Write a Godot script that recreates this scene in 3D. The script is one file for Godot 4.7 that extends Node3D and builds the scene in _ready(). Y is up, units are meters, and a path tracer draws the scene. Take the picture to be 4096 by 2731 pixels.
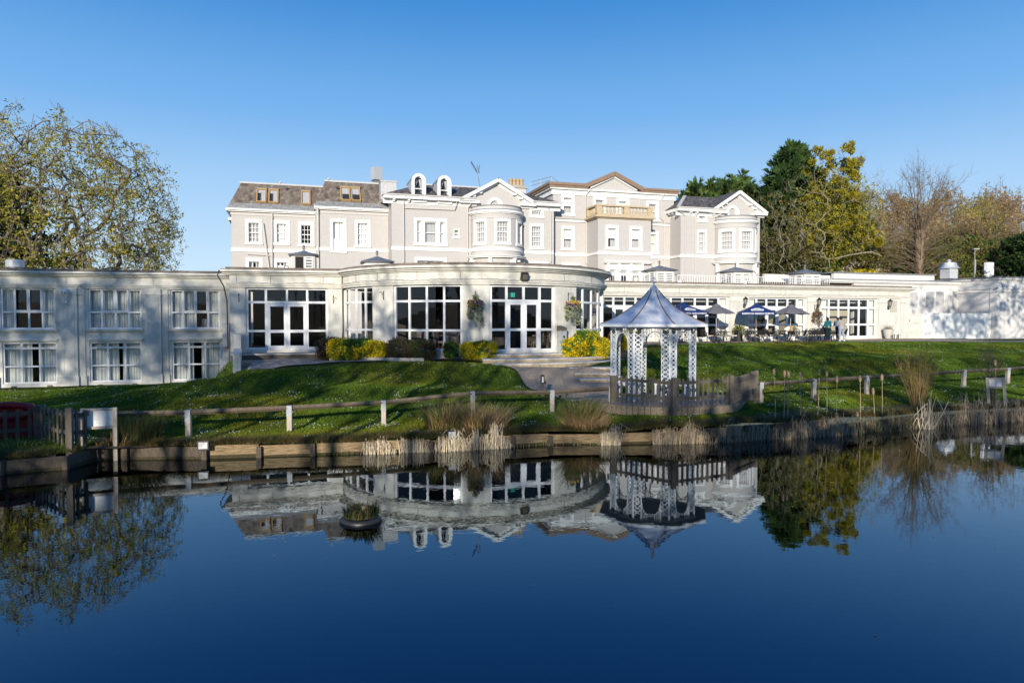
extends Node3D

var M := {}
var rng := RandomNumberGenerator.new()
var used := {}
const SUN_LEFT := 10.5
const SUN_UP := 14.1
# pond edge, x and z, from left to right
const SHORE := [[-60.0, -9.0], [-30.0, -12.5], [-18.0, -14.2], [-11.2, -15.16], [-10.12, -15.75], [-10.0, -16.72], [-9.4, -16.85], [-7.5, -16.9], [-5.0, -17.35], [-2.1, -17.85], [0.0, -18.5], [1.0, -18.78], [2.9, -18.88], [4.1, -19.02], [5.4, -19.22], [6.6, -19.63], [7.5, -19.85], [9.4, -20.57], [10.8, -21.16], [12.9, -22.2], [15.0, -22.9], [17.4, -23.6], [24.0, -25.0], [34.0, -26.0], [60.0, -27.0]]
# known heights of the grounds, x z y
const LEVEL := [[-30.0, -13.0, 0.25], [-18.0, -14.6, 0.28], [-11.2, -15.4, 0.32], [-9.0, -17.0, 0.3], [-5.0, -17.6, 0.3], [-1.0, -18.6, 0.32], [2.5, -19.1, 0.33], [5.4, -19.5, 0.42], [8.0, -20.2, 0.42], [12.0, -22.2, 0.38], [16.0, -23.4, 0.4], [24.0, -25.3, 0.45], [40.0, -27.0, 0.5],
	[-10.5, -17.2, 0.36], [-8.5, -18.2, 0.32], [-6.1, -19.0, 0.33], [-3.7, -20.0, 0.35], [1.3, -22.0, 0.42], [3.1, -22.4, 0.5], [4.8, -20.7, 0.5], [5.8, -20.6, 0.52], [3.9, -20.9, 0.5], [6.8, -21.7, 0.52], [8.3, -23.6, 0.52], [10.9, -25.2, 0.5], [13.6, -26.6, 0.5], [16.4, -27.8, 0.52], [19.5, -29.4, 0.55], [21.8, -30.2, 0.55], [30.0, -33.0, 0.7],
	[-36.0, -31.0, -0.05], [-25.0, -34.0, -0.02], [-20.0, -35.2, 0.02], [-15.8, -36.2, 0.08], [-25.0, -26.0, 0.12], [-18.0, -27.0, 0.12], [-14.0, -24.0, 0.22], [-13.4, -30.0, 0.3], [-14.2, -33.0, 0.2], [-12.0, -27.0, 0.5], [-11.6, -28.9, 0.58], [-10.7, -25.6, 1.2],
	[-9.6, -25.6, 1.5], [-10.6, -29.0, 1.5], [-8.7, -27.7, 1.53], [-7.4, -29.4, 1.55], [-5.4, -30.4, 1.56], [-2.5, -29.6, 1.58], [-0.9, -28.9, 1.52], [-12.0, -31.0, 1.52], [-10.5, -31.5, 1.54], [-6.0, -25.0, 1.0], [-3.0, -25.0, 0.95], [-0.5, -25.0, 0.85], [0.6, -24.6, 0.8], [-8.6, -22.5, 0.85], [-5.0, -22.0, 0.6],
	[0.5, -27.9, 1.42], [3.0, -28.2, 1.42], [4.2, -27.6, 1.3], [3.3, -26.6, 0.95], [2.6, -24.0, 0.6], [4.8, -23.7, 0.72], [4.8, -25.4, 0.74], [6.6, -24.6, 0.74], [6.9, -22.6, 0.72], [3.2, -21.0, 0.45],
	[5.0, -31.0, 1.55], [5.5, -36.0, 1.75], [8.0, -31.0, 1.15], [12.0, -34.0, 1.25], [12.0, -42.0, 1.74], [18.0, -38.0, 1.4], [10.0, -43.0, 1.8], [12.5, -44.6, 1.83], [16.6, -46.3, 1.83], [22.0, -48.0, 1.83], [28.0, -48.5, 1.83], [26.0, -41.0, 1.45], [36.0, -46.0, 1.8], [34.0, -38.0, 1.3], [45.0, -48.0, 1.9], [60.0, -45.0, 1.9],
	[8.0, -46.0, 1.86], [30.0, -54.0, 1.9], [0.0, -33.0, 1.75], [0.0, -45.0, 1.85], [-20.0, -45.0, 1.0], [-40.0, -50.0, 0.6], [0.0, -75.0, 2.0], [30.0, -75.0, 2.2], [60.0, -70.0, 2.4], [-40.0, -80.0, 1.5], [50.0, -90.0, 4.0], [0.0, -110.0, 3.0]]

class MB:
	var v := PackedVector3Array()
	var n := PackedVector3Array()
	var c := PackedColorArray()
	var ix := PackedInt32Array()
	var xf := Transform3D()
	var R := 0.0
	var col := Color.WHITE
	var tinted := false
	func pt(p: Vector3) -> Vector3:
		if R > 0.0:
			var a := p.x / R
			p = Vector3((R + p.z) * sin(a), p.y, (R + p.z) * cos(a))
		return xf * p
	func raw(p: Vector3, nn: Vector3) -> int:
		v.append(p); n.append(nn); c.append(col)
		return v.size() - 1
	func quad(a: Vector3, b: Vector3, d: Vector3, e: Vector3) -> void:
		var pa := pt(a)
		var pb := pt(b)
		var pd := pt(d)
		var pe := pt(e)
		var nn := (pd - pa).cross(pe - pb)
		if nn.length_squared() < 1e-16:
			return
		nn = nn.normalized()
		var i := raw(pa, nn)
		raw(pb, nn); raw(pd, nn); raw(pe, nn)
		ix.append_array([i, i + 2, i + 1, i, i + 3, i + 2])
	func tri(a: Vector3, b: Vector3, d: Vector3) -> void:
		var pa := pt(a)
		var pb := pt(b)
		var pd := pt(d)
		var nn := (pb - pa).cross(pd - pa).normalized()
		var i := raw(pa, nn)
		raw(pb, nn); raw(pd, nn)
		ix.append_array([i, i + 2, i + 1])
	func box(x0: float, y0: float, z0: float, x1: float, y1: float, z1: float) -> void:
		var k := 1
		if R > 0.0:
			k = maxi(1, int(ceil(absf(x1 - x0) / (R * 0.09))))
		for i in k:
			var a := lerpf(x0, x1, float(i) / k)
			var b := lerpf(x0, x1, float(i + 1) / k)
			quad(Vector3(a, y0, z1), Vector3(b, y0, z1), Vector3(b, y1, z1), Vector3(a, y1, z1))
			quad(Vector3(b, y0, z0), Vector3(a, y0, z0), Vector3(a, y1, z0), Vector3(b, y1, z0))
			quad(Vector3(a, y1, z1), Vector3(b, y1, z1), Vector3(b, y1, z0), Vector3(a, y1, z0))
			quad(Vector3(a, y0, z0), Vector3(b, y0, z0), Vector3(b, y0, z1), Vector3(a, y0, z1))
		quad(Vector3(x0, y0, z0), Vector3(x0, y0, z1), Vector3(x0, y1, z1), Vector3(x0, y1, z0))
		quad(Vector3(x1, y0, z1), Vector3(x1, y0, z0), Vector3(x1, y1, z0), Vector3(x1, y1, z1))
	func cbox(p: Vector3, s: Vector3, rot := Vector3.ZERO) -> void:
		var keep := xf
		xf = xf * Transform3D(Basis.from_euler(rot), p)
		box(-s.x / 2, -s.y / 2, -s.z / 2, s.x / 2, s.y / 2, s.z / 2)
		xf = keep
	func beam(a: Vector3, b: Vector3, w: float, h: float, up := Vector3.UP) -> void:
		var d := b - a
		var L := d.length()
		if L < 1e-5:
			return
		d /= L
		if absf(d.dot(up)) > 0.98:
			up = Vector3.RIGHT
		var s := up.cross(d).normalized()
		var keep := xf
		xf = xf * Transform3D(Basis(s, d.cross(s), d), a)
		box(-w / 2, -h / 2, 0, w / 2, h / 2, L)
		xf = keep
	func tube(p: Array, r: Array, k := 6, cap := true) -> void:
		var m := p.size()
		var first := v.size()
		var side := Vector3.ZERO
		for j in m:
			var t: Vector3 = (p[mini(j + 1, m - 1)] - p[maxi(j - 1, 0)])
			t = t.normalized() if t.length() > 1e-6 else Vector3.UP
			if j == 0:
				side = t.cross(Vector3.UP if absf(t.y) < 0.9 else Vector3.RIGHT).normalized()
			else:
				side = (side - t * side.dot(t))
				side = side.normalized() if side.length() > 1e-5 else t.cross(Vector3.RIGHT).normalized()
			var s2 := t.cross(side)
			for i in k:
				var a := TAU * i / k
				var o := side * cos(a) + s2 * sin(a)
				raw(pt(p[j] + o * r[j]), (xf.basis * o).normalized())
		for j in m - 1:
			for i in k:
				var a0 := first + j * k + i
				var a1 := first + j * k + (i + 1) % k
				ix.append_array([a0, a0 + k, a1, a1, a0 + k, a1 + k])
		if cap:
			for e in [0, m - 1]:
				for i in range(1, k - 1):
					var b0: int = first + e * k
					if e == 0:
						ix.append_array([b0, b0 + i, b0 + i + 1])
					else:
						ix.append_array([b0, b0 + i + 1, b0 + i])
	func lathe(prof: Array, k := 16, at := Vector3.ZERO, a0 := 0.0, a1 := TAU) -> void:
		for j in prof.size() - 1:
			var p0: Vector2 = prof[j]
			var p1: Vector2 = prof[j + 1]
			var nn := Vector2(p1.y - p0.y, -(p1.x - p0.x)).normalized()
			var f := v.size()
			for i in k + 1:
				var a := lerpf(a0, a1, float(i) / k)
				var d := Vector3(sin(a), 0, cos(a))
				var nv := (xf.basis * (d * nn.x + Vector3.UP * nn.y)).normalized()
				raw(xf * (at + d * p0.x + Vector3.UP * p0.y), nv)
				raw(xf * (at + d * p1.x + Vector3.UP * p1.y), nv)
			for i in k:
				var b := f + i * 2
				ix.append_array([b, b + 1, b + 2, b + 2, b + 1, b + 3])
	func prism(poly: PackedVector2Array, z0: float, z1: float) -> void:
		var tr := Geometry2D.triangulate_polygon(poly)
		var ccw := not Geometry2D.is_polygon_clockwise(poly)
		for i in range(0, tr.size(), 3):
			var a := poly[tr[i]]
			var b := poly[tr[i + 1]]
			var d := poly[tr[i + 2]]
			if (b - a).cross(d - a) < 0:
				var t := b
				b = d
				d = t
			tri(Vector3(a.x, a.y, z1), Vector3(b.x, b.y, z1), Vector3(d.x, d.y, z1))
			tri(Vector3(a.x, a.y, z0), Vector3(d.x, d.y, z0), Vector3(b.x, b.y, z0))
		for i in poly.size():
			var a := poly[i]
			var b := poly[(i + 1) % poly.size()]
			var s := (b - a).cross(poly[tr[0]] - a)
			if not ccw:
				var t := a
				a = b
				b = t
			quad(Vector3(a.x, a.y, z0), Vector3(b.x, b.y, z0), Vector3(b.x, b.y, z1), Vector3(a.x, a.y, z1))
	func mesh() -> ArrayMesh:
		var m := ArrayMesh.new()
		if v.is_empty():
			return m
		var arr := []
		arr.resize(Mesh.ARRAY_MAX)
		arr[Mesh.ARRAY_VERTEX] = v
		arr[Mesh.ARRAY_NORMAL] = n
		if tinted:
			arr[Mesh.ARRAY_COLOR] = c
		arr[Mesh.ARRAY_INDEX] = ix
		m.add_surface_from_arrays(Mesh.PRIMITIVE_TRIANGLES, arr)
		return m

func numbered(s: String) -> String:
	var k: int = used.get(s, -1) + 1
	used[s] = k
	return s if k == 0 else "%s_%03d" % [s, k]

func part(called: String, mb: MB, mat: String, parent: Node3D, kind := "") -> MeshInstance3D:
	return partm(called, mb.mesh(), mat, parent, kind)

func partm(called: String, m: Mesh, mat: String, parent: Node3D, kind := "") -> MeshInstance3D:
	var o := MeshInstance3D.new()
	o.mesh = m
	o.material_override = M[mat]
	var nm := called
	var k := 0
	while parent.has_node(nm):
		k += 1
		nm = "%s_%03d" % [called, k]
	o.name = nm
	if kind:
		o.set_meta("kind", kind)
	parent.add_child(o, true)
	return o

func tag(o: Node3D, label: String, category: String, group := "") -> void:
	o.set_meta("label", label)
	o.set_meta("category", category)
	if group:
		o.set_meta("group", group)

func thing(called: String, label: String, category: String, at := Vector3.ZERO, turn := 0.0, group := "") -> Node3D:
	var o := Node3D.new()
	o.name = numbered(called)
	add_child(o)
	o.position = at
	o.rotation.y = turn
	tag(o, label, category, group)
	return o

func single(called: String, mb: MB, mat: String, label: String, category: String, at := Vector3.ZERO, turn := 0.0, group := "") -> MeshInstance3D:
	var o := MeshInstance3D.new()
	o.mesh = mb.mesh()
	o.material_override = M[mat]
	o.name = numbered(called)
	add_child(o)
	o.position = at
	o.rotation.y = turn
	tag(o, label, category, group)
	return o

func copy(src: Node3D, label: String, at: Vector3, turn := 0.0, group := "", size := 1.0) -> Node3D:
	var o: Node3D = src.duplicate()
	var nm: String = src.name
	o.name = numbered(nm.split("_0")[0])
	add_child(o)
	o.position = at
	o.rotation = Vector3(0, turn, 0)
	o.scale = Vector3.ONE * size
	o.set_meta("label", label)
	if group:
		o.set_meta("group", group)
	return o

func structure(called: String, mb: MB, mat: String) -> MeshInstance3D:
	var o := MeshInstance3D.new()
	o.mesh = mb.mesh()
	o.material_override = M[mat]
	o.name = numbered(called)
	o.set_meta("kind", "structure")
	add_child(o)
	return o

func stuff(called: String, m: Mesh, xs: Array, mat: String, parent: Node3D, cols: Array = []) -> MultiMeshInstance3D:
	var mm := MultiMesh.new()
	mm.transform_format = MultiMesh.TRANSFORM_3D
	mm.use_colors = not cols.is_empty()
	mm.mesh = m
	mm.instance_count = xs.size()
	for i in xs.size():
		mm.set_instance_transform(i, xs[i])
		if not cols.is_empty():
			mm.set_instance_color(i, cols[i])
	var o := MultiMeshInstance3D.new()
	o.multimesh = mm
	o.material_override = M[mat]
	var nm := called if parent != self else numbered(called)
	o.name = nm
	o.set_meta("kind", "stuff")
	parent.add_child(o, true)
	return o

func lin(r: float, g: float, b: float) -> Color:
	return Color(r, g, b).linear_to_srgb()

func noise_tex(seed_: int, freq: float, lo: Color, hi: Color, oct := 5, normal := false, strength := 4.0, px := 512, mid := 0.5) -> NoiseTexture2D:
	var fn := FastNoiseLite.new()
	fn.seed = seed_
	fn.frequency = freq
	fn.fractal_octaves = oct
	fn.noise_type = FastNoiseLite.TYPE_SIMPLEX_SMOOTH
	var t := NoiseTexture2D.new()
	t.width = px
	t.height = px
	t.seamless = true
	t.noise = fn
	if normal:
		t.as_normal_map = true
		t.bump_strength = strength
	else:
		var g := Gradient.new()
		g.offsets = PackedFloat32Array([0.0, mid, 1.0])
		g.colors = PackedColorArray([lo, lo.lerp(hi, 0.55), hi])
		t.color_ramp = g
	return t

func mat(called: String, r: float, g: float, b: float, rough := 0.8, vary := 0.0, scale := 0.25, relief := 0.0, spec := 0.4) -> StandardMaterial3D:
	var m := StandardMaterial3D.new()
	m.resource_name = called
	m.roughness = rough
	m.metallic_specular = spec
	if vary > 0.0:
		var k := 1.0 - vary
		m.albedo_texture = noise_tex(hash(called) % 1000, 0.012, lin(r * k, g * k, b * k), lin(minf(r * (1 + vary), 0.95), minf(g * (1 + vary), 0.95), minf(b * (1 + vary), 0.95)))
		m.uv1_triplanar = true
		m.uv1_world_triplanar = true
		m.uv1_scale = Vector3.ONE * scale
	else:
		m.albedo_color = lin(r, g, b)
	if relief > 0.0:
		m.normal_enabled = true
		m.normal_texture = noise_tex(hash(called) % 777 + 5, 0.05, Color.BLACK, Color.WHITE, 4, true, 5.0)
		m.normal_scale = relief
		m.uv1_triplanar = true
		m.uv1_world_triplanar = true
		m.uv1_scale = Vector3.ONE * scale
	M[called] = m
	return m

func leafmat(called: String, r: float, g: float, b: float, back := 0.5, rough := 0.6) -> void:
	var m := mat(called, r, g, b, rough, 0.0, 1.0, 0.0, 0.3)
	m.backlight_enabled = true
	m.backlight = lin(r * back, g * back, b * back)
	m.vertex_color_use_as_albedo = true

# courses of tiles, slates or bricks: tone per unit, lines of relief
func course_tex(seed_: int, cols: int, rows: int, cw: int, ch: int, base: Color, spread: float, joint: Color, offset := 0.5) -> Array:
	var r := RandomNumberGenerator.new()
	r.seed = seed_
	var w := cols * cw
	var h := rows * ch
	var im := Image.create(w, h, false, Image.FORMAT_RGB8)
	var hm := Image.create(w, h, false, Image.FORMAT_RGB8)
	im.fill(joint)
	hm.fill(Color.BLACK)
	for j in rows:
		for i in cols:
			var t := 1.0 + r.randfn(0, spread)
			var cc := Color(clampf(base.r * t, 0, 1), clampf(base.g * t * (1 + r.randfn(0, spread * 0.15)), 0, 1), clampf(base.b * t, 0, 1))
			var x := int(i * cw + (offset * cw if j % 2 else 0.0))
			for y in ch - 1:
				var sh := lerpf(0.55, 1.0, float(y) / ch)
				im.fill_rect(Rect2i(x, j * ch + y, cw - 1, 1), cc)
				hm.fill_rect(Rect2i(x, j * ch + y, cw - 1, 1), Color(sh, sh, sh))
				if x + cw > w:
					im.fill_rect(Rect2i(0, j * ch + y, x + cw - w - 1, 1), cc)
					hm.fill_rect(Rect2i(0, j * ch + y, x + cw - w - 1, 1), Color(sh, sh, sh))
	for k in w * h / 6:
		var x := r.randi() % w
		var y := r.randi() % h
		var t := 1.0 + r.randfn(0, spread * 0.9)
		var q := im.get_pixel(x, y)
		im.set_pixel(x, y, Color(q.r * t, q.g * t, q.b * t))
	return [ImageTexture.create_from_image(im), ImageTexture.create_from_image(hm)]

func course_mat(called: String, tex: Array, scale: Vector3, relief: float, rough := 0.85, world := false) -> void:
	var m := StandardMaterial3D.new()
	m.resource_name = called
	m.albedo_texture = tex[0]
	m.heightmap_enabled = true
	m.heightmap_texture = tex[1]
	m.heightmap_scale = relief
	m.roughness = rough
	m.uv1_triplanar = true
	m.uv1_world_triplanar = world
	m.uv1_scale = scale
	m.uv1_triplanar_sharpness = 4.0
	M[called] = m

func shore_z(x: float) -> float:
	for i in SHORE.size() - 1:
		if x <= SHORE[i + 1][0]:
			return lerpf(SHORE[i][1], SHORE[i + 1][1], clampf((x - SHORE[i][0]) / (SHORE[i + 1][0] - SHORE[i][0]), 0, 1))
	return SHORE[-1][1]

func gy(x: float, z: float) -> float:
	var s := 0.0
	var w := 0.0
	for p in LEVEL:
		var d: float = (x - p[0]) * (x - p[0]) + (z - p[1]) * (z - p[1]) + 0.05
		var k := 1.0 / (d * d)
		s += p[2] * k
		w += k
	var y := s / w
	var far := clampf((-z - 85.0) / 60.0, 0, 1)
	var right := clampf((x - 5.0) / 60.0, 0, 1)
	return y + far * far * 15.5 * right + far * 2.0

func on(x: float, z: float, up := 0.0) -> Vector3:
	return Vector3(x, gy(x, z) + up, z)

func materials() -> void:
	mat("cream", 0.62, 0.606, 0.555, 0.85, 0.18, 0.12, 0.2)
	M.cream.uv1_scale = Vector3(0.3, 0.06, 0.3)
	mat("cream_trim", 0.64, 0.62, 0.56, 0.8, 0.15, 0.35, 0.15)
	mat("kitchen_render", 0.66, 0.64, 0.62, 0.85, 0.1, 0.3, 0.3)
	mat("taupe", 0.495, 0.474, 0.458, 0.9, 0.04, 0.4, 0.35)
	mat("taupe_trim", 0.55, 0.527, 0.51, 0.85, 0.04, 0.5)
	mat("white_paint", 0.83, 0.83, 0.81, 0.55, 0.03, 0.7)
	mat("upvc", 0.78, 0.79, 0.8, 0.35)
	mat("cap", 0.2, 0.165, 0.14, 0.9, 0.45, 0.6, 0.4)
	mat("brown_stone", 0.25, 0.175, 0.125, 0.85, 0.2, 0.6, 0.3)
	mat("ochre_stone", 0.5, 0.405, 0.275, 0.9, 0.3, 0.8, 0.4)
	mat("lead", 0.22, 0.23, 0.245, 0.55, 0.4, 0.5, 0.3)
	mat("lead_pale", 0.5, 0.5, 0.5, 0.6, 0.2, 0.8)
	mat("steel", 0.6, 0.61, 0.62, 0.45, 0.08, 0.6)
	M.steel.metallic = 0.15
	mat("galvanised", 0.36, 0.38, 0.4, 0.5, 0.15, 1.5)
	mat("grey_unit", 0.42, 0.44, 0.46, 0.5, 0.04, 0.5)
	mat("black_iron", 0.018, 0.018, 0.02, 0.45, 0.0, 1.0, 0.0, 0.5)
	mat("dark_plastic", 0.03, 0.03, 0.033, 0.5)
	mat("cushion", 0.7, 0.64, 0.56, 0.95, 0.08, 3.0)
	mat("timber_rail", 0.16, 0.125, 0.085, 0.9, 0.4, 1.6, 0.7)
	mat("timber_grey", 0.13, 0.112, 0.09, 0.9, 0.4, 1.6, 0.7)
	mat("timber_dark", 0.1, 0.08, 0.06, 0.9, 0.45, 1.6, 0.7)
	mat("timber_board", 0.25, 0.18, 0.1, 0.9, 0.6, 1.1, 0.8)
	mat("timber_moss", 0.06, 0.05, 0.025, 0.95, 0.6, 3.0, 0.8)
	mat("timber_pale", 0.46, 0.4, 0.33, 0.9, 0.25, 1.5, 0.6)
	for k in ["timber_grey", "timber_dark", "timber_pale"]:
		M[k].uv1_scale = Vector3(5.0, 0.8, 5.0)
	M.timber_board.uv1_scale = Vector3(0.5, 4.0, 0.5)
	mat("gazebo_white", 0.74, 0.77, 0.8, 0.55, 0.06, 1.5)
	mat("gazebo_roof", 0.58, 0.605, 0.645, 0.5, 0.16, 0.9, 0.2)
	mat("rust_seam", 0.16, 0.115, 0.085, 0.9, 0.4, 3.0)
	mat("concrete", 0.4, 0.37, 0.33, 0.95, 0.3, 0.9, 0.6)
	mat("stone_nosing", 0.56, 0.53, 0.48, 0.9, 0.3, 0.9, 0.4)
	mat("stone_riser", 0.4, 0.32, 0.21, 0.95, 0.4, 0.9, 0.7)
	mat("tarmac", 0.37, 0.285, 0.205, 0.95, 0.25, 1.2, 0.8)
	mat("edge_block", 0.2, 0.165, 0.12, 0.95, 0.35, 2.0, 0.6)
	mat("soil", 0.07, 0.05, 0.035, 1.0, 0.5, 1.5, 1.0)
	mat("chipping", 0.1, 0.078, 0.05, 1.0, 0.45, 2.5, 1.0)
	mat("navy", 0.012, 0.035, 0.14, 0.8, 0.08, 2.0)
	mat("canvas_grey", 0.16, 0.155, 0.165, 0.9, 0.06, 3.0)
	mat("red_plastic", 0.2, 0.012, 0.02, 0.5)
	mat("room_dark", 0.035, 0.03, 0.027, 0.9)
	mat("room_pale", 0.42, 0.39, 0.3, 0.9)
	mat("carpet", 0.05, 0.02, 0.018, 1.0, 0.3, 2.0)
	mat("oak", 0.3, 0.18, 0.09, 0.6, 0.2, 2.0)
	mat("chair_cloth", 0.2, 0.17, 0.165, 0.95, 0.1, 3.0)
	mat("dark_wood", 0.06, 0.03, 0.02, 0.5)
	mat("curtain", 0.6, 0.63, 0.6, 0.95, 0.05, 2.0)
	M.curtain.backlight_enabled = true
	M.curtain.backlight = Color(0.3, 0.3, 0.28)
	mat("net", 0.46, 0.46, 0.47, 0.95, 0.03, 2.0)
	mat("pine_frame", 0.48, 0.31, 0.12, 0.6, 0.15, 2.0)
	mat("louvre_gap", 0.02, 0.02, 0.02, 0.9)
	mat("terracotta", 0.44, 0.33, 0.21, 0.9, 0.25, 2.0)
	mat("kraft", 0.45, 0.31, 0.18, 0.9, 0.08, 3.0)
	mat("green_print", 0.06, 0.17, 0.12, 0.8)
	mat("white_print", 0.8, 0.8, 0.8, 0.8)
	mat("exit_green", 0.02, 0.42, 0.33, 0.6)
	mat("bark", 0.2, 0.165, 0.12, 0.95, 0.4, 1.2, 0.8)
	mat("bark_pale", 0.33, 0.29, 0.22, 0.95, 0.35, 1.2, 0.6)
	mat("bark_twig", 0.18, 0.135, 0.092, 0.95, 0.3, 1.2)
	mat("willow_bark", 0.27, 0.19, 0.08, 0.9)
	mat("bark_brown", 0.21, 0.155, 0.105, 0.95, 0.35, 1.2, 0.6)
	mat("skin", 0.5, 0.3, 0.22, 0.6)
	mat("hair_dark", 0.03, 0.018, 0.012, 0.7)
	mat("teal_cloth", 0.01, 0.11, 0.14, 0.95, 0.1, 4.0)
	mat("floral_cloth", 0.04, 0.12, 0.16, 0.95, 0.0)
	M.floral_cloth.albedo_texture = noise_tex(91, 0.05, lin(0.01, 0.04, 0.07), lin(0.35, 0.5, 0.45), 2, false, 1.0, 256, 0.62)
	M.floral_cloth.uv1_triplanar = true
	M.floral_cloth.uv1_scale = Vector3.ONE * 2.0
	mat("grey_knit", 0.32, 0.3, 0.28, 0.95, 0.1, 5.0)
	mat("blue_denim", 0.09, 0.16, 0.28, 0.95, 0.15, 5.0)
	mat("check_cloth", 0.3, 0.34, 0.42, 0.95, 0.25, 6.0)
	mat("dark_cloth", 0.02, 0.02, 0.025, 0.95)
	mat("red_shoe", 0.25, 0.02, 0.05, 0.7)
	mat("white_shoe", 0.7, 0.7, 0.72, 0.7)
	mat("pot_glaze", 0.5, 0.48, 0.45, 0.7, 0.35, 3.0, 0.4)
	mat("gull_white", 0.75, 0.75, 0.74, 0.8)
	mat("rubber", 0.02, 0.022, 0.027, 0.4, 0.2, 1.0)
	mat("pond_mud", 0.02, 0.018, 0.013, 0.9)
	mat("far_roof", 0.03, 0.027, 0.025, 0.9, 0.2, 0.5)
	mat("forest_floor", 0.1, 0.085, 0.04, 1.0, 0.4, 0.2)
	leafmat("leaf", 1, 1, 1, 0.35)
	leafmat("needle", 1, 1, 1, 0.15, 0.7)
	leafmat("blade", 1, 1, 1, 0.45, 0.7)
	leafmat("reed", 1, 1, 1, 0.25, 0.8)
	# glass, water and lamp panes
	var g := mat("glass", 0.5, 0.55, 0.55, 0.02, 0.0, 1.0, 0.0, 0.5)
	g.transparency = BaseMaterial3D.TRANSPARENCY_ALPHA
	g.albedo_color = Color(0.1, 0.12, 0.12, 0.02)
	var lg := mat("lamp_glass", 0.2, 0.2, 0.2, 0.15, 0.0, 1.0, 0.0, 0.5)
	lg.transparency = BaseMaterial3D.TRANSPARENCY_ALPHA
	lg.albedo_color = Color(0.8, 0.8, 0.75, 0.3)
	var w := mat("water", 0.016, 0.066, 0.112, 0.0, 0.0, 1.0, 0.0, 0.5)
	w.metallic = 1.0
	w.roughness = 0.004
	w.normal_enabled = true
	w.normal_texture = noise_tex(31, 0.02, Color.BLACK, Color.WHITE, 4, true, 3.0, 1024)
	w.normal_scale = 0.017
	w.uv1_triplanar = true
	w.uv1_world_triplanar = true
	w.uv1_scale = Vector3(0.1, 0.1, 0.16)
	# tiles, slates, pavers
	course_mat("stone_tile", course_tex(3, 24, 24, 20, 14, lin(0.185, 0.15, 0.12), 0.16, lin(0.09, 0.07, 0.055)), Vector3.ONE * 0.16, 2.0)
	course_mat("slate", course_tex(5, 24, 32, 18, 12, lin(0.125, 0.115, 0.11), 0.2, lin(0.05, 0.05, 0.055)), Vector3.ONE * 0.18, 1.2, 0.85)
	M.slate.metallic_specular = 0.25
	course_mat("paver", course_tex(7, 16, 32, 28, 14, lin(0.34, 0.275, 0.215), 0.14, lin(0.12, 0.095, 0.07)), Vector3.ONE * 0.33, 1.0, 0.9, true)
	# lawn
	var lw := mat("lawn", 0.055, 0.105, 0.018, 1.0, 0.0, 1.0, 0.0, 0.1)
	lw.albedo_color = Color.WHITE
	lw.albedo_texture = noise_tex(12, 0.02, lin(0.026, 0.05, 0.01), lin(0.075, 0.115, 0.022), 6, false, 1.0, 1024)
	lw.uv1_triplanar = true
	lw.uv1_world_triplanar = true
	lw.uv1_scale = Vector3.ONE * 0.13
	lw.normal_enabled = true
	lw.normal_texture = noise_tex(13, 0.09, Color.BLACK, Color.WHITE, 4, true, 8.0, 1024)
	lw.normal_scale = 0.8

func strip(called: String, a: Array, b: Array, lift: float, m: String, across := 6, along := 6) -> void:
	var mb := MB.new()
	for i in a.size() - 1:
		for s in along:
			for t in across:
				var q := []
				for e in [[s, t], [s + 1, t], [s + 1, t + 1], [s, t + 1]]:
					var f: float = float(e[0]) / along
					var pa := Vector2(lerpf(a[i][0], a[i + 1][0], f), lerpf(a[i][1], a[i + 1][1], f))
					var pb := Vector2(lerpf(b[i][0], b[i + 1][0], f), lerpf(b[i][1], b[i + 1][1], f))
					var p := pa.lerp(pb, float(e[1]) / across)
					q.append(on(p.x, p.y, lift))
				var nn: Vector3 = (q[2] - q[0]).cross(q[3] - q[1])
				if nn.y > 0:
					mb.quad(q[0], q[1], q[2], q[3])
				else:
					mb.quad(q[3], q[2], q[1], q[0])
	structure(called, mb, m)

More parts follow.
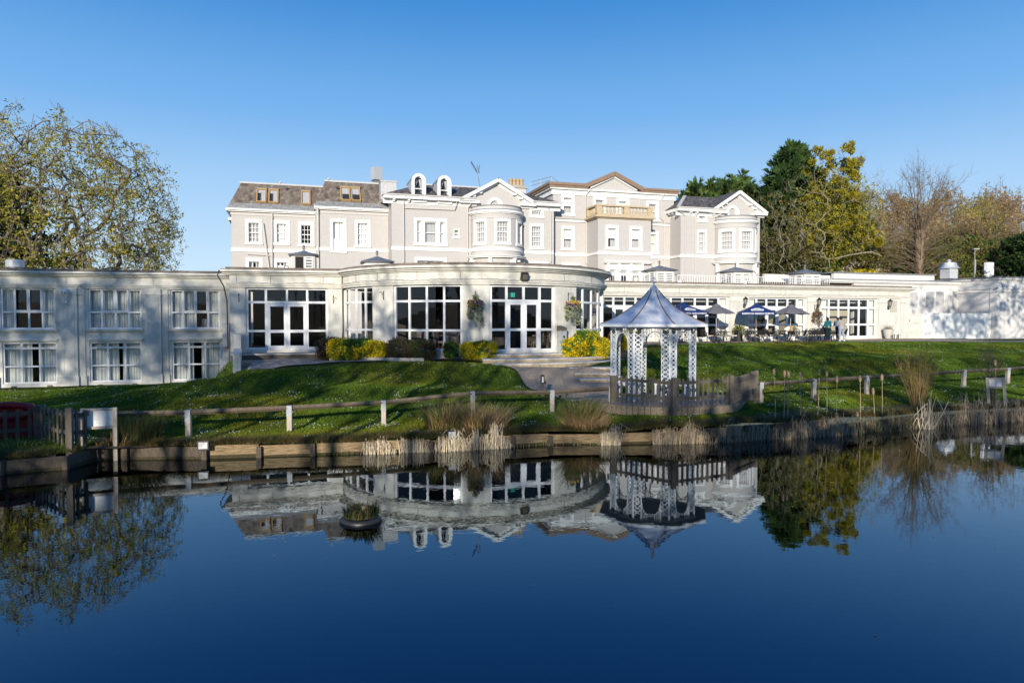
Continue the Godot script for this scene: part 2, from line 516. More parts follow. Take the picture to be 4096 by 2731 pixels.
func grounds() -> void:
	# lawn and the land behind, one sheet from the pond edge to the hills
	var xs := []
	var x := -130.0
	while x < 150.0:
		xs.append(x)
		x += 0.5 if x > -26 and x < 32 else (1.5 if absf(x) < 50 else 8.0)
	var ds := []
	var d := 0.0
	while d < 330.0:
		ds.append(d)
		d += 0.4 if d < 34 else (1.5 if d < 60 else 10.0)
	var mb := MB.new()
	for i in xs.size():
		for j in ds.size():
			var z: float = shore_z(xs[i]) - 0.03 - ds[j]
			mb.raw(on(xs[i], z), Vector3.UP)
	var w := ds.size()
	for i in xs.size():
		for j in w:
			var a := mb.v[mini(i + 1, xs.size() - 1) * w + j] - mb.v[maxi(i - 1, 0) * w + j]
			var b := mb.v[i * w + mini(j + 1, w - 1)] - mb.v[i * w + maxi(j - 1, 0)]
			mb.n[i * w + j] = a.cross(b).normalized() if a.cross(b).y > 0 else b.cross(a).normalized()
	for i in xs.size() - 1:
		for j in w - 1:
			var q := i * w + j
			mb.ix.append_array([q, q + 1, q + w, q + w, q + 1, q + w + 1])
	structure("lawn", mb, "lawn")
	# pond
	mb = MB.new()
	for i in SHORE.size() - 1:
		var a: Array = SHORE[i]
		var b: Array = SHORE[i + 1]
		mb.quad(Vector3(a[0], 0, -3.2), Vector3(b[0], 0, -3.2), Vector3(b[0], 0, b[1] - 0.02), Vector3(a[0], 0, a[1] - 0.02))
	structure("pond_water", mb, "water")
	mb = MB.new()
	mb.box(-130, -1.2, -28, 150, -0.9, -2.0)
	structure("pond_bed", mb, "pond_mud")
	# the bank the photograph is taken from, rising behind the camera
	mb = MB.new()
	var prof := [[-3.2, -0.9], [-3.1, 0.2], [-1.5, 1.2], [1.0, 1.7], [12.0, 2.2], [60.0, 4.0], [200.0, 9.0]]
	for i in prof.size() - 1:
		mb.quad(Vector3(-130, prof[i + 1][1], prof[i + 1][0]), Vector3(150, prof[i + 1][1], prof[i + 1][0]), Vector3(150, prof[i][1], prof[i][0]), Vector3(-130, prof[i][1], prof[i][0]))
	for i in range(0, mb.n.size()):
		if mb.n[i].y < 0:
			mb.n[i] = -mb.n[i]
	structure("near_bank_ground", mb, "forest_floor")
	# paved terrace in front of the glazed wing, path, steps' landings, terrace of the right wing
	strip("paved_court", [[-11.3, -28.6], [-10.2, -27.2], [-9.6, -25.7], [-8.7, -27.7], [-7.4, -29.4], [-5.4, -30.35], [-4.2, -30.45]], [[-12.6, -31.9], [-11.6, -32.1], [-10.6, -32.3], [-9.8, -32.5], [-8.2, -32.4], [-6.4, -31.3], [-4.5, -30.6]], 0.05, "paver", 8, 6)
	strip("garden_path", [[-0.2, -28.3], [0.3, -26.6], [0.7, -25.4], [1.3, -24.3], [2.0, -23.4]], [[4.2, -28.6], [4.3, -27.4], [4.1, -26.4], [3.7, -25.2], [3.4, -23.6]], 0.05, "tarmac", 8, 8)
	strip("terrace_paving", [[5.4, -39.5], [7.5, -42.0], [10.0, -43.3], [12.5, -44.6], [16.6, -46.3], [22.0, -47.9], [28.0, -48.3], [36.0, -47.8], [60.0, -48.0]], [[4.5, -46.5], [6.5, -47.0], [9.0, -48.0], [12.5, -49.0], [17.0, -50.5], [22.5, -52.4], [30.0, -53.0], [37.0, -51.0], [60.0, -50.5]], 0.04, "tarmac", 6, 6)
	# bare bank strips by the reeds
	strip("bank_soil", [[-12.5, -15.1], [-10.3, -16.2], [-7.5, -17.0], [-5.0, -17.45], [-2.1, -17.95], [0.0, -18.6], [2.9, -18.98], [5.4, -19.32], [7.5, -19.95], [9.4, -20.67], [12.9, -22.3], [17.4, -23.7], [24.0, -25.1]], [[-12.9, -16.2], [-10.7, -17.0], [-7.7, -17.5], [-5.1, -17.9], [-2.3, -18.5], [-0.2, -19.6], [2.8, -19.6], [5.3, -19.9], [7.2, -20.7], [9.0, -22.0], [12.3, -23.6], [17.0, -25.0], [24.0, -26.2]], 0.03, "chipping", 3, 4)

func lawn_ok(x: float, z: float) -> bool:
	if z > shore_z(x) - 0.35:
		return false
	if x < -11.5 and z < -33.0 - (x + 25.0) * 0.25:
		return false
	if x >= -11.5 and x < -3.5 and z < lerpf(-25.5, -30.3, clampf((x + 9.6) / 5.0, 0, 1)) and x < -3.5:
		return x < -9.5 and x > -11.5 and z > -28.0 + (x + 11.0) * 1.3 and z > -27.5
	if x >= -3.5 and x < -0.4 and z < -29.4:
		return false
	if x >= -0.4 and x < 4.4 and z < -23.2:
		return x < 0.9 and z > -24.3 + (x - 0.9) * -0.0 - (0.9 - x) * 3.0
	if Vector2(x - 4.9, z + 23.4).length() < 2.7 or (x > 3.0 and x < 8.0 and z < -20.9 and z > -26.0 and Vector2(x - 4.9, z + 23.4).length() < 3.0):
		return false
	if x >= 4.4 and x < 9.0 and z < -36.0:
		return z > -40.0 and x > 6.5
	if x >= 9.0 and z < -43.0 - (x - 9.0) * 0.38:
		return false
	return not (x >= 22 and z < -47.6)

func z_near(x: float, dep: float) -> bool:
	return -dep > shore_z(x) - 1.3

func turf() -> void:
	var mb := MB.new()
	mb.tinted = true
	rng.seed = 404
	for k in 6:
		var a := rng.randf() * TAU
		var o := Vector3(rng.randf_range(-0.06, 0.06), 0, rng.randf_range(-0.06, 0.06))
		var s := Vector3(cos(a), 0, sin(a)) * 0.008
		var t := rng.randf_range(0.7, 1.25)
		mb.col = Color(0.105 * t, 0.175 * t, 0.018)
		mb.tri(o - s, o + s, o + Vector3(rng.randf_range(-0.03, 0.03), rng.randf_range(0.035, 0.075), rng.randf_range(-0.03, 0.03)))
	var fn := FastNoiseLite.new()
	fn.seed = 8
	fn.frequency = 0.35
	var xs := []
	var cols := []
	var dz := []
	var tries := 0
	while xs.size() < 120000 and tries < 260000:
		tries += 1
		var dep := lerpf(15.5, 50.0, pow(rng.randf(), 1.35))
		var x := rng.randf_range(-0.76, 0.76) * dep
		if not lawn_ok(x, -dep):
			continue
		var y := gy(x, -dep)
		var sc := 1.0 + maxf(0.0, (dep - 22.0) * 0.03)
		xs.append(Transform3D(Basis(Vector3.UP, rng.randf() * TAU).scaled(Vector3(sc, rng.randf_range(0.7, 1.2), sc)), Vector3(x, y, -dep)))
		var k := 1.0 + fn.get_noise_2d(x, dep) * 0.6
		var dry := clampf(fn.get_noise_2d(x * 0.35 + 90.0, dep * 0.35) * 1.6 + (0.35 if z_near(x, dep) else 0.0), 0.0, 0.9)
		cols.append(Color(k * (1.0 + dry * 0.9), k * (1.0 + dry * 0.15), k))
		if fn.get_noise_2d(x * 2.2 + 50.0, dep * 2.2) > 0.17 and rng.randf() < 0.16:
			dz.append(Transform3D(Basis.from_euler(Vector3(rng.randf_range(0.1, 0.7), rng.randf() * TAU, 0)), Vector3(x + 0.05, y + rng.randf_range(0.05, 0.08), -dep)))
	stuff("grass", mb.mesh(), xs, "blade", self, cols)
	mb = MB.new()
	mb.lathe([Vector2(0.015, 0.0), Vector2(0.009, 0.004), Vector2(0.0, 0.006)], 7)
	stuff("daisies", mb.mesh(), dz, "white_print", self)

func bank_litter() -> void:
	# rough dead grass and weeds overhanging the pond edge
	rng.seed = 909
	var t := Node3D.new()
	var mb := MB.new()
	mb.tinted = true
	blades(mb, 46, 0.16, 0.08, 0.26, [Color(1.0, 0.8, 0.5), Color(0.7, 0.75, 0.3), Color(0.8, 0.6, 0.35)], 0.009, 1.3)
	var xs := []
	var cs := []
	for k in 1500:
		var x := rng.randf_range(-13.0, 19.0)
		var off := absf(rng.randfn(0, 0.35)) - 0.06
		var z := shore_z(x) - off
		xs.append(Transform3D(Basis(Vector3.UP, rng.randf() * TAU) * rng.randf_range(0.4, 1.15), Vector3(x, gy(x, z) + 0.02, z)))
		var g := rng.randf_range(0.5, 1.2)
		cs.append(Color(0.2 * g, 0.17 * g, 0.12 * g) if rng.randf() < 0.6 else Color(0.1 * g, 0.14 * g, 0.07 * g))
	stuff("bank_grass", mb.mesh(), xs, "blade", self, cs)
	t.free()
	mb = MB.new()
	mb.quad(Vector3(-0.014, 0, 0), Vector3(0, 0.003, 0.008), Vector3(0.017, 0, 0), Vector3(0, 0.003, -0.008))
	xs = []
	for k in 150:
		var d := rng.randf_range(7.0, 18.0)
		var x := rng.randf_range(-0.7, 0.72) * d
		if k % 6 != 0:
			x = rng.randf_range(-11.0, 17.0)
			d = -shore_z(x) - absf(rng.randfn(0.1, 0.7)) - 0.15
		xs.append(Transform3D(Basis(Vector3.UP, rng.randf() * TAU) * rng.randf_range(0.5, 1.5), Vector3(x, 0.004, -d)))
	stuff("floating_leaves", mb.mesh(), xs, "reed_straw", self)

func at_uv(x: float, d: float, deg: float) -> Transform3D:
	return Transform3D(Basis(Vector3.UP, deg_to_rad(deg)), Vector3(x, 0, -d))

# a sheet of wall with openings, their reveals, and a back face
func wall(root: Node3D, m: String, xf: Transform3D, R: float, u0: float, v0: float, u1: float, v1: float, holes: Array, thick := 0.3, called := "wall") -> void:
	var mb := MB.new()
	mb.xf = xf
	mb.R = R
	var us := [u0, u1]
	var vs := [v0, v1]
	for h in holes:
		us.append_array([clampf(h[0], u0, u1), clampf(h[2], u0, u1)])
		vs.append_array([clampf(h[1], v0, v1), clampf(h[3], v0, v1)])
	us.sort()
	vs.sort()
	for i in us.size() - 1:
		for j in vs.size() - 1:
			if us[i + 1] - us[i] < 0.001 or vs[j + 1] - vs[j] < 0.001:
				continue
			var cu: float = (us[i] + us[i + 1]) / 2
			var cv: float = (vs[j] + vs[j + 1]) / 2
			var open := false
			for h in holes:
				if cu > h[0] and cu < h[2] and cv > h[1] and cv < h[3]:
					open = true
			if open:
				continue
			var k := 1
			if R > 0:
				k = maxi(1, int(ceil((us[i + 1] - us[i]) / (R * 0.07))))
			for s in k:
				var a := lerpf(us[i], us[i + 1], float(s) / k)
				var b := lerpf(us[i], us[i + 1], float(s + 1) / k)
				mb.quad(Vector3(a, vs[j], 0), Vector3(b, vs[j], 0), Vector3(b, vs[j + 1], 0), Vector3(a, vs[j + 1], 0))
				mb.quad(Vector3(b, vs[j], -thick), Vector3(a, vs[j], -thick), Vector3(a, vs[j + 1], -thick), Vector3(b, vs[j + 1], -thick))
	for h in holes:
		var t := Vector3(0, 0, -thick)
		var a := Vector3(h[0], h[1], 0)
		var b := Vector3(h[2], h[1], 0)
		var d := Vector3(h[2], h[3], 0)
		var e := Vector3(h[0], h[3], 0)
		mb.quad(b, a, a + t, b + t)
		mb.quad(d, b, b + t, d + t)
		mb.quad(e, d, d + t, e + t)
		mb.quad(a, e, e + t, a + t)
	mb.quad(Vector3(u0, v0, -thick), Vector3(u0, v0, 0), Vector3(u0, v1, 0), Vector3(u0, v1, -thick))
	mb.quad(Vector3(u1, v0, 0), Vector3(u1, v0, -thick), Vector3(u1, v1, -thick), Vector3(u1, v1, 0))
	mb.quad(Vector3(u0, v1, 0), Vector3(u1, v1, 0), Vector3(u1, v1, -thick), Vector3(u0, v1, -thick))
	part(called, mb, m, root)

# a framed window of panes between the given uprights and rails
func win(root: Node3D, xf: Transform3D, R: float, us: Array, vs: Array, z: float, bar := 0.07, called := "window", mt := "upvc", skip: Array = []) -> Node3D:
	var mb := MB.new()
	mb.xf = xf
	mb.R = R
	var nu := us.size()
	var nv := vs.size()
	for i in nu:
		var o := 0.0 if i > 0 and i < nu - 1 else (bar / 2 if i == 0 else -bar / 2)
		mb.box(us[i] + o - bar / 2, vs[0], z - 0.08, us[i] + o + bar / 2, vs[nv - 1], z)
	for j in nv:
		var o := 0.0 if j > 0 and j < nv - 1 else (bar / 2 if j == 0 else -bar / 2)
		for i in nu - 1:
			mb.box(us[i] + bar / 2, vs[j] + o - bar / 2, z - 0.075, us[i + 1] - bar / 2, vs[j] + o + bar / 2, z - 0.004)
	var w := part(called, mb, mt, root)
	for i in nu - 1:
		for j in nv - 1:
			if [i, j] in skip:
				continue
			var g := MB.new()
			g.xf = xf
			g.R = R
			var k := 1 if R == 0.0 else 2
			for s in k:
				var a := lerpf(us[i], us[i + 1], float(s) / k)
				var b := lerpf(us[i], us[i + 1], float(s + 1) / k)
				g.quad(Vector3(a, vs[j], z - 0.045), Vector3(b, vs[j], z - 0.045), Vector3(b, vs[j + 1], z - 0.045), Vector3(a, vs[j + 1], z - 0.045))
			part("pane", g, "glass", w)
	return w

func curtain(parent: Node3D, xf: Transform3D, R: float, u0: float, u1: float, v0: float, v1: float, z: float, m := "curtain", gather := 0.0) -> void:
	var mb := MB.new()
	mb.xf = xf
	mb.R = R
	var k := maxi(6, int((u1 - u0) / 0.025))
	var ph := fmod(u0 * 37.0 + v0 * 11.0, 6.28)
	var rows := 5
	for i in k + 1:
		var s := float(i) / k
		for j in rows + 1:
			var t := float(j) / rows
			var u := lerpf(u0, u1, s)
			if gather != 0.0:
				u = lerpf(u, u0 if gather > 0 else u1, absf(gather) * 0.75 * sin(minf(1.0, (1 - t) * 1.25) * PI * 0.5))
			var wv := sin((s * (u1 - u0)) * 46.0 + ph + sin(s * 9.0 + t * 0.7) * 1.3) * (0.028 + 0.012 * sin(s * 23.0))
			mb.raw(mb.pt(Vector3(u, lerpf(v0, v1, t), z + wv)), Vector3.ZERO)
	var w := rows + 1
	for i in k + 1:
		for j in w:
			var a := mb.v[mini(i + 1, k) * w + j] - mb.v[maxi(i - 1, 0) * w + j]
			var b := mb.v[i * w + mini(j + 1, rows)] - mb.v[i * w + maxi(j - 1, 0)]
			mb.n[i * w + j] = a.cross(b).normalized()
	for i in k:
		for j in rows:
			var q := i * w + j
			mb.ix.append_array([q, q + 1, q + w, q + w, q + 1, q + w + 1])
	part("curtain", mb, m, parent)

func slab(root: Node3D, called: String, m: String, xf: Transform3D, R: float, boxes: Array, kind := "") -> MeshInstance3D:
	var mb := MB.new()
	mb.xf = xf
	mb.R = R
	for b in boxes:
		mb.box(b[0], b[1], b[2], b[3], b[4], b[5])
	return part(called, mb, m, root, kind)

# cornice and lower moulding of the single-storey buildings, run along u
func entablature(root: Node3D, xf: Transform3D, R: float, u0: float, u1: float, le := 0.0, re := 0.0) -> void:
	slab(root, "fascia", "cream", xf, R, [[u0, 4.97, -0.3, u1, 5.56, 0.05]])
	slab(root, "lower_moulding", "cream_trim", xf, R, [[u0 - le * 0.2, 4.96, -0.02, u1 + re * 0.2, 5.05, 0.1], [u0 - le * 0.3, 5.05, -0.02, u1 + re * 0.3, 5.13, 0.16], [u0 - le * 0.35, 5.13, -0.02, u1 + re * 0.35, 5.16, 0.2]])
	slab(root, "cornice", "cream_trim", xf, R, [[u0 - le * 0.5, 5.55, -0.3, u1 + re * 0.5, 5.62, 0.16], [u0 - le * 0.75, 5.62, -0.3, u1 + re * 0.75, 5.7, 0.28], [u0 - le, 5.7, -0.3, u1 + re, 5.8, 0.42]])
	slab(root, "roof_edge", "cap", xf, R, [[u0 - le * 0.9, 5.8, -0.3, u1 + re * 0.9, 5.84, 0.38], [u0 - le * 0.4, 5.84, -0.3, u1 + re * 0.4, 5.94, 0.12]])

func joints(root: Node3D, xf: Transform3D, R: float, us: Array) -> void:
	var mb := MB.new()
	mb.xf = xf
	mb.R = R
	for u in us:
		mb = MB.new()
		mb.xf = xf
		mb.R = R
		mb.box(u - 0.008, 4.99, 0.0, u + 0.008, 5.55, 0.056)
		part("render_joint", mb, "timber_grey", root)

func left_wing() -> void:
	var t := thing("bedroom_wing", "two storey cream bedroom wing with curtained white windows at the left edge", "building")
	var xf := at_uv(-25.1, 34.75, 14.2)
	var up := []
	var lo := []
	for k in [-2, -1, 0, 1, 2]:
		var a: float = -0.36 + 3.9 * k + (0.0 if k < 2 else -0.04)
		up.append([a, 2.9, a + 2.42 + (0.06 if k == 1 else 0.0), 4.95])
		lo.append([a + 0.03, 0.17, a + 2.45, 2.24])
	wall(t, "cream", xf, 0, -9.0, -0.6, 10.35, 5.0, up + lo)
	slab(t, "end_wall", "cream", xf, 0, [[-9.0, -0.6, -9.0, -8.7, 5.8, -0.3], [10.05, -0.6, -9.0, 10.35, 5.8, -0.3], [-9.0, -0.6, -9.3, 10.35, 5.8, -9.0]])
	slab(t, "flat_roof", "cap", xf, 0, [[-8.7, 5.4, -9.0, 10.05, 5.62, -0.3]])
	slab(t, "bedroom_floor", "carpet", xf, 0, [[-8.7, 2.45, -9.0, 10.05, 2.7, -0.3], [-8.7, -0.6, -9.0, 10.05, 0.0, -0.3]])
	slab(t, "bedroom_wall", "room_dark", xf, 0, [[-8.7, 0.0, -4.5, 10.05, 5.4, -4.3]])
	entablature(t, xf, 0, -9.0, 10.4)
	joints(t, xf, 0, [-3.0, 0.78 + 1.8, 6.6])
	for k in [-2, -1, 0, 1, 2]:
		var a: float = up[k + 2][0]
		var b: float = up[k + 2][2]
		var w := (b - a)
		var n := win(t, xf, 0, [a, a + w * 0.245, a + w * 0.5, a + w * 0.75, b], [2.9, 3.76, 4.95], -0.06, 0.075)
		slab(n, "casement", "upvc", xf, 0, [[a + w * 0.25, 3.79, -0.06, a + w * 0.497, 3.86, -0.02], [a + w * 0.503, 3.79, -0.06, a + w * 0.745, 3.86, -0.02], [a + w * 0.25, 3.86, -0.06, a + w * 0.275, 4.92, -0.02], [a + w * 0.47, 3.86, -0.06, a + w * 0.497, 4.92, -0.02], [a + w * 0.503, 3.86, -0.06, a + w * 0.53, 4.92, -0.02], [a + w * 0.72, 3.86, -0.06, a + w * 0.745, 4.92, -0.02]])
		if k == 1 or k == -1:
			curtain(n, xf, 0, a + 0.02, b - 0.02, 2.88, 4.95, -0.32)
		elif k == 2:
			curtain(n, xf, 0, a + 0.02, a + w * 0.5, 2.88, 4.95, -0.3)
			curtain(n, xf, 0, a + w * 0.745, b - 0.02, 2.88, 4.95, -0.3)
		else:
			curtain(n, xf, 0, a + 0.02, a + w * 0.2, 2.88, 4.95, -0.3)
			curtain(n, xf, 0, a + w * 0.72, b - 0.02, 2.88, 4.95, -0.3)
		slab(t, "sill", "cream_trim", xf, 0, [[a - 0.1, 2.76, 0.0, b + 0.08, 2.82, 0.1], [a - 0.1, 2.82, 0.0, b + 0.08, 2.89, 0.16]])
		slab(t, "string_band", "cream_trim", xf, 0, [[a - 0.1, 2.28, 0.0, b + 0.08, 2.33, 0.09], [a - 0.1, 2.33, 0.0, b + 0.08, 2.38, 0.14]])
		a = lo[k + 2][0]
		b = lo[k + 2][2]
		w = b - a
		var m := win(t, xf, 0, [a, a + w * 0.34, a + w * 0.67, b], [0.17, 1.02, 1.92, 2.24], -0.06, 0.075)
		slab(m, "fanlight", "upvc", xf, 0, [[a + 0.03, 1.94, -0.06, a + w * 0.33, 1.99, -0.015], [a + w * 0.35, 1.94, -0.06, a + w * 0.66, 1.99, -0.015], [a + w * 0.68, 1.94, -0.06, b - 0.03, 1.99, -0.015], [a + 0.03, 2.17, -0.06, a + w * 0.33, 2.22, -0.015], [a + w * 0.35, 2.17, -0.06, a + w * 0.66, 2.22, -0.015], [a + w * 0.68, 2.17, -0.06, b - 0.03, 2.22, -0.015]])
		var gap: Array = [0.53, 0.6] if k == 1 else ([0.42, 0.58] if k == 2 else [0.5, 0.63])
		curtain(m, xf, 0, a + 0.02, a + w * gap[0], 0.1, 2.24, -0.3)
		curtain(m, xf, 0, a + w * gap[1], b - 0.02, 0.1, 2.24, -0.3)
		slab(t, "air_brick", "timber_grey", xf, 0, [[a + 0.35, -0.02, -0.02, a + 0.6, 0.05, 0.012]])
		slab(t, "air_brick", "timber_grey", xf, 0, [[a + 1.95, 0.0, -0.02, a + 2.2, 0.07, 0.012]])
	for k in [-2, -1, 0, 1]:
		var a: float = 2.12 + 3.9 * k
		slab(t, "pilaster", "cream", xf, 0, [[a, -0.6, 0.0, a + 1.27, 4.66, 0.05], [a + 0.2, -0.6, 0.05, a + 0.95, 4.66, 0.16], [a - 0.03, -0.6, 0.0, a + 1.33, 0.5, 0.1], [a + 0.17, -0.6, 0.1, a + 1.0, 0.5, 0.22]])
		slab(t, "capital", "cream_trim", xf, 0, [[a - 0.04, 4.66, 0.0, a + 1.31, 4.7, 0.1], [a + 0.16, 4.66, 0.1, a + 0.99, 4.7, 0.2], [a, 4.7, 0.0, a + 1.27, 4.97, 0.07], [a + 0.2, 4.7, 0.07, a + 0.95, 4.97, 0.17]])
		slab(t, "panel_moulding", "cream_trim", xf, 0, [[a + 0.32, 0.7, 0.16, a + 0.34, 4.55, 0.175], [a + 0.81, 0.7, 0.16, a + 0.83, 4.55, 0.175], [a + 0.34, 4.53, 0.16, a + 0.81, 4.55, 0.175], [a + 0.34, 0.7, 0.16, a + 0.81, 0.72, 0.175]])
	# a small table under a cloth behind the third upper window
	var tb := thing("side_table", "small table under a white cloth behind the end upper window of the bedroom wing", "table", xf * Vector3(9.1, 2.7, -1.0), deg_to_rad(14.2))
	var mb := MB.new()
	mb.lathe([Vector2(0.0, 0.72), Vector2(0.34, 0.72), Vector2(0.36, 0.66), Vector2(0.4, 0.25)], 18)
	part("cloth", mb, "net", tb)
	mb = MB.new()
	mb.cbox(Vector3(0, 0.35, 0), Vector3(0.06, 0.7, 0.06))
	mb.cbox(Vector3(0, 0.02, 0), Vector3(0.4, 0.04, 0.06))
	mb.cbox(Vector3(0, 0.02, 0), Vector3(0.06, 0.04, 0.4))
	part("leg", mb, "oak", tb)
	# two outdoor units hung on the end of the wing
	for e in [["upper grey air conditioner on the wing wall, above its twin", 1.95, 3.2], ["lower grey air conditioner near the grass by the wing corner", 0.45, 1.7]]:
		var ac := thing("air_conditioner", e[0], "air conditioner", xf * Vector3(10.15, e[1], 0.25), deg_to_rad(14.2), "air conditioners on the wing end")
		slab(ac, "casing", "grey_unit", Transform3D(), 0, [[-0.17, 0, -0.2, 0.17, 1.25, 0.2]])
		slab(ac, "label_plate", "lead_pale", Transform3D(), 0, [[0.02, 1.0, 0.2, 0.12, 1.18, 0.204]])
		slab(ac, "bracket", "galvanised", Transform3D(), 0, [[-0.2, -0.06, -0.25, 0.2, -0.003, 0.1]])

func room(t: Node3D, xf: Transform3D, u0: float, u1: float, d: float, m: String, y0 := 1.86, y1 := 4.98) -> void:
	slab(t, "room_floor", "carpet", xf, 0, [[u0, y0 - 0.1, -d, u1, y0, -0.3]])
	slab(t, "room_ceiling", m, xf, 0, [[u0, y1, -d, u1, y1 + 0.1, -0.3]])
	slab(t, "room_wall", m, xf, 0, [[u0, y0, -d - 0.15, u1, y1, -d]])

func rotunda() -> void:
	var t := thing("glazed_rotunda", "cream rotunda with tall white windows bowing towards the pond", "building")
	# flat glazed bay on its left
	var xf := at_uv(-13.75, 33.95, 14.2)
	wall(t, "cream", xf, 0, 0.0, 0.4, 5.3, 5.0, [[0.73, 1.9, 4.62, 4.97]])
	slab(t, "flank_wall", "cream", xf, 0, [[0.0, 0.4, -6.0, 0.3, 5.6, -0.3]])
	slab(t, "plinth", "cream_trim", xf, 0, [[0.3, 1.4, 0.0, 5.0, 1.86, 0.06]])
	entablature(t, xf, 0, 0.0, 5.3, 0.42, 0.0)
	slab(t, "cornice_return", "cream_trim", xf, 0, [[-0.42, 5.7, -5.0, 0.0, 5.8, -0.3], [-0.28, 5.62, -5.0, 0.0, 5.7, -0.3]])
	joints(t, xf, 0, [0.33, 1.9, 4.4])
	var w := win(t, xf, 0, [0.73, 1.66, 3.62, 4.62], [1.9, 2.82, 4.24, 4.97], -0.08, 0.11, "window", "upvc", [[1, 0], [1, 1], [1, 2]])
	slab(w, "door_head", "upvc", xf, 0, [[2.6, 4.24, -0.15, 2.7, 4.93, -0.085]])
	for e in [[1.72, 2.64], [2.65, 3.57]]:
		var g := MB.new()
		g.xf = xf
		g.quad(Vector3(e[0], 4.24, -0.125), Vector3(e[1], 4.24, -0.125), Vector3(e[1], 4.97, -0.125), Vector3(e[0], 4.97, -0.125))
		part("pane", g, "glass", w)
		win(t, xf, 0, [e[0], e[1]], [1.95, 2.8, 4.17], -0.05, 0.14, "door")
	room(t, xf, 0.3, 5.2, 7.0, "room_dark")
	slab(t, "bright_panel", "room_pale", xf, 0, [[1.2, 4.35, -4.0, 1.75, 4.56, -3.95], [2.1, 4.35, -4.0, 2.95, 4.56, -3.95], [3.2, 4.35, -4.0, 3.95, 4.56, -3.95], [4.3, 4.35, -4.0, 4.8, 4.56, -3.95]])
	# the drum
	var R := 7.05
	var c := Transform3D(Basis(), Vector3(-2.09, 0, -38.2))
	var dg := PI / 180.0 * R
	var wins := [[-67.5, -60.3, -52.3, -44.9, -39.3], [-28.5, -21.75, -14.6, -7.9, -1.05], [8.9, 15.3, 22.1, 28.9, 35.7], [47.2, 52.9, 60.6, 69.3, 78.0]]
	var holes := []
	for k in wins:
		holes.append([k[0] * dg, 1.98 if k != wins[2] else 1.93, k[4] * dg, 4.97])
	wall(t, "cream", c, R, -70.0 * dg, 1.2, 118.0 * dg, 5.0, holes, 0.3)
	entablature(t, c, R, -66.5 * dg, 118.0 * dg)
	joints(t, c, R, [-50.0 * dg, -36.0 * dg, -18.0 * dg, -1.7 * dg, 21.0 * dg, 40.0 * dg, 58.0 * dg])
	slab(t, "plinth", "cream_trim", c, R, [[-66.0 * dg, 1.5, 0.0, 118.0 * dg, 1.9, 0.07]])
	for k in 4:
		var us := []
		for a in wins[k]:
			us.append(a * dg)
		if k == 2:
			var n := win(t, c, R, us, [1.93, 2.93, 4.24, 4.97], -0.08, 0.11, "window", "upvc", [[1, 0], [1, 1], [2, 0], [2, 1]])
			n.set_meta("label", "glazed screen with a pair of doors in its middle")
			for e in [[us[1] + 0.05, us[2] - 0.02], [us[2] + 0.02, us[3] - 0.05]]:
				win(t, c, R, [e[0], e[1]], [1.97, 2.93, 4.18], -0.05, 0.12, "door")
		else:
			win(t, c, R, us, [1.98, 2.9, 4.22, 4.97], -0.08, 0.1)
	# flat shallow panels on the piers
	for e in [[-39.2, -28.6], [-0.9, 8.8], [35.8, 47.1]]:
		var a: float = e[0] * dg
		var b: float = e[1] * dg
		slab(t, "pier_panel", "cream_trim", c, R, [[a + 0.02, 2.1, 0.0, a + 0.3, 4.55, 0.02], [b - 0.3, 2.1, 0.0, b - 0.02, 4.55, 0.02]])
	# floors, ceiling, back wall and roof of the drum
	var mb := MB.new()
	mb.xf = c
	mb.lathe([Vector2(0, 1.86), Vector2(6.8, 1.86)], 40)
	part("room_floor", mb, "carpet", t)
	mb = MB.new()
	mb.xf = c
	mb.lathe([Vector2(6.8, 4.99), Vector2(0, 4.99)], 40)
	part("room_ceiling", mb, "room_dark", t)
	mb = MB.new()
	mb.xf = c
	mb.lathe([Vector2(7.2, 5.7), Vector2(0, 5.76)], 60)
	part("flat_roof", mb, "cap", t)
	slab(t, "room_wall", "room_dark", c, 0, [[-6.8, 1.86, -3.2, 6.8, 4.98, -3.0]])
	slab(t, "link_roof", "cap", xf, 0, [[0.0, 5.45, -8.0, 9.0, 5.7, -0.3]])
	# hanging exit sign
	slab(t, "hanging_sign", "exit_green", Transform3D(Basis(Vector3.UP, deg_to_rad(17)), Vector3(-0.05, 0, -32.3)), 0, [[-0.19, 4.42, 0, 0.19, 4.63, 0.03]])

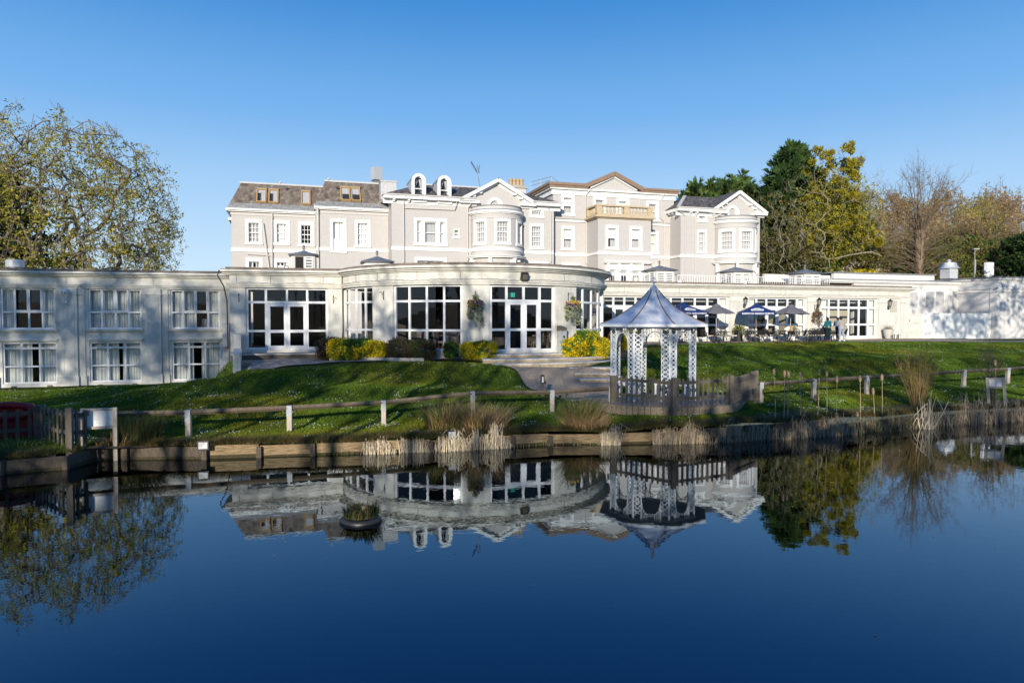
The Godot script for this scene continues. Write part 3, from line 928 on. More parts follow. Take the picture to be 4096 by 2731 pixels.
func right_wing() -> void:
	var t := thing("terrace_wing", "long cream single storey wing with white glazed bays behind the terrace", "building")
	var xf := at_uv(6.5, 46.0, 18.5)
	var bays := [[-1.2, 3.25], [3.73, 9.22], [10.97, 2.53, 15.93, 2.50, 0]]
	bays = [[-1.2, 3.3, false], [3.75, 9.2, false], [10.8, 15.85, false], [17.2, 22.5, true]]
	var holes := []
	for b in bays:
		holes.append([b[0], 2.02, b[1], 5.0])
	wall(t, "cream", xf, 0, -2.0, 1.0, 25.65, 5.02, holes)
	slab(t, "end_wall", "cream", xf, 0, [[25.35, 1.0, -6.0, 25.65, 5.6, -0.3]])
	entablature(t, xf, 0, -2.0, 25.65, 0.0, 0.45)
	joints(t, xf, 0, [1.0, 5.2, 9.5, 14.0, 18.8, 23.6])
	slab(t, "plinth", "cream_trim", xf, 0, [[-2.0, 1.0, 0.0, 25.7, 1.98, 0.05]])
	slab(t, "flat_roof", "cap", xf, 0, [[-2.0, 5.45, -6.2, 25.65, 5.66, -0.3]])
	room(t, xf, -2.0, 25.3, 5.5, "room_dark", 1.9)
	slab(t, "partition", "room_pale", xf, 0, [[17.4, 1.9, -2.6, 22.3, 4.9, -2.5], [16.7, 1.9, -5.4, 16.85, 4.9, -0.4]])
	for b in bays:
		var a: float = b[0]
		var w: float = b[1] - a
		var us := [a, a + w * 0.155, a + w * 0.325, a + w * 0.505, a + w * 0.69, a + w * 0.855, b[1]]
		var n := win(t, xf, 0, us, [2.02, 3.0, 4.25, 4.98], -0.08, 0.13)
		slab(n, "transom", "upvc", xf, 0, [[a + 0.01, 4.18, -0.085, b[1] - 0.01, 4.34, -0.055]])
		if not b[2]:
			win(t, xf, 0, [us[2] + 0.03, us[3]], [2.05, 3.0, 4.17], -0.045, 0.11, "door")
			win(t, xf, 0, [us[3] + 0.02, us[4] - 0.03], [2.05, 3.0, 4.17], -0.045, 0.11, "door")
		curtain(n, xf, 0, a + 0.03, us[1] - 0.02, 1.98, 4.97, -0.3)
		curtain(n, xf, 0, us[5] + 0.02, b[1] - 0.03, 1.98, 4.97, -0.3)
		slab(n, "roller_blind", "net", xf, 0, [[us[1] + 0.03, 4.62, -0.7, us[5] - 0.03, 4.9, -0.66]])
		slab(n, "vent_strip", "upvc", xf, 0, [[us[3] - 0.35, 4.95, -0.05, us[3] + 0.2, 5.0, 0.03]])
	for e in [[3.3, 3.75], [9.22, 10.8], [15.9, 17.15], [22.55, 23.7], [24.75, 25.65]]:
		slab(t, "pilaster", "cream", xf, 0, [[e[0] + 0.03, 1.4, 0.0, e[1] - 0.03, 4.66, 0.1]])
		slab(t, "capital", "cream_trim", xf, 0, [[e[0], 4.66, 0.0, e[1], 4.72, 0.16], [e[0] + 0.03, 4.72, 0.0, e[1] - 0.03, 4.97, 0.12]])
	for e in [[23.78, 24.46, 3.98, 4.86]]:
		var v := slab(t, "vent_grille", "timber_pale", xf, 0, [[e[0], e[2], 0.0, e[1], e[3], 0.02]])
		for k in 14:
			slab(v, "slat", "cream_trim", Transform3D(xf.basis, xf * Vector3((e[0] + e[1]) / 2, e[2] + 0.04 + k * 0.06, 0.04)) * Transform3D(Basis(Vector3.RIGHT, 0.7), Vector3.ZERO), 0, [[-0.33, -0.005, -0.03, 0.33, 0.005, 0.03]])

func louvre(parent: Node3D, xf: Transform3D, u0: float, u1: float, v0: float, v1: float, z: float, n: int, m := "white_paint", called := "louvre") -> void:
	var o := slab(parent, called, m, xf, 0, [[u0, v0, z, u0 + 0.05, v1, z + 0.05], [u1 - 0.05, v0, z, u1, v1, z + 0.05], [u0 + 0.05, v0, z, u1 - 0.05, v0 + 0.05, z + 0.05], [u0 + 0.05, v1 - 0.05, z, u1 - 0.05, v1, z + 0.05]])
	slab(o, "backing", "louvre_gap", xf, 0, [[u0 + 0.05, v0 + 0.05, z - 0.02, u1 - 0.05, v1 - 0.05, z + 0.003]])
	var h := (v1 - v0 - 0.1) / n
	for k in n:
		var mb := MB.new()
		mb.xf = xf * Transform3D(Basis(Vector3.RIGHT, 0.75), Vector3((u0 + u1) / 2, v0 + 0.05 + (k + 0.5) * h, z + 0.03))
		mb.box(-(u1 - u0) / 2 + 0.05, -h * 0.08, -h * 0.42, (u1 - u0) / 2 - 0.05, h * 0.08, h * 0.42)
		part("slat", mb, m, o)

func kitchen_block() -> void:
	var xf := at_uv(31.3, 54.2, 18.5)
	var t := thing("service_block", "low pale grey service building with white louvred windows right of the terrace wing", "building")
	var g := xf * Transform3D(Basis(), Vector3(0, 0, -3.0))
	var L := [[2.85, 4.43, 3.79, 5.71], [4.52, 4.47, 6.71, 5.78], [7.49, 4.50, 9.78, 5.84]]
	var top: float = [6.57][0]
	var ue: float = [9.89, 5.51][0]
	var ub: float = [8.22, 5.38][0]
	wall(t, "kitchen_render", g, 0, -3.0, 1.0, ue + 0.5, top, [])
	slab(t, "cornice", "kitchen_render", g, 0, [[-6.0, top - 0.28, 0.0, ue, top - 0.2, 0.1], [-6.0, top - 0.2, 0.0, ue, top - 0.03, 0.22]])
	slab(t, "roof_edge", "lead", g, 0, [[-6.0, top - 0.03, -0.3, ue, top + 0.05, 0.26]])
	slab(t, "flat_roof", "lead", g, 0, [[-6.0, top - 0.3, -8.0, ue, top - 0.06, -0.3]])
	for e in L:
		var a: float = e[0]
		var b: float = e[2]
		if b - a > 1.4:
			louvre(t, g, a, (a + b) / 2, e[1], e[3], 0.003, 20, "white_paint", "louvred_window")
			louvre(t, g, (a + b) / 2 + 0.005, b, e[1], e[3], 0.003, 20, "white_paint", "louvred_window")
		else:
			louvre(t, g, a - 0.3, b, e[1], e[3], 0.003, 20, "white_paint", "louvred_window")
	# raised rooflight strip behind
	slab(t, "upper_roof_wall", "kitchen_render", g, 0, [[-2.2, top, -3.3, ue - 0.8, top + 0.75, -3.0]])
	slab(t, "upper_roof_edge", "lead", g, 0, [[-2.3, top + 0.75, -8.0, ue - 0.7, top + 0.85, -2.9]])
	slab(t, "parapet_link", "kitchen_render", g, 0, [[-9.0, top - 0.1, -3.6, -2.3, top + 0.55, -3.3]])
	# right block
	var h := xf * Transform3D(Basis(), Vector3(0, 0, 0.4))
	var tr: float = [6.80][0]
	slab(t, "gable_block", "kitchen_render", h, 0, [[ub, 0.8, -12.0, ub + 16.0, tr - 0.05, 0.0], [ub - 0.06, 0.8, -0.5, ub + 0.5, tr - 0.9, 0.06]])
	slab(t, "block_cornice", "kitchen_render", h, 0, [[ub - 0.12, tr - 0.2, -4.0, ub + 16.0, tr - 0.04, 0.14], [ub - 0.08, tr - 0.95, -4.0, ub + 16.0, tr - 0.88, 0.08], [ub - 0.1, tr - 1.2, -4.0, ub + 16.0, tr - 1.12, 0.1]])
	slab(t, "block_roof_edge", "lead", h, 0, [[ub - 0.2, tr - 0.04, -12.0, ub + 16.0, tr + 0.06, 0.2]])
	# white boarded fence and gate
	var f := thing("boarded_fence", "white boarded fence screening the yard beside the terrace wing", "fence", Vector3.ZERO)
	var u0: float = [0.94, 3.82][0]
	var fy: float = [3.88][0]
	var n := 60
	for k in n:
		var a := lerpf(u0, ub - 0.12, float(k) / n)
		var b := lerpf(u0, ub - 0.12, float(k + 1) / n) - 0.008
		slab(f, "board", "white_paint", xf, 0, [[a, 1.75, -0.012, b, fy + 0.012 * sin(k * 2.3), 0.012]])
	for e in [u0, [2.59, 3.83][0], [5.58, 3.83][0], ub - 0.14]:
		slab(f, "post", "white_paint", xf, 0, [[e - 0.05, 1.7, -0.1, e + 0.05, fy + 0.03, 0.05]])
	var q := thing("yard_gate", "narrow cream boarded gate between the terrace wing and the white fence", "gate")
	for k in 11:
		slab(q, "board", "cream_trim", xf, 0, [[u0 - 1.55 + k * 0.14, 1.8, -0.015, u0 - 1.42 + k * 0.14, fy - 0.08, 0.01]])
	slab(q, "ledge", "cream_trim", xf, 0, [[u0 - 1.55, 2.4, 0.01, u0 - 0.4, 2.46, 0.04], [u0 - 1.55, 3.1, 0.01, u0 - 0.4, 3.16, 0.04], [u0 - 1.55, 3.75, 0.01, u0 - 0.4, 3.81, 0.04]])
	slab(q, "latch", "black_iron", xf, 0, [[u0 - 1.48, 3.25, 0.01, u0 - 1.42, 3.33, 0.05]])
	# steel extract cowl on the roof
	var e0: Vector2 = Vector2([9.60, 7.16][0], [9.60, 7.16][1])
	var cw := thing("extract_cowl", "square louvred steel extract cowl with a flared cap on the service roof", "roof vent", xf * Vector3(e0.x, e0.y - 0.15, -5.0), deg_to_rad(18.5))
	cw.scale = Vector3(0.58, 0.72, 0.58)
	slab(cw, "housing", "steel", Transform3D(), 0, [[-0.8, 0, -0.8, 0.8, 1.15, 0.8]])
	for k in 9:
		slab(cw, "slat", "steel", Transform3D(), 0, [[-0.86, 0.12 + k * 0.11, -0.86, 0.86, 0.16 + k * 0.11, 0.86]])
	var mb := MB.new()
	mb.xf = Transform3D(Basis(Vector3.UP, PI / 4), Vector3.ZERO)
	mb.lathe([Vector2(1.4, 1.2), Vector2(1.55, 1.22), Vector2(1.25, 1.42), Vector2(1.05, 1.7), Vector2(1.0, 1.95), Vector2(0.0, 2.0)], 4)
	part("flared_cap", mb, "steel", cw)
	mb = MB.new()
	mb.lathe([Vector2(0.2, 1.95), Vector2(0.2, 2.15), Vector2(0.42, 2.17), Vector2(0.1, 2.36), Vector2(0.0, 2.36)], 14)
	part("chimney_cowl", mb, "steel", cw)
	# mast with camera, roof box
	var ms := thing("roof_mast", "thin pale mast standing against the service building corner", "mast", xf * Vector3(ue - 0.2, 0, -2.6))
	mb = MB.new()
	mb.tube([Vector3(0, 4.5, 0), Vector3(0, 8.5, 0)], [0.05, 0.04], 8)
	part("pole", mb, "galvanised", ms)
	mb = MB.new()
	mb.beam(Vector3(0, 6.4, 0), Vector3(0.5, 6.35, 0.1), 0.05, 0.05)
	part("bracket", mb, "galvanised", ms)
	var bx := thing("camera_box", "white metal box with a security camera on the right roof edge", "security camera", xf * Vector3(ub - 0.3, tr + 0.06, 0.1), deg_to_rad(18.5))
	slab(bx, "box", "white_paint", Transform3D(), 0, [[-0.35, 0.1, -0.3, 0.35, 1.15, 0.0]])
	mb = MB.new()
	mb.tube([Vector3(-0.9, 0.38, 0.25), Vector3(-0.25, 0.5, 0.1)], [0.12, 0.14], 10)
	part("camera", mb, "white_paint", bx)
	slab(bx, "foot", "white_paint", Transform3D(), 0, [[-0.25, -0.02, -0.2, 0.25, 0.1, -0.05]])
	var wc := thing("wall_camera", "white bullet camera on the corner of the right service block", "security camera", xf * Vector3(ub, tr - 0.75, 0.5))
	mb = MB.new()
	mb.tube([Vector3(-0.25, -0.1, 0.35), Vector3(0.12, 0.02, 0.08)], [0.08, 0.08], 10)
	part("body", mb, "white_paint", wc)
	mb = MB.new()
	mb.tube([Vector3(0.05, 0.0, 0.1), Vector3(0.1, 0.05, -0.1)], [0.03, 0.03], 6)
	part("arm", mb, "white_paint", wc)

# a sash window: frame and glazing bars, moulded surround, sill, pane, and what hangs behind it
func sash(root: Node3D, xf: Transform3D, R: float, r: Array, cols: int, rows: int, hang := "nets", sur := 0.2, z := 0.0) -> Node3D:
	var u0: float = r[0]
	var v0: float = minf(r[1], r[3])
	var u1: float = r[2]
	var v1: float = maxf(r[1], r[3])
	var mb := MB.new()
	mb.xf = xf
	mb.R = R
	var q := z - 0.1
	mb.box(u0, v0, q - 0.06, u0 + 0.05, v1, q)
	mb.box(u1 - 0.05, v0, q - 0.06, u1, v1, q)
	mb.box(u0 + 0.05, v0, q - 0.055, u1 - 0.05, v0 + 0.08, q - 0.003)
	mb.box(u0 + 0.05, v1 - 0.05, q - 0.055, u1 - 0.05, v1, q - 0.003)
	if rows > 1:
		mb.box(u0 + 0.05, (v0 + v1) / 2 - 0.03, q - 0.055, u1 - 0.05, (v0 + v1) / 2 + 0.03, q + 0.01)
	for i in range(1, cols):
		var u := lerpf(u0, u1, float(i) / cols)
		mb.box(u - 0.016, v0 + 0.08, q - 0.045, u + 0.016, v1 - 0.05, q - 0.01)
	for j in range(1, rows):
		if rows > 2 and j * 2 != rows:
			var v := lerpf(v0, v1, float(j) / rows)
			mb.box(u0 + 0.05, v - 0.016, q - 0.044, u1 - 0.05, v + 0.016, q - 0.012)
	var w := part("window", mb, "white_paint", root)
	mb = MB.new()
	mb.xf = xf
	mb.R = R
	mb.quad(Vector3(u0, v0, q - 0.03), Vector3(u1, v0, q - 0.03), Vector3(u1, v1, q - 0.03), Vector3(u0, v1, q - 0.03))
	part("pane", mb, "glass", w)
	if sur > 0:
		slab(w, "surround", "white_paint", xf, R, [[u0 - sur, v0 - 0.02, z - 0.02, u0 - 0.002, v1 + sur, z + 0.045], [u1 + 0.002, v0 - 0.02, z - 0.02, u1 + sur, v1 + sur, z + 0.045], [u0 - 0.002, v1 + 0.002, z - 0.02, u1 + 0.002, v1 + sur - 0.003, z + 0.042], [u0 - sur - 0.03, v1 + sur, z - 0.02, u1 + sur + 0.03, v1 + sur + 0.04, z + 0.08]])
		slab(w, "sill", "white_paint", xf, R, [[u0 - sur - 0.04, v0 - 0.2, z - 0.09, u1 + sur + 0.04, v0 - 0.022, z + 0.1]])
	var k := z - 0.28
	if hang == "nets":
		curtain(w, xf, R, u0 - 0.05, u1 + 0.05, v0, v1, k, "net")
	elif hang == "curtains":
		curtain(w, xf, R, u0 - 0.05, lerpf(u0, u1, 0.42), v0, v1, k, "net")
		curtain(w, xf, R, lerpf(u0, u1, 0.62), u1 + 0.05, v0, v1, k, "net")
	elif hang == "blind":
		slab(w, "blind", "white_print", xf, R, [[u0 - 0.03, lerpf(v0, v1, 0.5), k, u1 + 0.03, v1, k + 0.02]])
		curtain(w, xf, R, u0 - 0.05, u1 + 0.05, v0, v1, k - 0.12, "net")
	elif hang == "half":
		slab(w, "blind", "white_print", xf, R, [[u0 - 0.03, lerpf(v0, v1, 0.48), k, u1 + 0.03, v1, k + 0.02]])
		curtain(w, xf, R, lerpf(u0, u1, 0.5), u1 + 0.05, v0, v1, k - 0.12, "net")
	elif hang == "shade":
		slab(w, "blind", "white_print", xf, R, [[u0 - 0.03, v0, k, u1 + 0.03, v1, k + 0.02]])
	elif hang == "beige":
		curtain(w, xf, R, u0 - 0.05, u1 + 0.05, v0, v1, k, "cushion")
	return w

func arched(root: Node3D, xf: Transform3D, uc: float, v0: float, vs: float, half: float, sur: float, z: float, called := "arched_window") -> Node3D:
	var ring := MB.new()
	ring.xf = xf
	var fr := MB.new()
	fr.xf = xf
	var gl := MB.new()
	gl.xf = xf
	var n := 18
	for i in n:
		var a := PI * i / n
		var b := PI * (i + 1) / n
		var f := func(r: float, t: float, zz: float) -> Vector3: return Vector3(uc + cos(t) * r, vs + sin(t) * r, zz)
		ring.quad(f.call(half, a, z + 0.05), f.call(half + sur, a, z + 0.05), f.call(half + sur, b, z + 0.05), f.call(half, b, z + 0.05))
		ring.quad(f.call(half + sur, a, z + 0.05), f.call(half + sur, a, z - 0.1), f.call(half + sur, b, z - 0.1), f.call(half + sur, b, z + 0.05))
		ring.quad(f.call(half, a, z - 0.14), f.call(half, a, z + 0.05), f.call(half, b, z + 0.05), f.call(half, b, z - 0.14))
		fr.quad(f.call(half - 0.05, a, z - 0.08), f.call(half, a, z - 0.08), f.call(half, b, z - 0.08), f.call(half - 0.05, b, z - 0.08))
		gl.tri(Vector3(uc, vs, z - 0.1), f.call(half, a, z - 0.1), f.call(half, b, z - 0.1))
	if vs > v0 + 0.02:
		ring.box(uc - half - sur, v0, z - 0.1, uc - half, vs, z + 0.05)
		ring.box(uc + half, v0, z - 0.1, uc + half + sur, vs, z + 0.05)
		gl.quad(Vector3(uc - half, v0, z - 0.1), Vector3(uc + half, v0, z - 0.1), Vector3(uc + half, vs, z - 0.1), Vector3(uc - half, vs, z - 0.1))
		fr.box(uc - half, v0, z - 0.13, uc - half + 0.05, vs, z - 0.08)
		fr.box(uc + half - 0.05, v0, z - 0.13, uc + half, vs, z - 0.08)
	fr.box(uc - half, v0, z - 0.13, uc + half, v0 + 0.06, z - 0.07)
	var w := part(called, fr, "white_paint", root)
	part("pane", gl, "glass", w)
	part("surround", ring, "white_paint", w)
	slab(w, "sill", "white_paint", xf, 0, [[uc - half - sur - 0.04, v0 - 0.12, z - 0.1, uc + half + sur + 0.04, v0 - 0.002, z + 0.1]])
	slab(w, "backing", "room_dark", xf, 0, [[uc - half, v0, z - 0.75, uc + half, vs + half, z - 0.7]])
	return w

func strings(t: Node3D, xf: Transform3D, R: float, u0: float, u1: float, v := 8.74) -> void:
	slab(t, "string_course", "white_paint", xf, R, [[u0, v, 0.0, u1, v + 0.2, 0.07], [u0, v + 0.2, 0.0, u1, v + 0.25, 0.11]])

func pipe(t: Node3D, xf: Transform3D, pts: Array, r := 0.05) -> void:
	var mb := MB.new()
	mb.xf = xf
	var q := []
	var rr := []
	for p in pts:
		q.append(Vector3(p[0], p[1], p[2]))
		rr.append(r)
	mb.tube(q, rr, 7)
	part("downpipe", mb, "taupe_trim", t)

func poly_roof(t: Node3D, called: String, m: String, xf: Transform3D, faces: Array) -> MeshInstance3D:
	var mb := MB.new()
	mb.xf = xf
	for f in faces:
		for i in range(1, f.size() - 1):
			mb.tri(f[0], f[i], f[i + 1])
	return part(called, mb, m, t)

func roof_window(t: Node3D, xf: Transform3D, u0: float, u1: float, v0: float, v1: float, z0: float, z1: float, hang: String) -> void:
	# set in a slope that runs from depth z0 at the bottom to z1 at the top
	var dir := Vector3(0, v1 - v0, z1 - z0)
	var L := dir.length()
	dir /= L
	var out := Vector3.RIGHT.cross(dir)
	var f := xf * Transform3D(Basis(Vector3.RIGHT, dir, out), Vector3((u0 + u1) / 2, v0, z0))
	var h := (u1 - u0) / 2
	var w := slab(t, "roof_window", "pine_frame", f, 0, [[-h, 0, -0.05, -h + 0.07, L, 0.14], [h - 0.07, 0, -0.05, h, L, 0.14], [-h + 0.07, 0, -0.05, h - 0.07, 0.08, 0.137], [-h + 0.07, L - 0.12, -0.05, h - 0.07, L, 0.137]])
	var mb := MB.new()
	mb.xf = f
	mb.quad(Vector3(-h + 0.07, 0.08, 0.1), Vector3(h - 0.07, 0.08, 0.1), Vector3(h - 0.07, L - 0.12, 0.1), Vector3(-h + 0.07, L - 0.12, 0.1))
	part("pane", mb, "glass", w)
	slab(w, "backing", "room_dark", f, 0, [[-h + 0.07, 0.08, 0.004, h - 0.07, L - 0.12, 0.008]])
	if hang == "shade":
		slab(w, "blind", "net", f, 0, [[-h + 0.09, 0.1, 0.03, h - 0.09, L - 0.14, 0.04]])
	else:
		slab(w, "blind", "net", f, 0, [[-h + 0.09, L * (0.7 if hang == "part" else 0.5), 0.03, h - 0.09, L - 0.14, 0.04]])
		if hang == "part":
			curtain(w, f, 0, -h * 0.1, h - 0.09, 0.1, L * 0.75, 0.05, "net")
		else:
			curtain(w, f, 0, -h + 0.09, -h * 0.6, 0.1, L * 0.5, 0.05, "net")
	slab(w, "flashing", "lead", f, 0, [[-h - 0.05, L, -0.05, h + 0.05, L + 0.1, 0.12]])

func eaves(t: Node3D, xf: Transform3D, u0: float, u1: float, v: float, z: float, over: float, brackets: Array) -> void:
	slab(t, "eaves", "white_paint", xf, 0, [[u0, v - 0.28, z - 0.05, u1, v - 0.22, z + over], [u0, v - 0.22, z + over - 0.08, u1, v - 0.02, z + over], [u0, v - 0.62, z - 0.02, u1, v - 0.28, z + 0.05]])
	slab(t, "gutter", "taupe_trim", xf, 0, [[u0 - 0.05, v - 0.04, z + over + 0.002, u1 + 0.05, v + 0.05, z + over + 0.1]])
	for u in brackets:
		slab(t, "bracket", "white_paint", xf, 0, [[u - 0.09, v - 0.4, z + 0.052, u + 0.09, v - 0.283, z + over - 0.1], [u - 0.08, v - 0.5, z + 0.052, u + 0.08, v - 0.4, z + over * 0.5]])

func gable(t: Node3D, xf: Transform3D, ul: float, uc: float, ur: float, ve: float, vt: float, z: float, back: float) -> void:
	# roof
	var over := 0.5
	var dn := 0.0
	poly_roof(t, "gable_roof", "slate", xf, [
		[Vector3(ul, ve, z + over), Vector3(uc, vt, z + over), Vector3(uc, vt, back), Vector3(ul, ve, back)],
		[Vector3(uc, vt, z + over), Vector3(ur, ve, z + over), Vector3(ur, ve, back), Vector3(uc, vt, back)]])
	# wall triangle
	var mb := MB.new()
	mb.xf = xf
	mb.prism(PackedVector2Array([Vector2(ul + 0.4, ve - 0.45), Vector2(ur - 0.4, ve - 0.45), Vector2(ur - 0.4, ve), Vector2(uc, vt - 0.2), Vector2(ul + 0.4, ve)]), z - 0.2, z - 0.004)
	part("gable_wall", mb, "taupe", t)
	for s in [[ul, uc], [ur, uc]]:
		mb = MB.new()
		mb.xf = xf
		var a := Vector3(s[0], ve - 0.16, z + over - 0.06)
		var b := Vector3(s[1], vt - 0.16, z + over - 0.06)
		mb.beam(a, b, 0.12, 0.26, Vector3.UP)
		part("bargeboard", mb, "white_paint", t)
		mb = MB.new()
		mb.xf = xf
		mb.beam(a + Vector3(0, -0.08, -0.27), b + Vector3(0, -0.08, -0.27), 0.42, 0.04, Vector3.UP)
		mb.beam(a + Vector3(0, -0.22, -0.41), b + Vector3(0, -0.22, -0.41), 0.1, 0.22, Vector3.UP)
		part("soffit", mb, "white_paint", t)
		for f in [0.38, 0.55]:
			var p: Vector3 = a.lerp(b, f) + Vector3(0, -0.25, -0.25)
			slab(t, "bracket", "white_paint", xf, 0, [[p.x - 0.13, p.y - 0.07, p.z - 0.22, p.x + 0.13, p.y + 0.07, p.z + 0.12]])
	# returned cornice at the feet
	for e in [[ul, ul + 1.6], [ur - 1.3, ur]]:
		slab(t, "returned_eaves", "white_paint", xf, 0, [[e[0], ve - 0.34, z, e[1], ve - 0.14, z + over], [e[0] + 0.1, ve - 0.5, z, e[1] - 0.1, ve - 0.34, z + 0.15]])

func bow(t: Node3D, xf: Transform3D, uc: float, r: float, top: float, gw: float, vb: float, vt: float, cols: Array, fl: float) -> void:
	var c := xf * Transform3D(Basis(), Vector3(uc, 0, 0))
	var holes := []
	for k in [-1, 0, 1]:
		holes.append([(k * 53.0 - gw) / 57.3 * r, vb, (k * 53.0 + gw) / 57.3 * r, vt])
	var low := []
	for k in [-1, 0, 1]:
		low.append([(k * 53.0 - gw - 3.0) / 57.3 * r, 2.0, (k * 53.0 + gw + 3.0) / 57.3 * r, 7.45])
	wall(t, "taupe", c, r, -1.55 * r, 1.5, 1.55 * r, top, holes + low, 0.25, "bow_wall")
	for k in 3:
		sash(t, c, r, holes[k], cols[k], 4, "nets", 0.2)
		win(t, c, r, [low[k][0], (low[k][0] + low[k][2]) / 2, low[k][2]], [2.0, 6.2, 7.45], -0.08, 0.08)
	strings(t, c, r, -1.5 * r, 1.5 * r)
	slab(t, "bow_band", "taupe_trim", c, r, [[-1.5 * r, top - 0.5, 0.0, 1.5 * r, top - 0.44, 0.05]])
	slab(t, "bow_cornice", "white_paint", c, r, [[-1.52 * r, top - 0.12, -0.2, 1.52 * r, top - 0.04, 0.1], [-1.52 * r, top - 0.04, -0.2, 1.52 * r, top + 0.12, 0.2]])
	slab(t, "bow_lead", "lead", c, r, [[-1.52 * r, top + 0.12, -0.2, 1.52 * r, top + 0.22, 0.12]])
	slab(t, "bow_parapet", "taupe_trim", c, r, [[-1.52 * r, top + 0.22, -0.2, 1.52 * r, top + 0.45, 0.0]])
	slab(t, "bow_parapet_lead", "lead", c, r, [[-1.52 * r, top + 0.45, -0.25, 1.52 * r, top + 0.53, 0.05]])
	var mb := MB.new()
	mb.xf = c
	mb.lathe([Vector2(r, top + 0.3), Vector2(0, top + 0.35)], 24)
	part("bow_roof", mb, "lead", t)
	mb = MB.new()
	mb.xf = c
	mb.lathe([Vector2(r - 0.3, 8.0), Vector2(0.0, 8.0)], 20, Vector3.ZERO, -PI / 2, PI / 2)
	part("bow_floor", mb, "room_dark", t)
	# canopy on brackets over the lower windows
	slab(t, "canopy", "white_paint", c, r, [[-1.5 * r, fl, 0.0, 1.5 * r, fl + 0.1, 0.28], [-1.5 * r, fl + 0.1, 0.0, 1.5 * r, fl + 0.16, 0.4]])
	for k in [-1.3, -0.46, 0.46, 1.3]:
		slab(t, "canopy_bracket", "white_paint", c, r, [[k * r - 0.11, fl - 0.75, 0.0, k * r + 0.11, fl - 0.002, 0.26], [k * r - 0.1, 2.0, 0.0, k * r + 0.1, fl - 0.75, 0.1]])

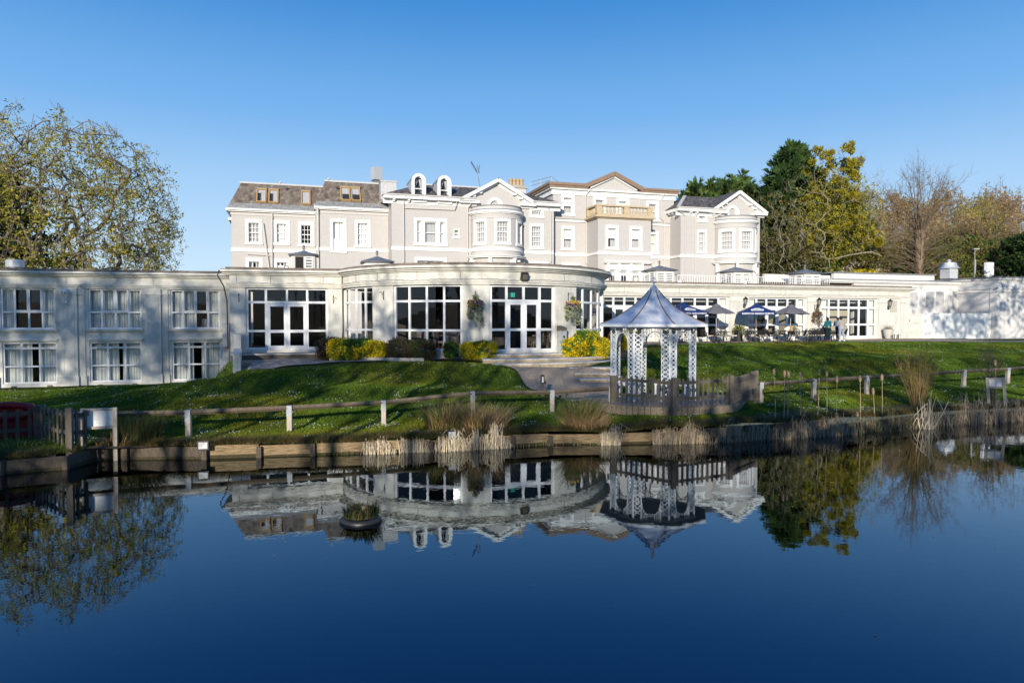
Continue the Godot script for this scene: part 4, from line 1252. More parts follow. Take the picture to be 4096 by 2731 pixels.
func main_house() -> void:
	var t := thing("main_house", "large taupe Regency house with white trimmed windows and slate roofs behind the rotunda", "house")
	var H := at_uv(-22.0, 54.95, 17.0)
	var xa := H
	var xb := H * Transform3D(Basis(), Vector3(0, 0, 2.5))
	var xc := H * Transform3D(Basis(), Vector3(0, 0, 4.8))
	var xe := H * Transform3D(Basis(), Vector3(0, 0, 3.8))
	var xg := H * Transform3D(Basis(), Vector3(0, 0, 6.1))
	var xh := H * Transform3D(Basis(), Vector3(0, 0, 5.6))
	# section A, left, with mansard
	var wa := [[1.21, 9.50, 2.01, 11.03], [3.32, 9.53, 4.09, 11.03], [5.19, 9.48, 5.96, 11.01]]
	var la := [[wa[0][0], 6.2, wa[0][2], [7.97][0]], [wa[1][0], 6.2, wa[1][2], [7.97][0]], [wa[2][0], 6.2, wa[2][2], [7.97][0]]]
	wall(t, "taupe", xa, 0, -0.05, 1.5, 6.4, 12.0, wa + la)
	sash(t, xa, 0, wa[0], 3, 4, "nets", 0.22)
	sash(t, xa, 0, wa[1], 3, 4, "shade", 0.22)
	sash(t, xa, 0, wa[2], 3, 4, "none", 0.22)
	for k in 3:
		sash(t, xa, 0, la[k], 3, 4, "curtains", 0.22)
	strings(t, xa, 0, -0.1, 6.3)
	slab(t, "frieze", "taupe_trim", xa, 0, [[-0.1, 11.6, 0.0, 6.4, 11.86, 0.05]])
	slab(t, "eaves", "white_paint", xa, 0, [[-0.25, 11.86, -0.1, 6.4, 11.95, 0.25], [-0.3, 11.95, -0.1, 6.4, 12.08, 0.4], [-0.42, 11.9, -10.0, -0.06, 12.06, 0.3], [-0.3, 11.2, -10.0, -0.06, 11.4, -0.1]])
	slab(t, "lead_gutter", "lead", xa, 0, [[-0.25, 12.08, -10.0, 6.35, 12.35, 0.3], [-0.15, 12.35, -10.0, 6.35, 12.52, 0.2]])
	slab(t, "end_wall", "taupe", xa, 0, [[-0.05, 1.5, -10.3, 0.25, 12.0, -0.3], [-0.05, 1.5, -10.6, 38.0, 12.0, -10.3]])
	poly_roof(t, "mansard_roof", "stone_tile", xa, [
		[Vector3(-0.12, 12.5, 0.2), Vector3(7.4, 12.5, 0.2), Vector3(7.4, 14.35, -1.3), Vector3(0.6, 14.35, -1.3)],
		[Vector3(-0.12, 12.5, -10.0), Vector3(-0.12, 12.5, 0.2), Vector3(0.6, 14.35, -1.3), Vector3(0.6, 14.35, -10.0)],
		[Vector3(0.6, 14.35, -1.3), Vector3(7.4, 14.35, -1.3), Vector3(7.4, 14.4, -10.0), Vector3(0.6, 14.4, -10.0)]])
	slab(t, "ridge_lead", "lead_pale", xa, 0, [[0.5, 14.33, -1.45, 7.4, 14.46, -1.22]])
	for e in [[1.82, 12.62, 2.57, 13.79, "part"], [2.73, 12.62, 3.48, 13.81, "part"], [5.22, 12.62, 5.95, 13.78, "shade"]]:
		roof_window(t, xa, e[0], e[2], 12.62, 13.85, 0.1, -0.895, e[4])
	pipe(t, xa, [[2.99, 11.98, 0.12], [2.95, 7.49, 0.12]], 0.06)
	pipe(t, xa, [[1.98, 11.15, 0.02], [2.15, 11.1, 0.12], [2.3, 11.0, 0.12], [2.72, 7.48, 0.12]], 0.06)
	pipe(t, xa, [[1.11, 8.55, 0.1], [2.92, 8.46, 0.1]], 0.05)
	# section B
	var wb := [[7.58, 8.80, 8.40, 11.02], [9.47, 9.27, 10.26, 11.00]]
	wall(t, "taupe", xb, 0, 6.3, 1.5, 12.0, 12.1, wb)
	slab(t, "return_wall", "taupe", xb, 0, [[6.3, 1.5, -3.0, 6.55, 12.1, -0.3]])
	var dw := sash(t, xb, 0, wb[0], 2, 1, "shade", 0.2)
	var dv: float = minf(wb[0][1], wb[0][3])
	slab(dw, "door_panel", "white_paint", xb, 0, [[wb[0][0] + 0.05, dv, -0.16, wb[0][2] - 0.05, dv + 0.9, -0.06]])
	slab(dw, "door_rail", "white_paint", xb, 0, [[wb[0][0] + 0.05, dv + 2.3, -0.15, wb[0][2] - 0.05, dv + 2.42, -0.06]])
	sash(t, xb, 0, wb[1], 3, 4, "shade", 0.2)
	strings(t, xb, 0, 6.3, wb[0][0] - 0.24)
	strings(t, xb, 0, wb[0][2] + 0.24, 12.0)
	slab(t, "frieze", "taupe_trim", xb, 0, [[6.28, 11.66, 0.0, 12.0, 11.92, 0.05]])
	slab(t, "eaves", "white_paint", xb, 0, [[6.2, 11.92, -0.1, 12.0, 12.0, 0.25], [6.15, 12.0, -0.1, 12.0, 12.14, 0.38]])
	slab(t, "lead_gutter", "lead", xb, 0, [[6.2, 12.14, -2.5, 12.2, 12.4, 0.3], [6.3, 12.4, -2.5, 12.2, 12.56, 0.2]])
	poly_roof(t, "mansard_roof", "stone_tile", xb, [
		[Vector3(6.35, 12.55, 0.2), Vector3(12.6, 12.55, 0.2), Vector3(12.6, 14.38, -1.3), Vector3(7.05, 14.38, -1.3)],
		[Vector3(6.35, 12.55, -10.0), Vector3(6.35, 12.55, 0.2), Vector3(7.05, 14.38, -1.3), Vector3(7.05, 14.38, -10.0)],
		[Vector3(7.05, 14.38, -1.3), Vector3(12.6, 14.38, -1.3), Vector3(12.6, 14.45, -10.0), Vector3(7.05, 14.45, -10.0)]])
	slab(t, "ridge_lead", "lead_pale", xb, 0, [[7.0, 14.36, -1.45, 12.6, 14.49, -1.22]])
	for e in [[8.18, 12.60, 8.93, 13.77, "half"], [8.99, 12.60, 9.73, 13.78, "half"]]:
		roof_window(t, xb, e[0], e[2], 12.66, 13.9, 0.1, -0.917, e[4])
	pipe(t, xb, [[6.2, 12.4, -0.5], [6.25, 12.2, 0.1], [6.42, 12.0, 0.35], [6.45, 11.5, 0.12], [6.45, 6.5, 0.12]], 0.07)
	# section C with two arched dormers, gable and bow D, and E
	var wc := [[13.82, 9.35, 14.16, 11.03], [14.44, 9.35, 15.33, 10.96], [15.63, 9.37, 15.95, 10.98], [16.77, 9.96, 17.14, 10.45]]
	var we := [[23.24, 11.87, 24.05, 12.61], [23.23, 9.32, 24.05, 10.97]]
	var lowc := [wc[0][0], 6.4, wc[2][2], [7.98][0]]
	wall(t, "taupe", xc, 0, 11.85, 1.5, 25.15, 12.7, wc + we + [lowc])
	slab(t, "return_wall", "taupe", xc, 0, [[11.85, 1.5, -3.0, 12.1, 12.7, -0.3]])
	sash(t, xc, 0, wc[0], 1, 2, "shade", 0.0)
	sash(t, xc, 0, wc[1], 1, 2, "nets", 0.0)
	sash(t, xc, 0, wc[2], 1, 2, "shade", 0.0)
	var top: float = maxf(wc[1][1], wc[1][3])
	slab(t, "triple_surround", "white_paint", xc, 0, [[wc[0][0] - 0.22, wc[0][1] - 0.02, 0.0, wc[0][0] - 0.002, top + 0.32, 0.05], [wc[0][2] + 0.002, wc[0][1] - 0.02, 0.0, wc[1][0] - 0.002, top + 0.1, 0.05], [wc[1][2] + 0.002, wc[0][1] - 0.02, 0.0, wc[2][0] - 0.002, top + 0.1, 0.05], [wc[2][2] + 0.002, wc[0][1] - 0.02, 0.0, wc[2][2] + 0.24, top + 0.32, 0.05], [wc[0][0] - 0.002, top + 0.1, 0.0, wc[2][2] + 0.002, top + 0.32, 0.05], [wc[0][0] - 0.27, wc[0][1] - 0.22, 0.0, wc[2][2] + 0.28, wc[0][1] - 0.02, 0.1]])
	sash(t, xc, 0, wc[3], 1, 3, "none", 0.06)
	sash(t, xc, 0, lowc, 3, 2, "curtains", 0.2)
	sash(t, xc, 0, we[0], 4, 2, "nets", 0.2)
	sash(t, xc, 0, we[1], 4, 4, "nets", 0.2)
	strings(t, xc, 0, 11.8, 25.1)
	eaves(t, xc, 11.2, 18.4, 12.92, 0.0, 0.5, [12.0, 13.15])
	eaves(t, xc, 23.2, 25.7, 12.92, 0.0, 0.5, [])
	slab(t, "left_eaves", "white_paint", xc, 0, [[11.2, 12.64, -4.0, 11.86, 12.7, 0.0], [11.2, 12.7, -4.0, 11.28, 12.9, 0.0]])
	poly_roof(t, "hipped_roof", "slate", xc, [
		[Vector3(11.15, 12.92, 0.55), Vector3(17.1, 12.92, 0.55), Vector3(20.28, 14.5, -3.3), Vector3(14.6, 14.5, -3.3)],
		[Vector3(23.45, 12.92, 0.55), Vector3(25.75, 12.92, 0.55), Vector3(22.3, 14.5, -3.3), Vector3(20.28, 14.5, -3.3)],
		[Vector3(11.15, 12.92, -7.2), Vector3(11.15, 12.92, 0.55), Vector3(14.6, 14.5, -3.3)],
		[Vector3(25.75, 12.92, 0.55), Vector3(25.75, 12.92, -7.2), Vector3(22.3, 14.5, -3.3)],
		[Vector3(25.75, 12.92, -7.2), Vector3(11.15, 12.92, -7.2), Vector3(14.6, 14.5, -3.3), Vector3(22.3, 14.5, -3.3)]])
	slab(t, "ridge_lead", "lead_pale", xc, 0, [[14.5, 14.46, -3.4, 22.4, 14.58, -3.2]])
	for e in [[13.94, 12.57, 13.95, 13.59, 13.61, 13.08, 14.28, 13.11], [15.96, 12.55, 15.97, 13.54, 15.63, 13.06, 16.28, 13.09]]:
		var hw: float = (e[6] - e[4]) / 2
		var d := arched(t, xc, e[0], e[1], e[1] + 1.55, hw, 0.22, 0.12, "dormer")
		curtain(d, xc, 0, e[0] - hw, e[0], e[1], e[1] + 1.55 + hw * 0.7, -0.25, "net", 0.9)
		curtain(d, xc, 0, e[0], e[0] + hw, e[1], e[1] + 1.55 + hw * 0.7, -0.27, "net", -0.9)
		slab(d, "meeting_rail", "white_paint", xc, 0, [[e[0] - hw, e[1] + 0.92, 0.0, e[0] + hw, e[1] + 0.98, 0.05]])
		slab(d, "cheek", "lead_pale", xc, 0, [[e[0] - hw - 0.2, e[1], -2.0, e[0] - hw - 0.12, e[1] + 1.55, 0.02], [e[0] + hw + 0.12, e[1], -2.0, e[0] + hw + 0.2, e[1] + 1.55, 0.02]])
		var mb := MB.new()
		mb.xf = xc
		for i in 12:
			var a := PI * i / 12
			var b := PI * (i + 1) / 12
			var r := hw + 0.23
			mb.quad(Vector3(e[0] + cos(a) * r, e[1] + 1.55 + sin(a) * r, 0.14), Vector3(e[0] + cos(a) * r, e[1] + 1.55 + sin(a) * r, -2.6), Vector3(e[0] + cos(b) * r, e[1] + 1.55 + sin(b) * r, -2.6), Vector3(e[0] + cos(b) * r, e[1] + 1.55 + sin(b) * r, 0.14))
		part("barrel_roof", mb, "lead", d)
	gable(t, xc, 17.1, 20.28, 23.45, 12.9, 14.66, 0.0, -3.6)
	arched(t, xc, [20.09, 12.72][0], 12.38, 12.46, 0.44, 0.22, 0.14)
	bow(t, xc, [20.17, 10.42][0], 2.07, 11.75, 12.5, [9.37][0], [10.98][0], [4, 4, 4], 8.2)
	pipe(t, xc, [[12.86, 12.90, 0.55], [12.77, 12.53, 0.12], [12.77, 7.81, 0.12]], 0.05)
	pipe(t, xc, [[16.93, 12.86, 0.5], [16.79, 12.01, 0.1], [12.85, 11.98, 0.1]], 0.05)
	pipe(t, xc, [[18.05, 12.51, 0.3], [17.83, 12.21, 0.12], [17.82, 8.03, 0.12]], 0.06)
	pipe(t, xc, [[24.59, 12.46, 0.3], [24.80, 12.15, 0.12], [24.86, 8.10, 0.12]], 0.06)
	slab(t, "vent_plate", "lead_pale", xc, 0, [[17.08, 10.74, 0.0, 17.19, 10.87, 0.02]])
	# section F, tall block with brown pediment, and bay G with balustrade
	var wf := [[26.40, 12.31, 27.16, 13.64], [26.42, 9.40, 27.17, 11.02], [29.32, 12.39, 30.08, 13.61], [31.51, 12.36, 32.26, 13.59], [34.38, 12.21, 35.12, 13.50], [34.57, 9.31, 35.13, 10.87]]
	var hf := wf
	wall(t, "taupe", xe, 0, 25.45, 1.5, 36.85, 14.4, hf)
	slab(t, "block_side", "taupe", xe, 0, [[25.45, 1.5, -9.0, 25.75, 14.4, -0.3], [36.55, 1.5, -9.0, 36.85, 14.4, -0.3], [25.75, 1.5, -9.0, 36.55, 14.4, -8.7]])
	for k in 6:
		sash(t, xe, 0, wf[k], 1, 2, ["blind", "blind", "nets", "shade", "nets", "beige"][k], 0.22)
	strings(t, xe, 0, 25.4, 28.6)
	strings(t, xe, 0, 33.4, 36.9)
	slab(t, "frieze", "white_paint", xe, 0, [[25.3, 13.88, -6.0, 36.95, 14.3, 0.08], [25.1, 14.3, -6.0, 37.05, 14.42, 0.3]])
	slab(t, "ledge", "white_paint", xe, 0, [[25.6, 11.62, 0.0, 28.5, 11.8, 0.12], [33.4, 11.62, 0.0, 36.4, 11.8, 0.12]])
	slab(t, "ledge_lead", "lead", xe, 0, [[25.6, 11.8, 0.0, 28.5, 11.88, 0.14], [33.4, 11.8, 0.0, 36.4, 11.88, 0.14]])
	slab(t, "parapet", "brown_stone", xe, 0, [[25.0, 14.42, -6.0, 28.5, 14.62, 0.36], [24.92, 14.62, -6.0, 28.3, 14.84, 0.44], [33.45, 14.42, -6.0, 37.15, 14.62, 0.36], [33.6, 14.62, -6.0, 37.2, 14.8, 0.44]])
	var pm := MB.new()
	pm.xf = xe
	pm.prism(PackedVector2Array([Vector2(28.4, 14.42), Vector2(33.5, 14.42), Vector2(30.93, 15.6)]), -0.5, 0.05)
	part("tympanum", pm, "taupe", t)
	for s in [28.25, 33.62]:
		pm = MB.new()
		pm.xf = xe
		pm.beam(Vector3(s, 14.67, 0.0), Vector3(30.93, 15.86, 0.0), 0.85, 0.36, Vector3.UP)
		part("pediment_cornice", pm, "brown_stone", t)
		pm = MB.new()
		pm.xf = xe
		pm.beam(Vector3(s + (0.5 if s < 30 else -0.5), 14.56, 0.15), Vector3(30.93, 15.6, 0.15), 0.22, 0.1, Vector3.UP)
		part("pediment_moulding", pm, "white_paint", t)
	poly_roof(t, "block_roof", "lead", xe, [[Vector3(25.2, 14.6, 0), Vector3(37.0, 14.6, 0), Vector3(37.0, 14.9, -9), Vector3(25.2, 14.9, -9)],
		[Vector3(28.3, 14.8, -0.2), Vector3(30.93, 15.9, -0.2), Vector3(30.93, 15.9, -8), Vector3(28.3, 14.8, -8)],
		[Vector3(30.93, 15.9, -0.2), Vector3(33.6, 14.8, -0.2), Vector3(33.6, 14.8, -8), Vector3(30.93, 15.9, -8)]])
	pipe(t, xe, [[28.67, 14.39, 0.3], [28.33, 13.88, 0.12], [28.32, 11.94, 0.12], [28.45, 11.69, 0.12], [28.47, 8.12, 0.12]], 0.06)
	pipe(t, xe, [[35.81, 14.50, 0.3], [35.52, 13.85, 0.12], [35.54, 12.32, 0.12], [35.89, 11.99, 0.12], [35.84, 7.96, 0.12]], 0.06)
	pipe(t, xe, [[33.40, 14.34, 0.12], [33.43, 13.22, 0.12]], 0.05)
	var wg := [[29.43, 9.33, 30.17, 10.91], [31.60, 9.31, 32.35, 10.91]]
	var lg := []
	for e in [[29.49, 7.92, 30.16, 7.93], [30.57, 7.94, 31.25, 7.96], [31.67, 7.97, 32.38, 7.98]]:
		lg.append([e[0], 3.0, e[2], 7.5])
	wall(t, "taupe", xg, 0, 28.53, 1.5, 33.38, 11.7, wg + lg, 0.3, "bay_wall")
	slab(t, "bay_side", "taupe", xg, 0, [[28.53, 1.5, -2.3, 28.8, 11.7, -0.3], [33.1, 1.5, -2.3, 33.38, 11.7, -0.3]])
	sash(t, xg, 0, wg[0], 1, 2, "half", 0.2)
	sash(t, xg, 0, wg[1], 1, 2, "blind", 0.2)
	for k in 3:
		var n := win(t, xg, 0, [lg[k][0], lg[k][2]], [3.0, 7.1, 7.5], -0.08, 0.07)
		slab(n, "roller_blind", "net", xg, 0, [[lg[k][0], 7.0, -0.2, lg[k][2], 7.5, -0.18]])
		if k == 2:
			curtain(n, xg, 0, lg[k][0] + 0.3, lg[k][2], 3.0, 7.1, -0.35, "cushion")
		slab(n, "surround", "white_paint", xg, 0, [[lg[k][0] - 0.2, 3.0, 0.0, lg[k][0] - 0.002, 8.0, 0.06], [lg[k][2] + 0.002, 3.0, 0.0, lg[k][2] + 0.2, 8.0, 0.06], [lg[k][0] - 0.002, 7.5, 0.0, lg[k][2] + 0.002, 8.0, 0.06]])
	strings(t, xg, 0, 28.48, 33.44)
	slab(t, "side_string_course", "white_paint", xg, 0, [[28.46, 8.74, -2.3, 28.53, 8.94, 0.0]])
	slab(t, "canopy", "white_paint", xg, 0, [[29.0, 8.02, 0.0, 33.2, 8.1, 0.3], [28.95, 8.1, 0.0, 33.25, 8.2, 0.42]])
	for u in [lg[0][0] - 0.1, (lg[0][2] + lg[1][0]) / 2, (lg[1][2] + lg[2][0]) / 2, lg[2][2] + 0.1]:
		slab(t, "canopy_bracket", "white_paint", xg, 0, [[u - 0.1, 7.35, 0.062, u + 0.1, 8.015, 0.26], [u - 0.09, 6.9, 0.062, u + 0.09, 7.35, 0.14]])
	slab(t, "bay_cornice", "ochre_stone", xg, 0, [[28.4, 11.7, -2.4, 33.5, 11.78, 0.12], [28.2, 11.78, -2.4, 33.7, 11.9, 0.3]])
	var bl := slab(t, "balustrade", "ochre_stone", xg, 0, [[28.42, 11.9, -0.3, 33.5, 12.1, 0.1], [28.42, 11.9, -2.2, 28.72, 12.1, -0.3], [28.36, 12.7, -0.32, 33.54, 12.84, 0.12], [28.36, 12.7, -2.2, 28.76, 12.84, -0.32]])
	for u in [28.62, 31.1, 33.28]:
		slab(bl, "pier", "ochre_stone", xg, 0, [[u - 0.24, 12.1, -0.3, u + 0.24, 12.7, 0.09]])
	slab(bl, "pier", "ochre_stone", xg, 0, [[28.4, 12.1, -2.2, 28.74, 12.7, -1.9]])
	var ba := MB.new()
	ba.lathe([Vector2(0.08, 0), Vector2(0.08, 0.05), Vector2(0.05, 0.09), Vector2(0.1, 0.2), Vector2(0.085, 0.32), Vector2(0.04, 0.45), Vector2(0.05, 0.52), Vector2(0.085, 0.55), Vector2(0.085, 0.6)], 10)
	var bm := ba.mesh()
	for e in [[28.98, 30.76, 6], [31.46, 33.0, 6]]:
		for k in e[2]:
			var o := partm("baluster", bm, "ochre_stone", bl)
			o.transform = Transform3D(xg.basis, xg * Vector3(lerpf(e[0], e[1], k / float(e[2] - 1)), 12.1, -0.1))
	for k in 5:
		var o := partm("baluster", bm, "ochre_stone", bl)
		o.transform = Transform3D(xg.basis, xg * Vector3(28.57, 12.1, -0.5 - k * 0.3))
	# section H with gable and bow
	var wh := [[38.27, 12.02, 38.87, 12.72], [38.29, 9.30, 38.87, 10.94]]
	wall(t, "taupe", xh, 0, 36.5, 1.5, 44.5, 12.7, wh)
	slab(t, "return_wall", "taupe", xh, 0, [[36.5, 1.5, -4.5, 36.75, 12.7, -0.3], [44.25, 1.5, -9.0, 44.5, 12.7, -0.3]])
	sash(t, xh, 0, wh[0], 3, 2, "nets", 0.18)
	sash(t, xh, 0, wh[1], 2, 4, "nets", 0.18)
	strings(t, xh, 0, 36.45, 40.2)
	slab(t, "side_string_course", "white_paint", xh, 0, [[36.42, 8.74, -3.0, 36.5, 8.94, 0.0], [36.46, 12.3, -3.0, 36.5, 12.64, 0.0]])
	eaves(t, xh, 36.0, 40.6, 12.96, 0.0, 0.5, [37.3, 37.9, 39.6, 40.2])
	slab(t, "left_eaves", "white_paint", xh, 0, [[36.0, 12.68, -3.0, 36.5, 12.74, 0.0], [36.0, 12.74, -3.0, 36.08, 12.94, 0.4]])
	for k in 2:
		slab(t, "bracket", "white_paint", xh, 0, [[36.1, 12.56, -0.9 - k * 0.6, 36.5, 12.68, -0.7 - k * 0.6]])
	poly_roof(t, "hipped_roof", "slate", xh, [
		[Vector3(35.95, 12.96, 0.55), Vector3(39.3, 12.96, 0.55), Vector3(42.1, 14.45, -2.2), Vector3(38.2, 14.45, -2.2)],
		[Vector3(35.95, 12.96, -6.0), Vector3(35.95, 12.96, 0.55), Vector3(38.2, 14.45, -2.2)],
		[Vector3(45.0, 12.96, -6.0), Vector3(35.95, 12.96, -6.0), Vector3(38.2, 14.45, -2.2), Vector3(42.2, 14.45, -2.2)]])
	var hr := MB.new()
	hr.xf = xh
	hr.beam(Vector3(35.95, 12.98, 0.55), Vector3(38.2, 14.47, -2.2), 0.3, 0.06)
	part("hip_lead", hr, "lead_pale", t)
	gable(t, xh, 39.3, 42.1, 44.95, 12.96, 14.74, 0.0, -4.0)
	arched(t, xh, [41.58, 12.87][0], 12.1, 12.75, 0.42, 0.24, 0.14)
	bow(t, xh, [41.80, 10.95][0], 1.92, 11.8, 15.5, [9.33][0], [10.93][0], [4, 4, 3], 8.2)
	pipe(t, xh, [[36.0, 12.8, 0.4], [36.9, 12.3, 0.1], [36.9, 6.0, 0.1]], 0.05)
	pipe(t, xh, [[38.17, 12.89, 0.5], [37.88, 12.31, 0.1], [37.90, 6.87, 0.1]], 0.05)
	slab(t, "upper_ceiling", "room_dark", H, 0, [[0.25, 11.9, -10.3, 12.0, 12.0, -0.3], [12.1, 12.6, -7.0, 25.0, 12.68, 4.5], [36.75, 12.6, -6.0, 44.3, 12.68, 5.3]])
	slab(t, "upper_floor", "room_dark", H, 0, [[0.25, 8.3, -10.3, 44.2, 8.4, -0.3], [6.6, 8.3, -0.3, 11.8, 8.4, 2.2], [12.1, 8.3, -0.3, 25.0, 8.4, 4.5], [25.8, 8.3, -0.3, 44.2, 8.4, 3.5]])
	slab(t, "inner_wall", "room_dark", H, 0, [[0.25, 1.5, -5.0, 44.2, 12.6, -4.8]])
	# terrace canopy ironwork and lower windows' white hoods between the bays
	for e in [[22.87, 8.29, 24.60, 8.33], [26.06, 8.34, 27.83, 8.39], [34.65, 8.27, 35.78, 8.30]]:
		slab(t, "window_hood", "white_paint", H, 0, [[e[0], 7.95, 4.81 if e[0] < 25 else 3.81, e[2], 8.1, 5.2 if e[0] < 25 else 4.2], [e[0] + 0.15, 7.5, 4.81 if e[0] < 25 else 3.81, e[2] - 0.15, 7.95, 4.92 if e[0] < 25 else 3.92]])

func cupola(label: String, at: Vector3, turn: float, half: float, wall_h: float, hip: float, opened := false) -> void:
	var t := thing("roof_lantern", label, "roof lantern", at, turn, "roof lanterns")
	slab(t, "drum", "taupe_trim", Transform3D(), 0, [[-half, 0, -half, half, wall_h, half]])
	for s in 4:
		var f := Transform3D(Basis(Vector3.UP, s * PI / 2), Vector3.ZERO)
		if opened and s == 0:
			slab(t, "open_hatch", "louvre_gap", f, 0, [[-half * 0.7, 0.1, half, 0.0, wall_h - 0.08, half + 0.012]])
			louvre(t, f, half * 0.12, half * 0.8, 0.08, wall_h - 0.08, half + 0.003, 4)
		else:
			louvre(t, f, -half * 0.85, -half * 0.05, 0.06, wall_h - 0.06, half + 0.003, 6)
			louvre(t, f, half * 0.05, half * 0.85, 0.06, wall_h - 0.06, half + 0.003, 6)
	var mb := MB.new()
	mb.xf = Transform3D(Basis(Vector3.UP, PI / 4), Vector3.ZERO)
	var q := half * 1.414
	mb.lathe([Vector2(q, wall_h), Vector2(q + 0.26, wall_h), Vector2(q + 0.29, wall_h + 0.06), Vector2(q * 0.5, wall_h + hip * 0.65), Vector2(0.06, wall_h + hip)], 4)
	part("hipped_cap", mb, "lead", t)
	mb = MB.new()
	mb.lathe([Vector2(0.07, wall_h + hip - 0.05), Vector2(0.05, wall_h + hip + 0.08), Vector2(0.09, wall_h + hip + 0.12), Vector2(0.04, wall_h + hip + 0.17), Vector2(0.1, wall_h + hip + 0.27), Vector2(0.0, wall_h + hip + 0.36)], 10)
	part("finial", mb, "lead", t)

func roofs() -> void:
	cupola("grey roof lantern with an open hatch on the roof left of the rotunda", Vector3(-12.52, 6.48, -42.00) - Vector3(0, 0.25, 0), deg_to_rad(14.2), 0.66, 0.95, 0.34, true)
	cupola("low grey roof lantern behind the left edge of the rotunda roof", Vector3(-7.73, 6.50, -40.00) - Vector3(0, 0.5, 0), deg_to_rad(14.2), 0.72, 0.6, 0.4)
	cupola("louvred roof lantern above the gazebo spire, nearest the rotunda", Vector3(10.56, 6.08, -50.00) - Vector3(0, 0.2, 0), deg_to_rad(18.5), 0.76, 0.95, 0.42)
	cupola("louvred roof lantern in front of the right hand bow of the house", Vector3(16.98, 6.16, -53.00) - Vector3(0, 0.2, 0), deg_to_rad(18.5), 0.8, 0.98, 0.42)
	cupola("louvred roof lantern standing before the mistletoe tree", Vector3(23.50, 6.22, -56.00) - Vector3(0, 0.2, 0), deg_to_rad(18.5), 0.84, 0.98, 0.42)
	# grey ventilation box on the ridge
	var p: Vector3 = Vector3(-11.21, 14.53, -58.00)
	var t := thing("extract_box", "grey metal extract box on a short stack above the left roofs", "roof vent", p, deg_to_rad(38))
	slab(t, "stack", "lead", Transform3D(), 0, [[-0.24, -0.6, -0.24, 0.24, 0.33, 0.24]])
	slab(t, "box", "grey_unit", Transform3D(), 0, [[-0.36, 0.35, -0.36, 0.36, 1.4, 0.36]])
	slab(t, "seam", "lead", Transform3D(), 0, [[-0.37, 0.33, -0.37, 0.37, 0.36, 0.37]])
	# lead box gutter between the roofs
	t = thing("lead_chimney", "pale lead covered stack beside the slate roof", "chimney", Vector3(-9.75, 13.32, -55.00), deg_to_rad(17))
	slab(t, "stack", "lead_pale", Transform3D(), 0, [[-0.6, -0.6, -0.5, 0.6, 0.75, 0.5]])
	slab(t, "cap", "lead_pale", Transform3D(), 0, [[-0.66, 0.75, -0.56, 0.66, 0.85, 0.56]])
	# chimney with yellow pots
	t = thing("chimney_stack", "rendered chimney stack with a row of yellow clay pots", "chimney", Vector3(0.35, 14.29, -60.00), deg_to_rad(17))
	slab(t, "stack", "taupe_trim", Transform3D(), 0, [[-0.75, -1.5, -0.4, 0.75, 0.25, 0.4]])
	slab(t, "cap", "concrete", Transform3D(), 0, [[-0.9, 0.25, -0.5, 0.9, 0.4, 0.5], [-0.7, 0.4, -0.4, 0.7, 0.52, 0.4]])
	for k in 4:
		var mb := MB.new()
		mb.lathe([Vector2(0.17, 0.52), Vector2(0.15, 0.9), Vector2(0.18, 0.95), Vector2(0.18, 1.1), Vector2(0.12, 1.1), Vector2(0.12, 0.9)], 10, Vector3(-0.48 + k * 0.32, 0, 0))
		part("pot", mb, "terracotta", t)
	# television aerial
	t = thing("tv_aerial", "television aerial on a thin pole above the slate ridge", "aerial", Vector3(-2.96, 14.10, -57.00))
	t.scale = Vector3.ONE * 0.78
	var mb := MB.new()
	mb.tube([Vector3(0.55, -0.6, 0), Vector3(0.1, 2.1, 0)], [0.05, 0.045], 6)
	part("pole", mb, "lead", t)
	mb = MB.new()
	mb.beam(Vector3(-0.45, 2.6, 0.2), Vector3(0.2, 1.55, -0.3), 0.05, 0.05)
	for k in 9:
		var c := Vector3(-0.45, 2.6, 0.2).lerp(Vector3(0.1, 1.7, -0.22), k / 8.0)
		mb.beam(c - Vector3(0.1, 0.06, 0.2), c + Vector3(0.1, 0.06, 0.2), 0.02, 0.02)
	part("yagi", mb, "dark_plastic", t)
	mb = MB.new()
	for k in 2:
		mb.beam(Vector3(0.28 + k * 0.15, 1.5, 0), Vector3(0.45 - k * 0.3, 2.3, 0.1), 0.03, 0.03)
	part("reflector", mb, "dark_plastic", t)
	# safety rail on the flat roof
	t = thing("roof_guard_rail", "thin steel guard rail on the flat roof left of the pediment", "railing", Vector3.ZERO)
	var a: Vector3 = Vector3(1.79, 15.60, -66.00)
	var b: Vector3 = Vector3(1.79, 16.31, -66.00)
	var c: Vector3 = Vector3(3.42, 15.79, -61.00)
	var d: Vector3 = Vector3(3.42, 15.23, -61.00)
	var e: Vector3 = Vector3(4.03, 14.87, -59.00)
	for s in [[a, b], [b, c], [a + (b - a) * 0.5, d + (c - d) * 0.5], [d, c], [c, e], [(a + d) / 2, (b + c) / 2]]:
		mb = MB.new()
		mb.beam(s[0], s[1], 0.05, 0.05)
		part("rail", mb, "galvanised", t)
	# gulls
	for k in [[Vector3(-18.52, 14.13, -56.00), "white gull standing on the left ridge"], [Vector3(-14.14, 14.00, -54.00), "white gull on the corner of the second mansard roof"]]:
		t = thing("gull", k[1], "bird", k[0], 0.6, "gulls on the ridges")
		mb = MB.new()
		mb.xf = Transform3D(Basis(Vector3.RIGHT, 0.4), Vector3(0, 0.17, 0))
		mb.tube([Vector3(0, -0.02, -0.26), Vector3(0, 0.0, -0.1), Vector3(0, 0.02, 0.03), Vector3(0, 0.08, 0.12), Vector3(0, 0.15, 0.15), Vector3(0, 0.16, 0.2), Vector3(0, 0.15, 0.27)], [0.01, 0.06, 0.085, 0.055, 0.045, 0.04, 0.008], 9)
		part("body", mb, "gull_white", t)
		mb = MB.new()
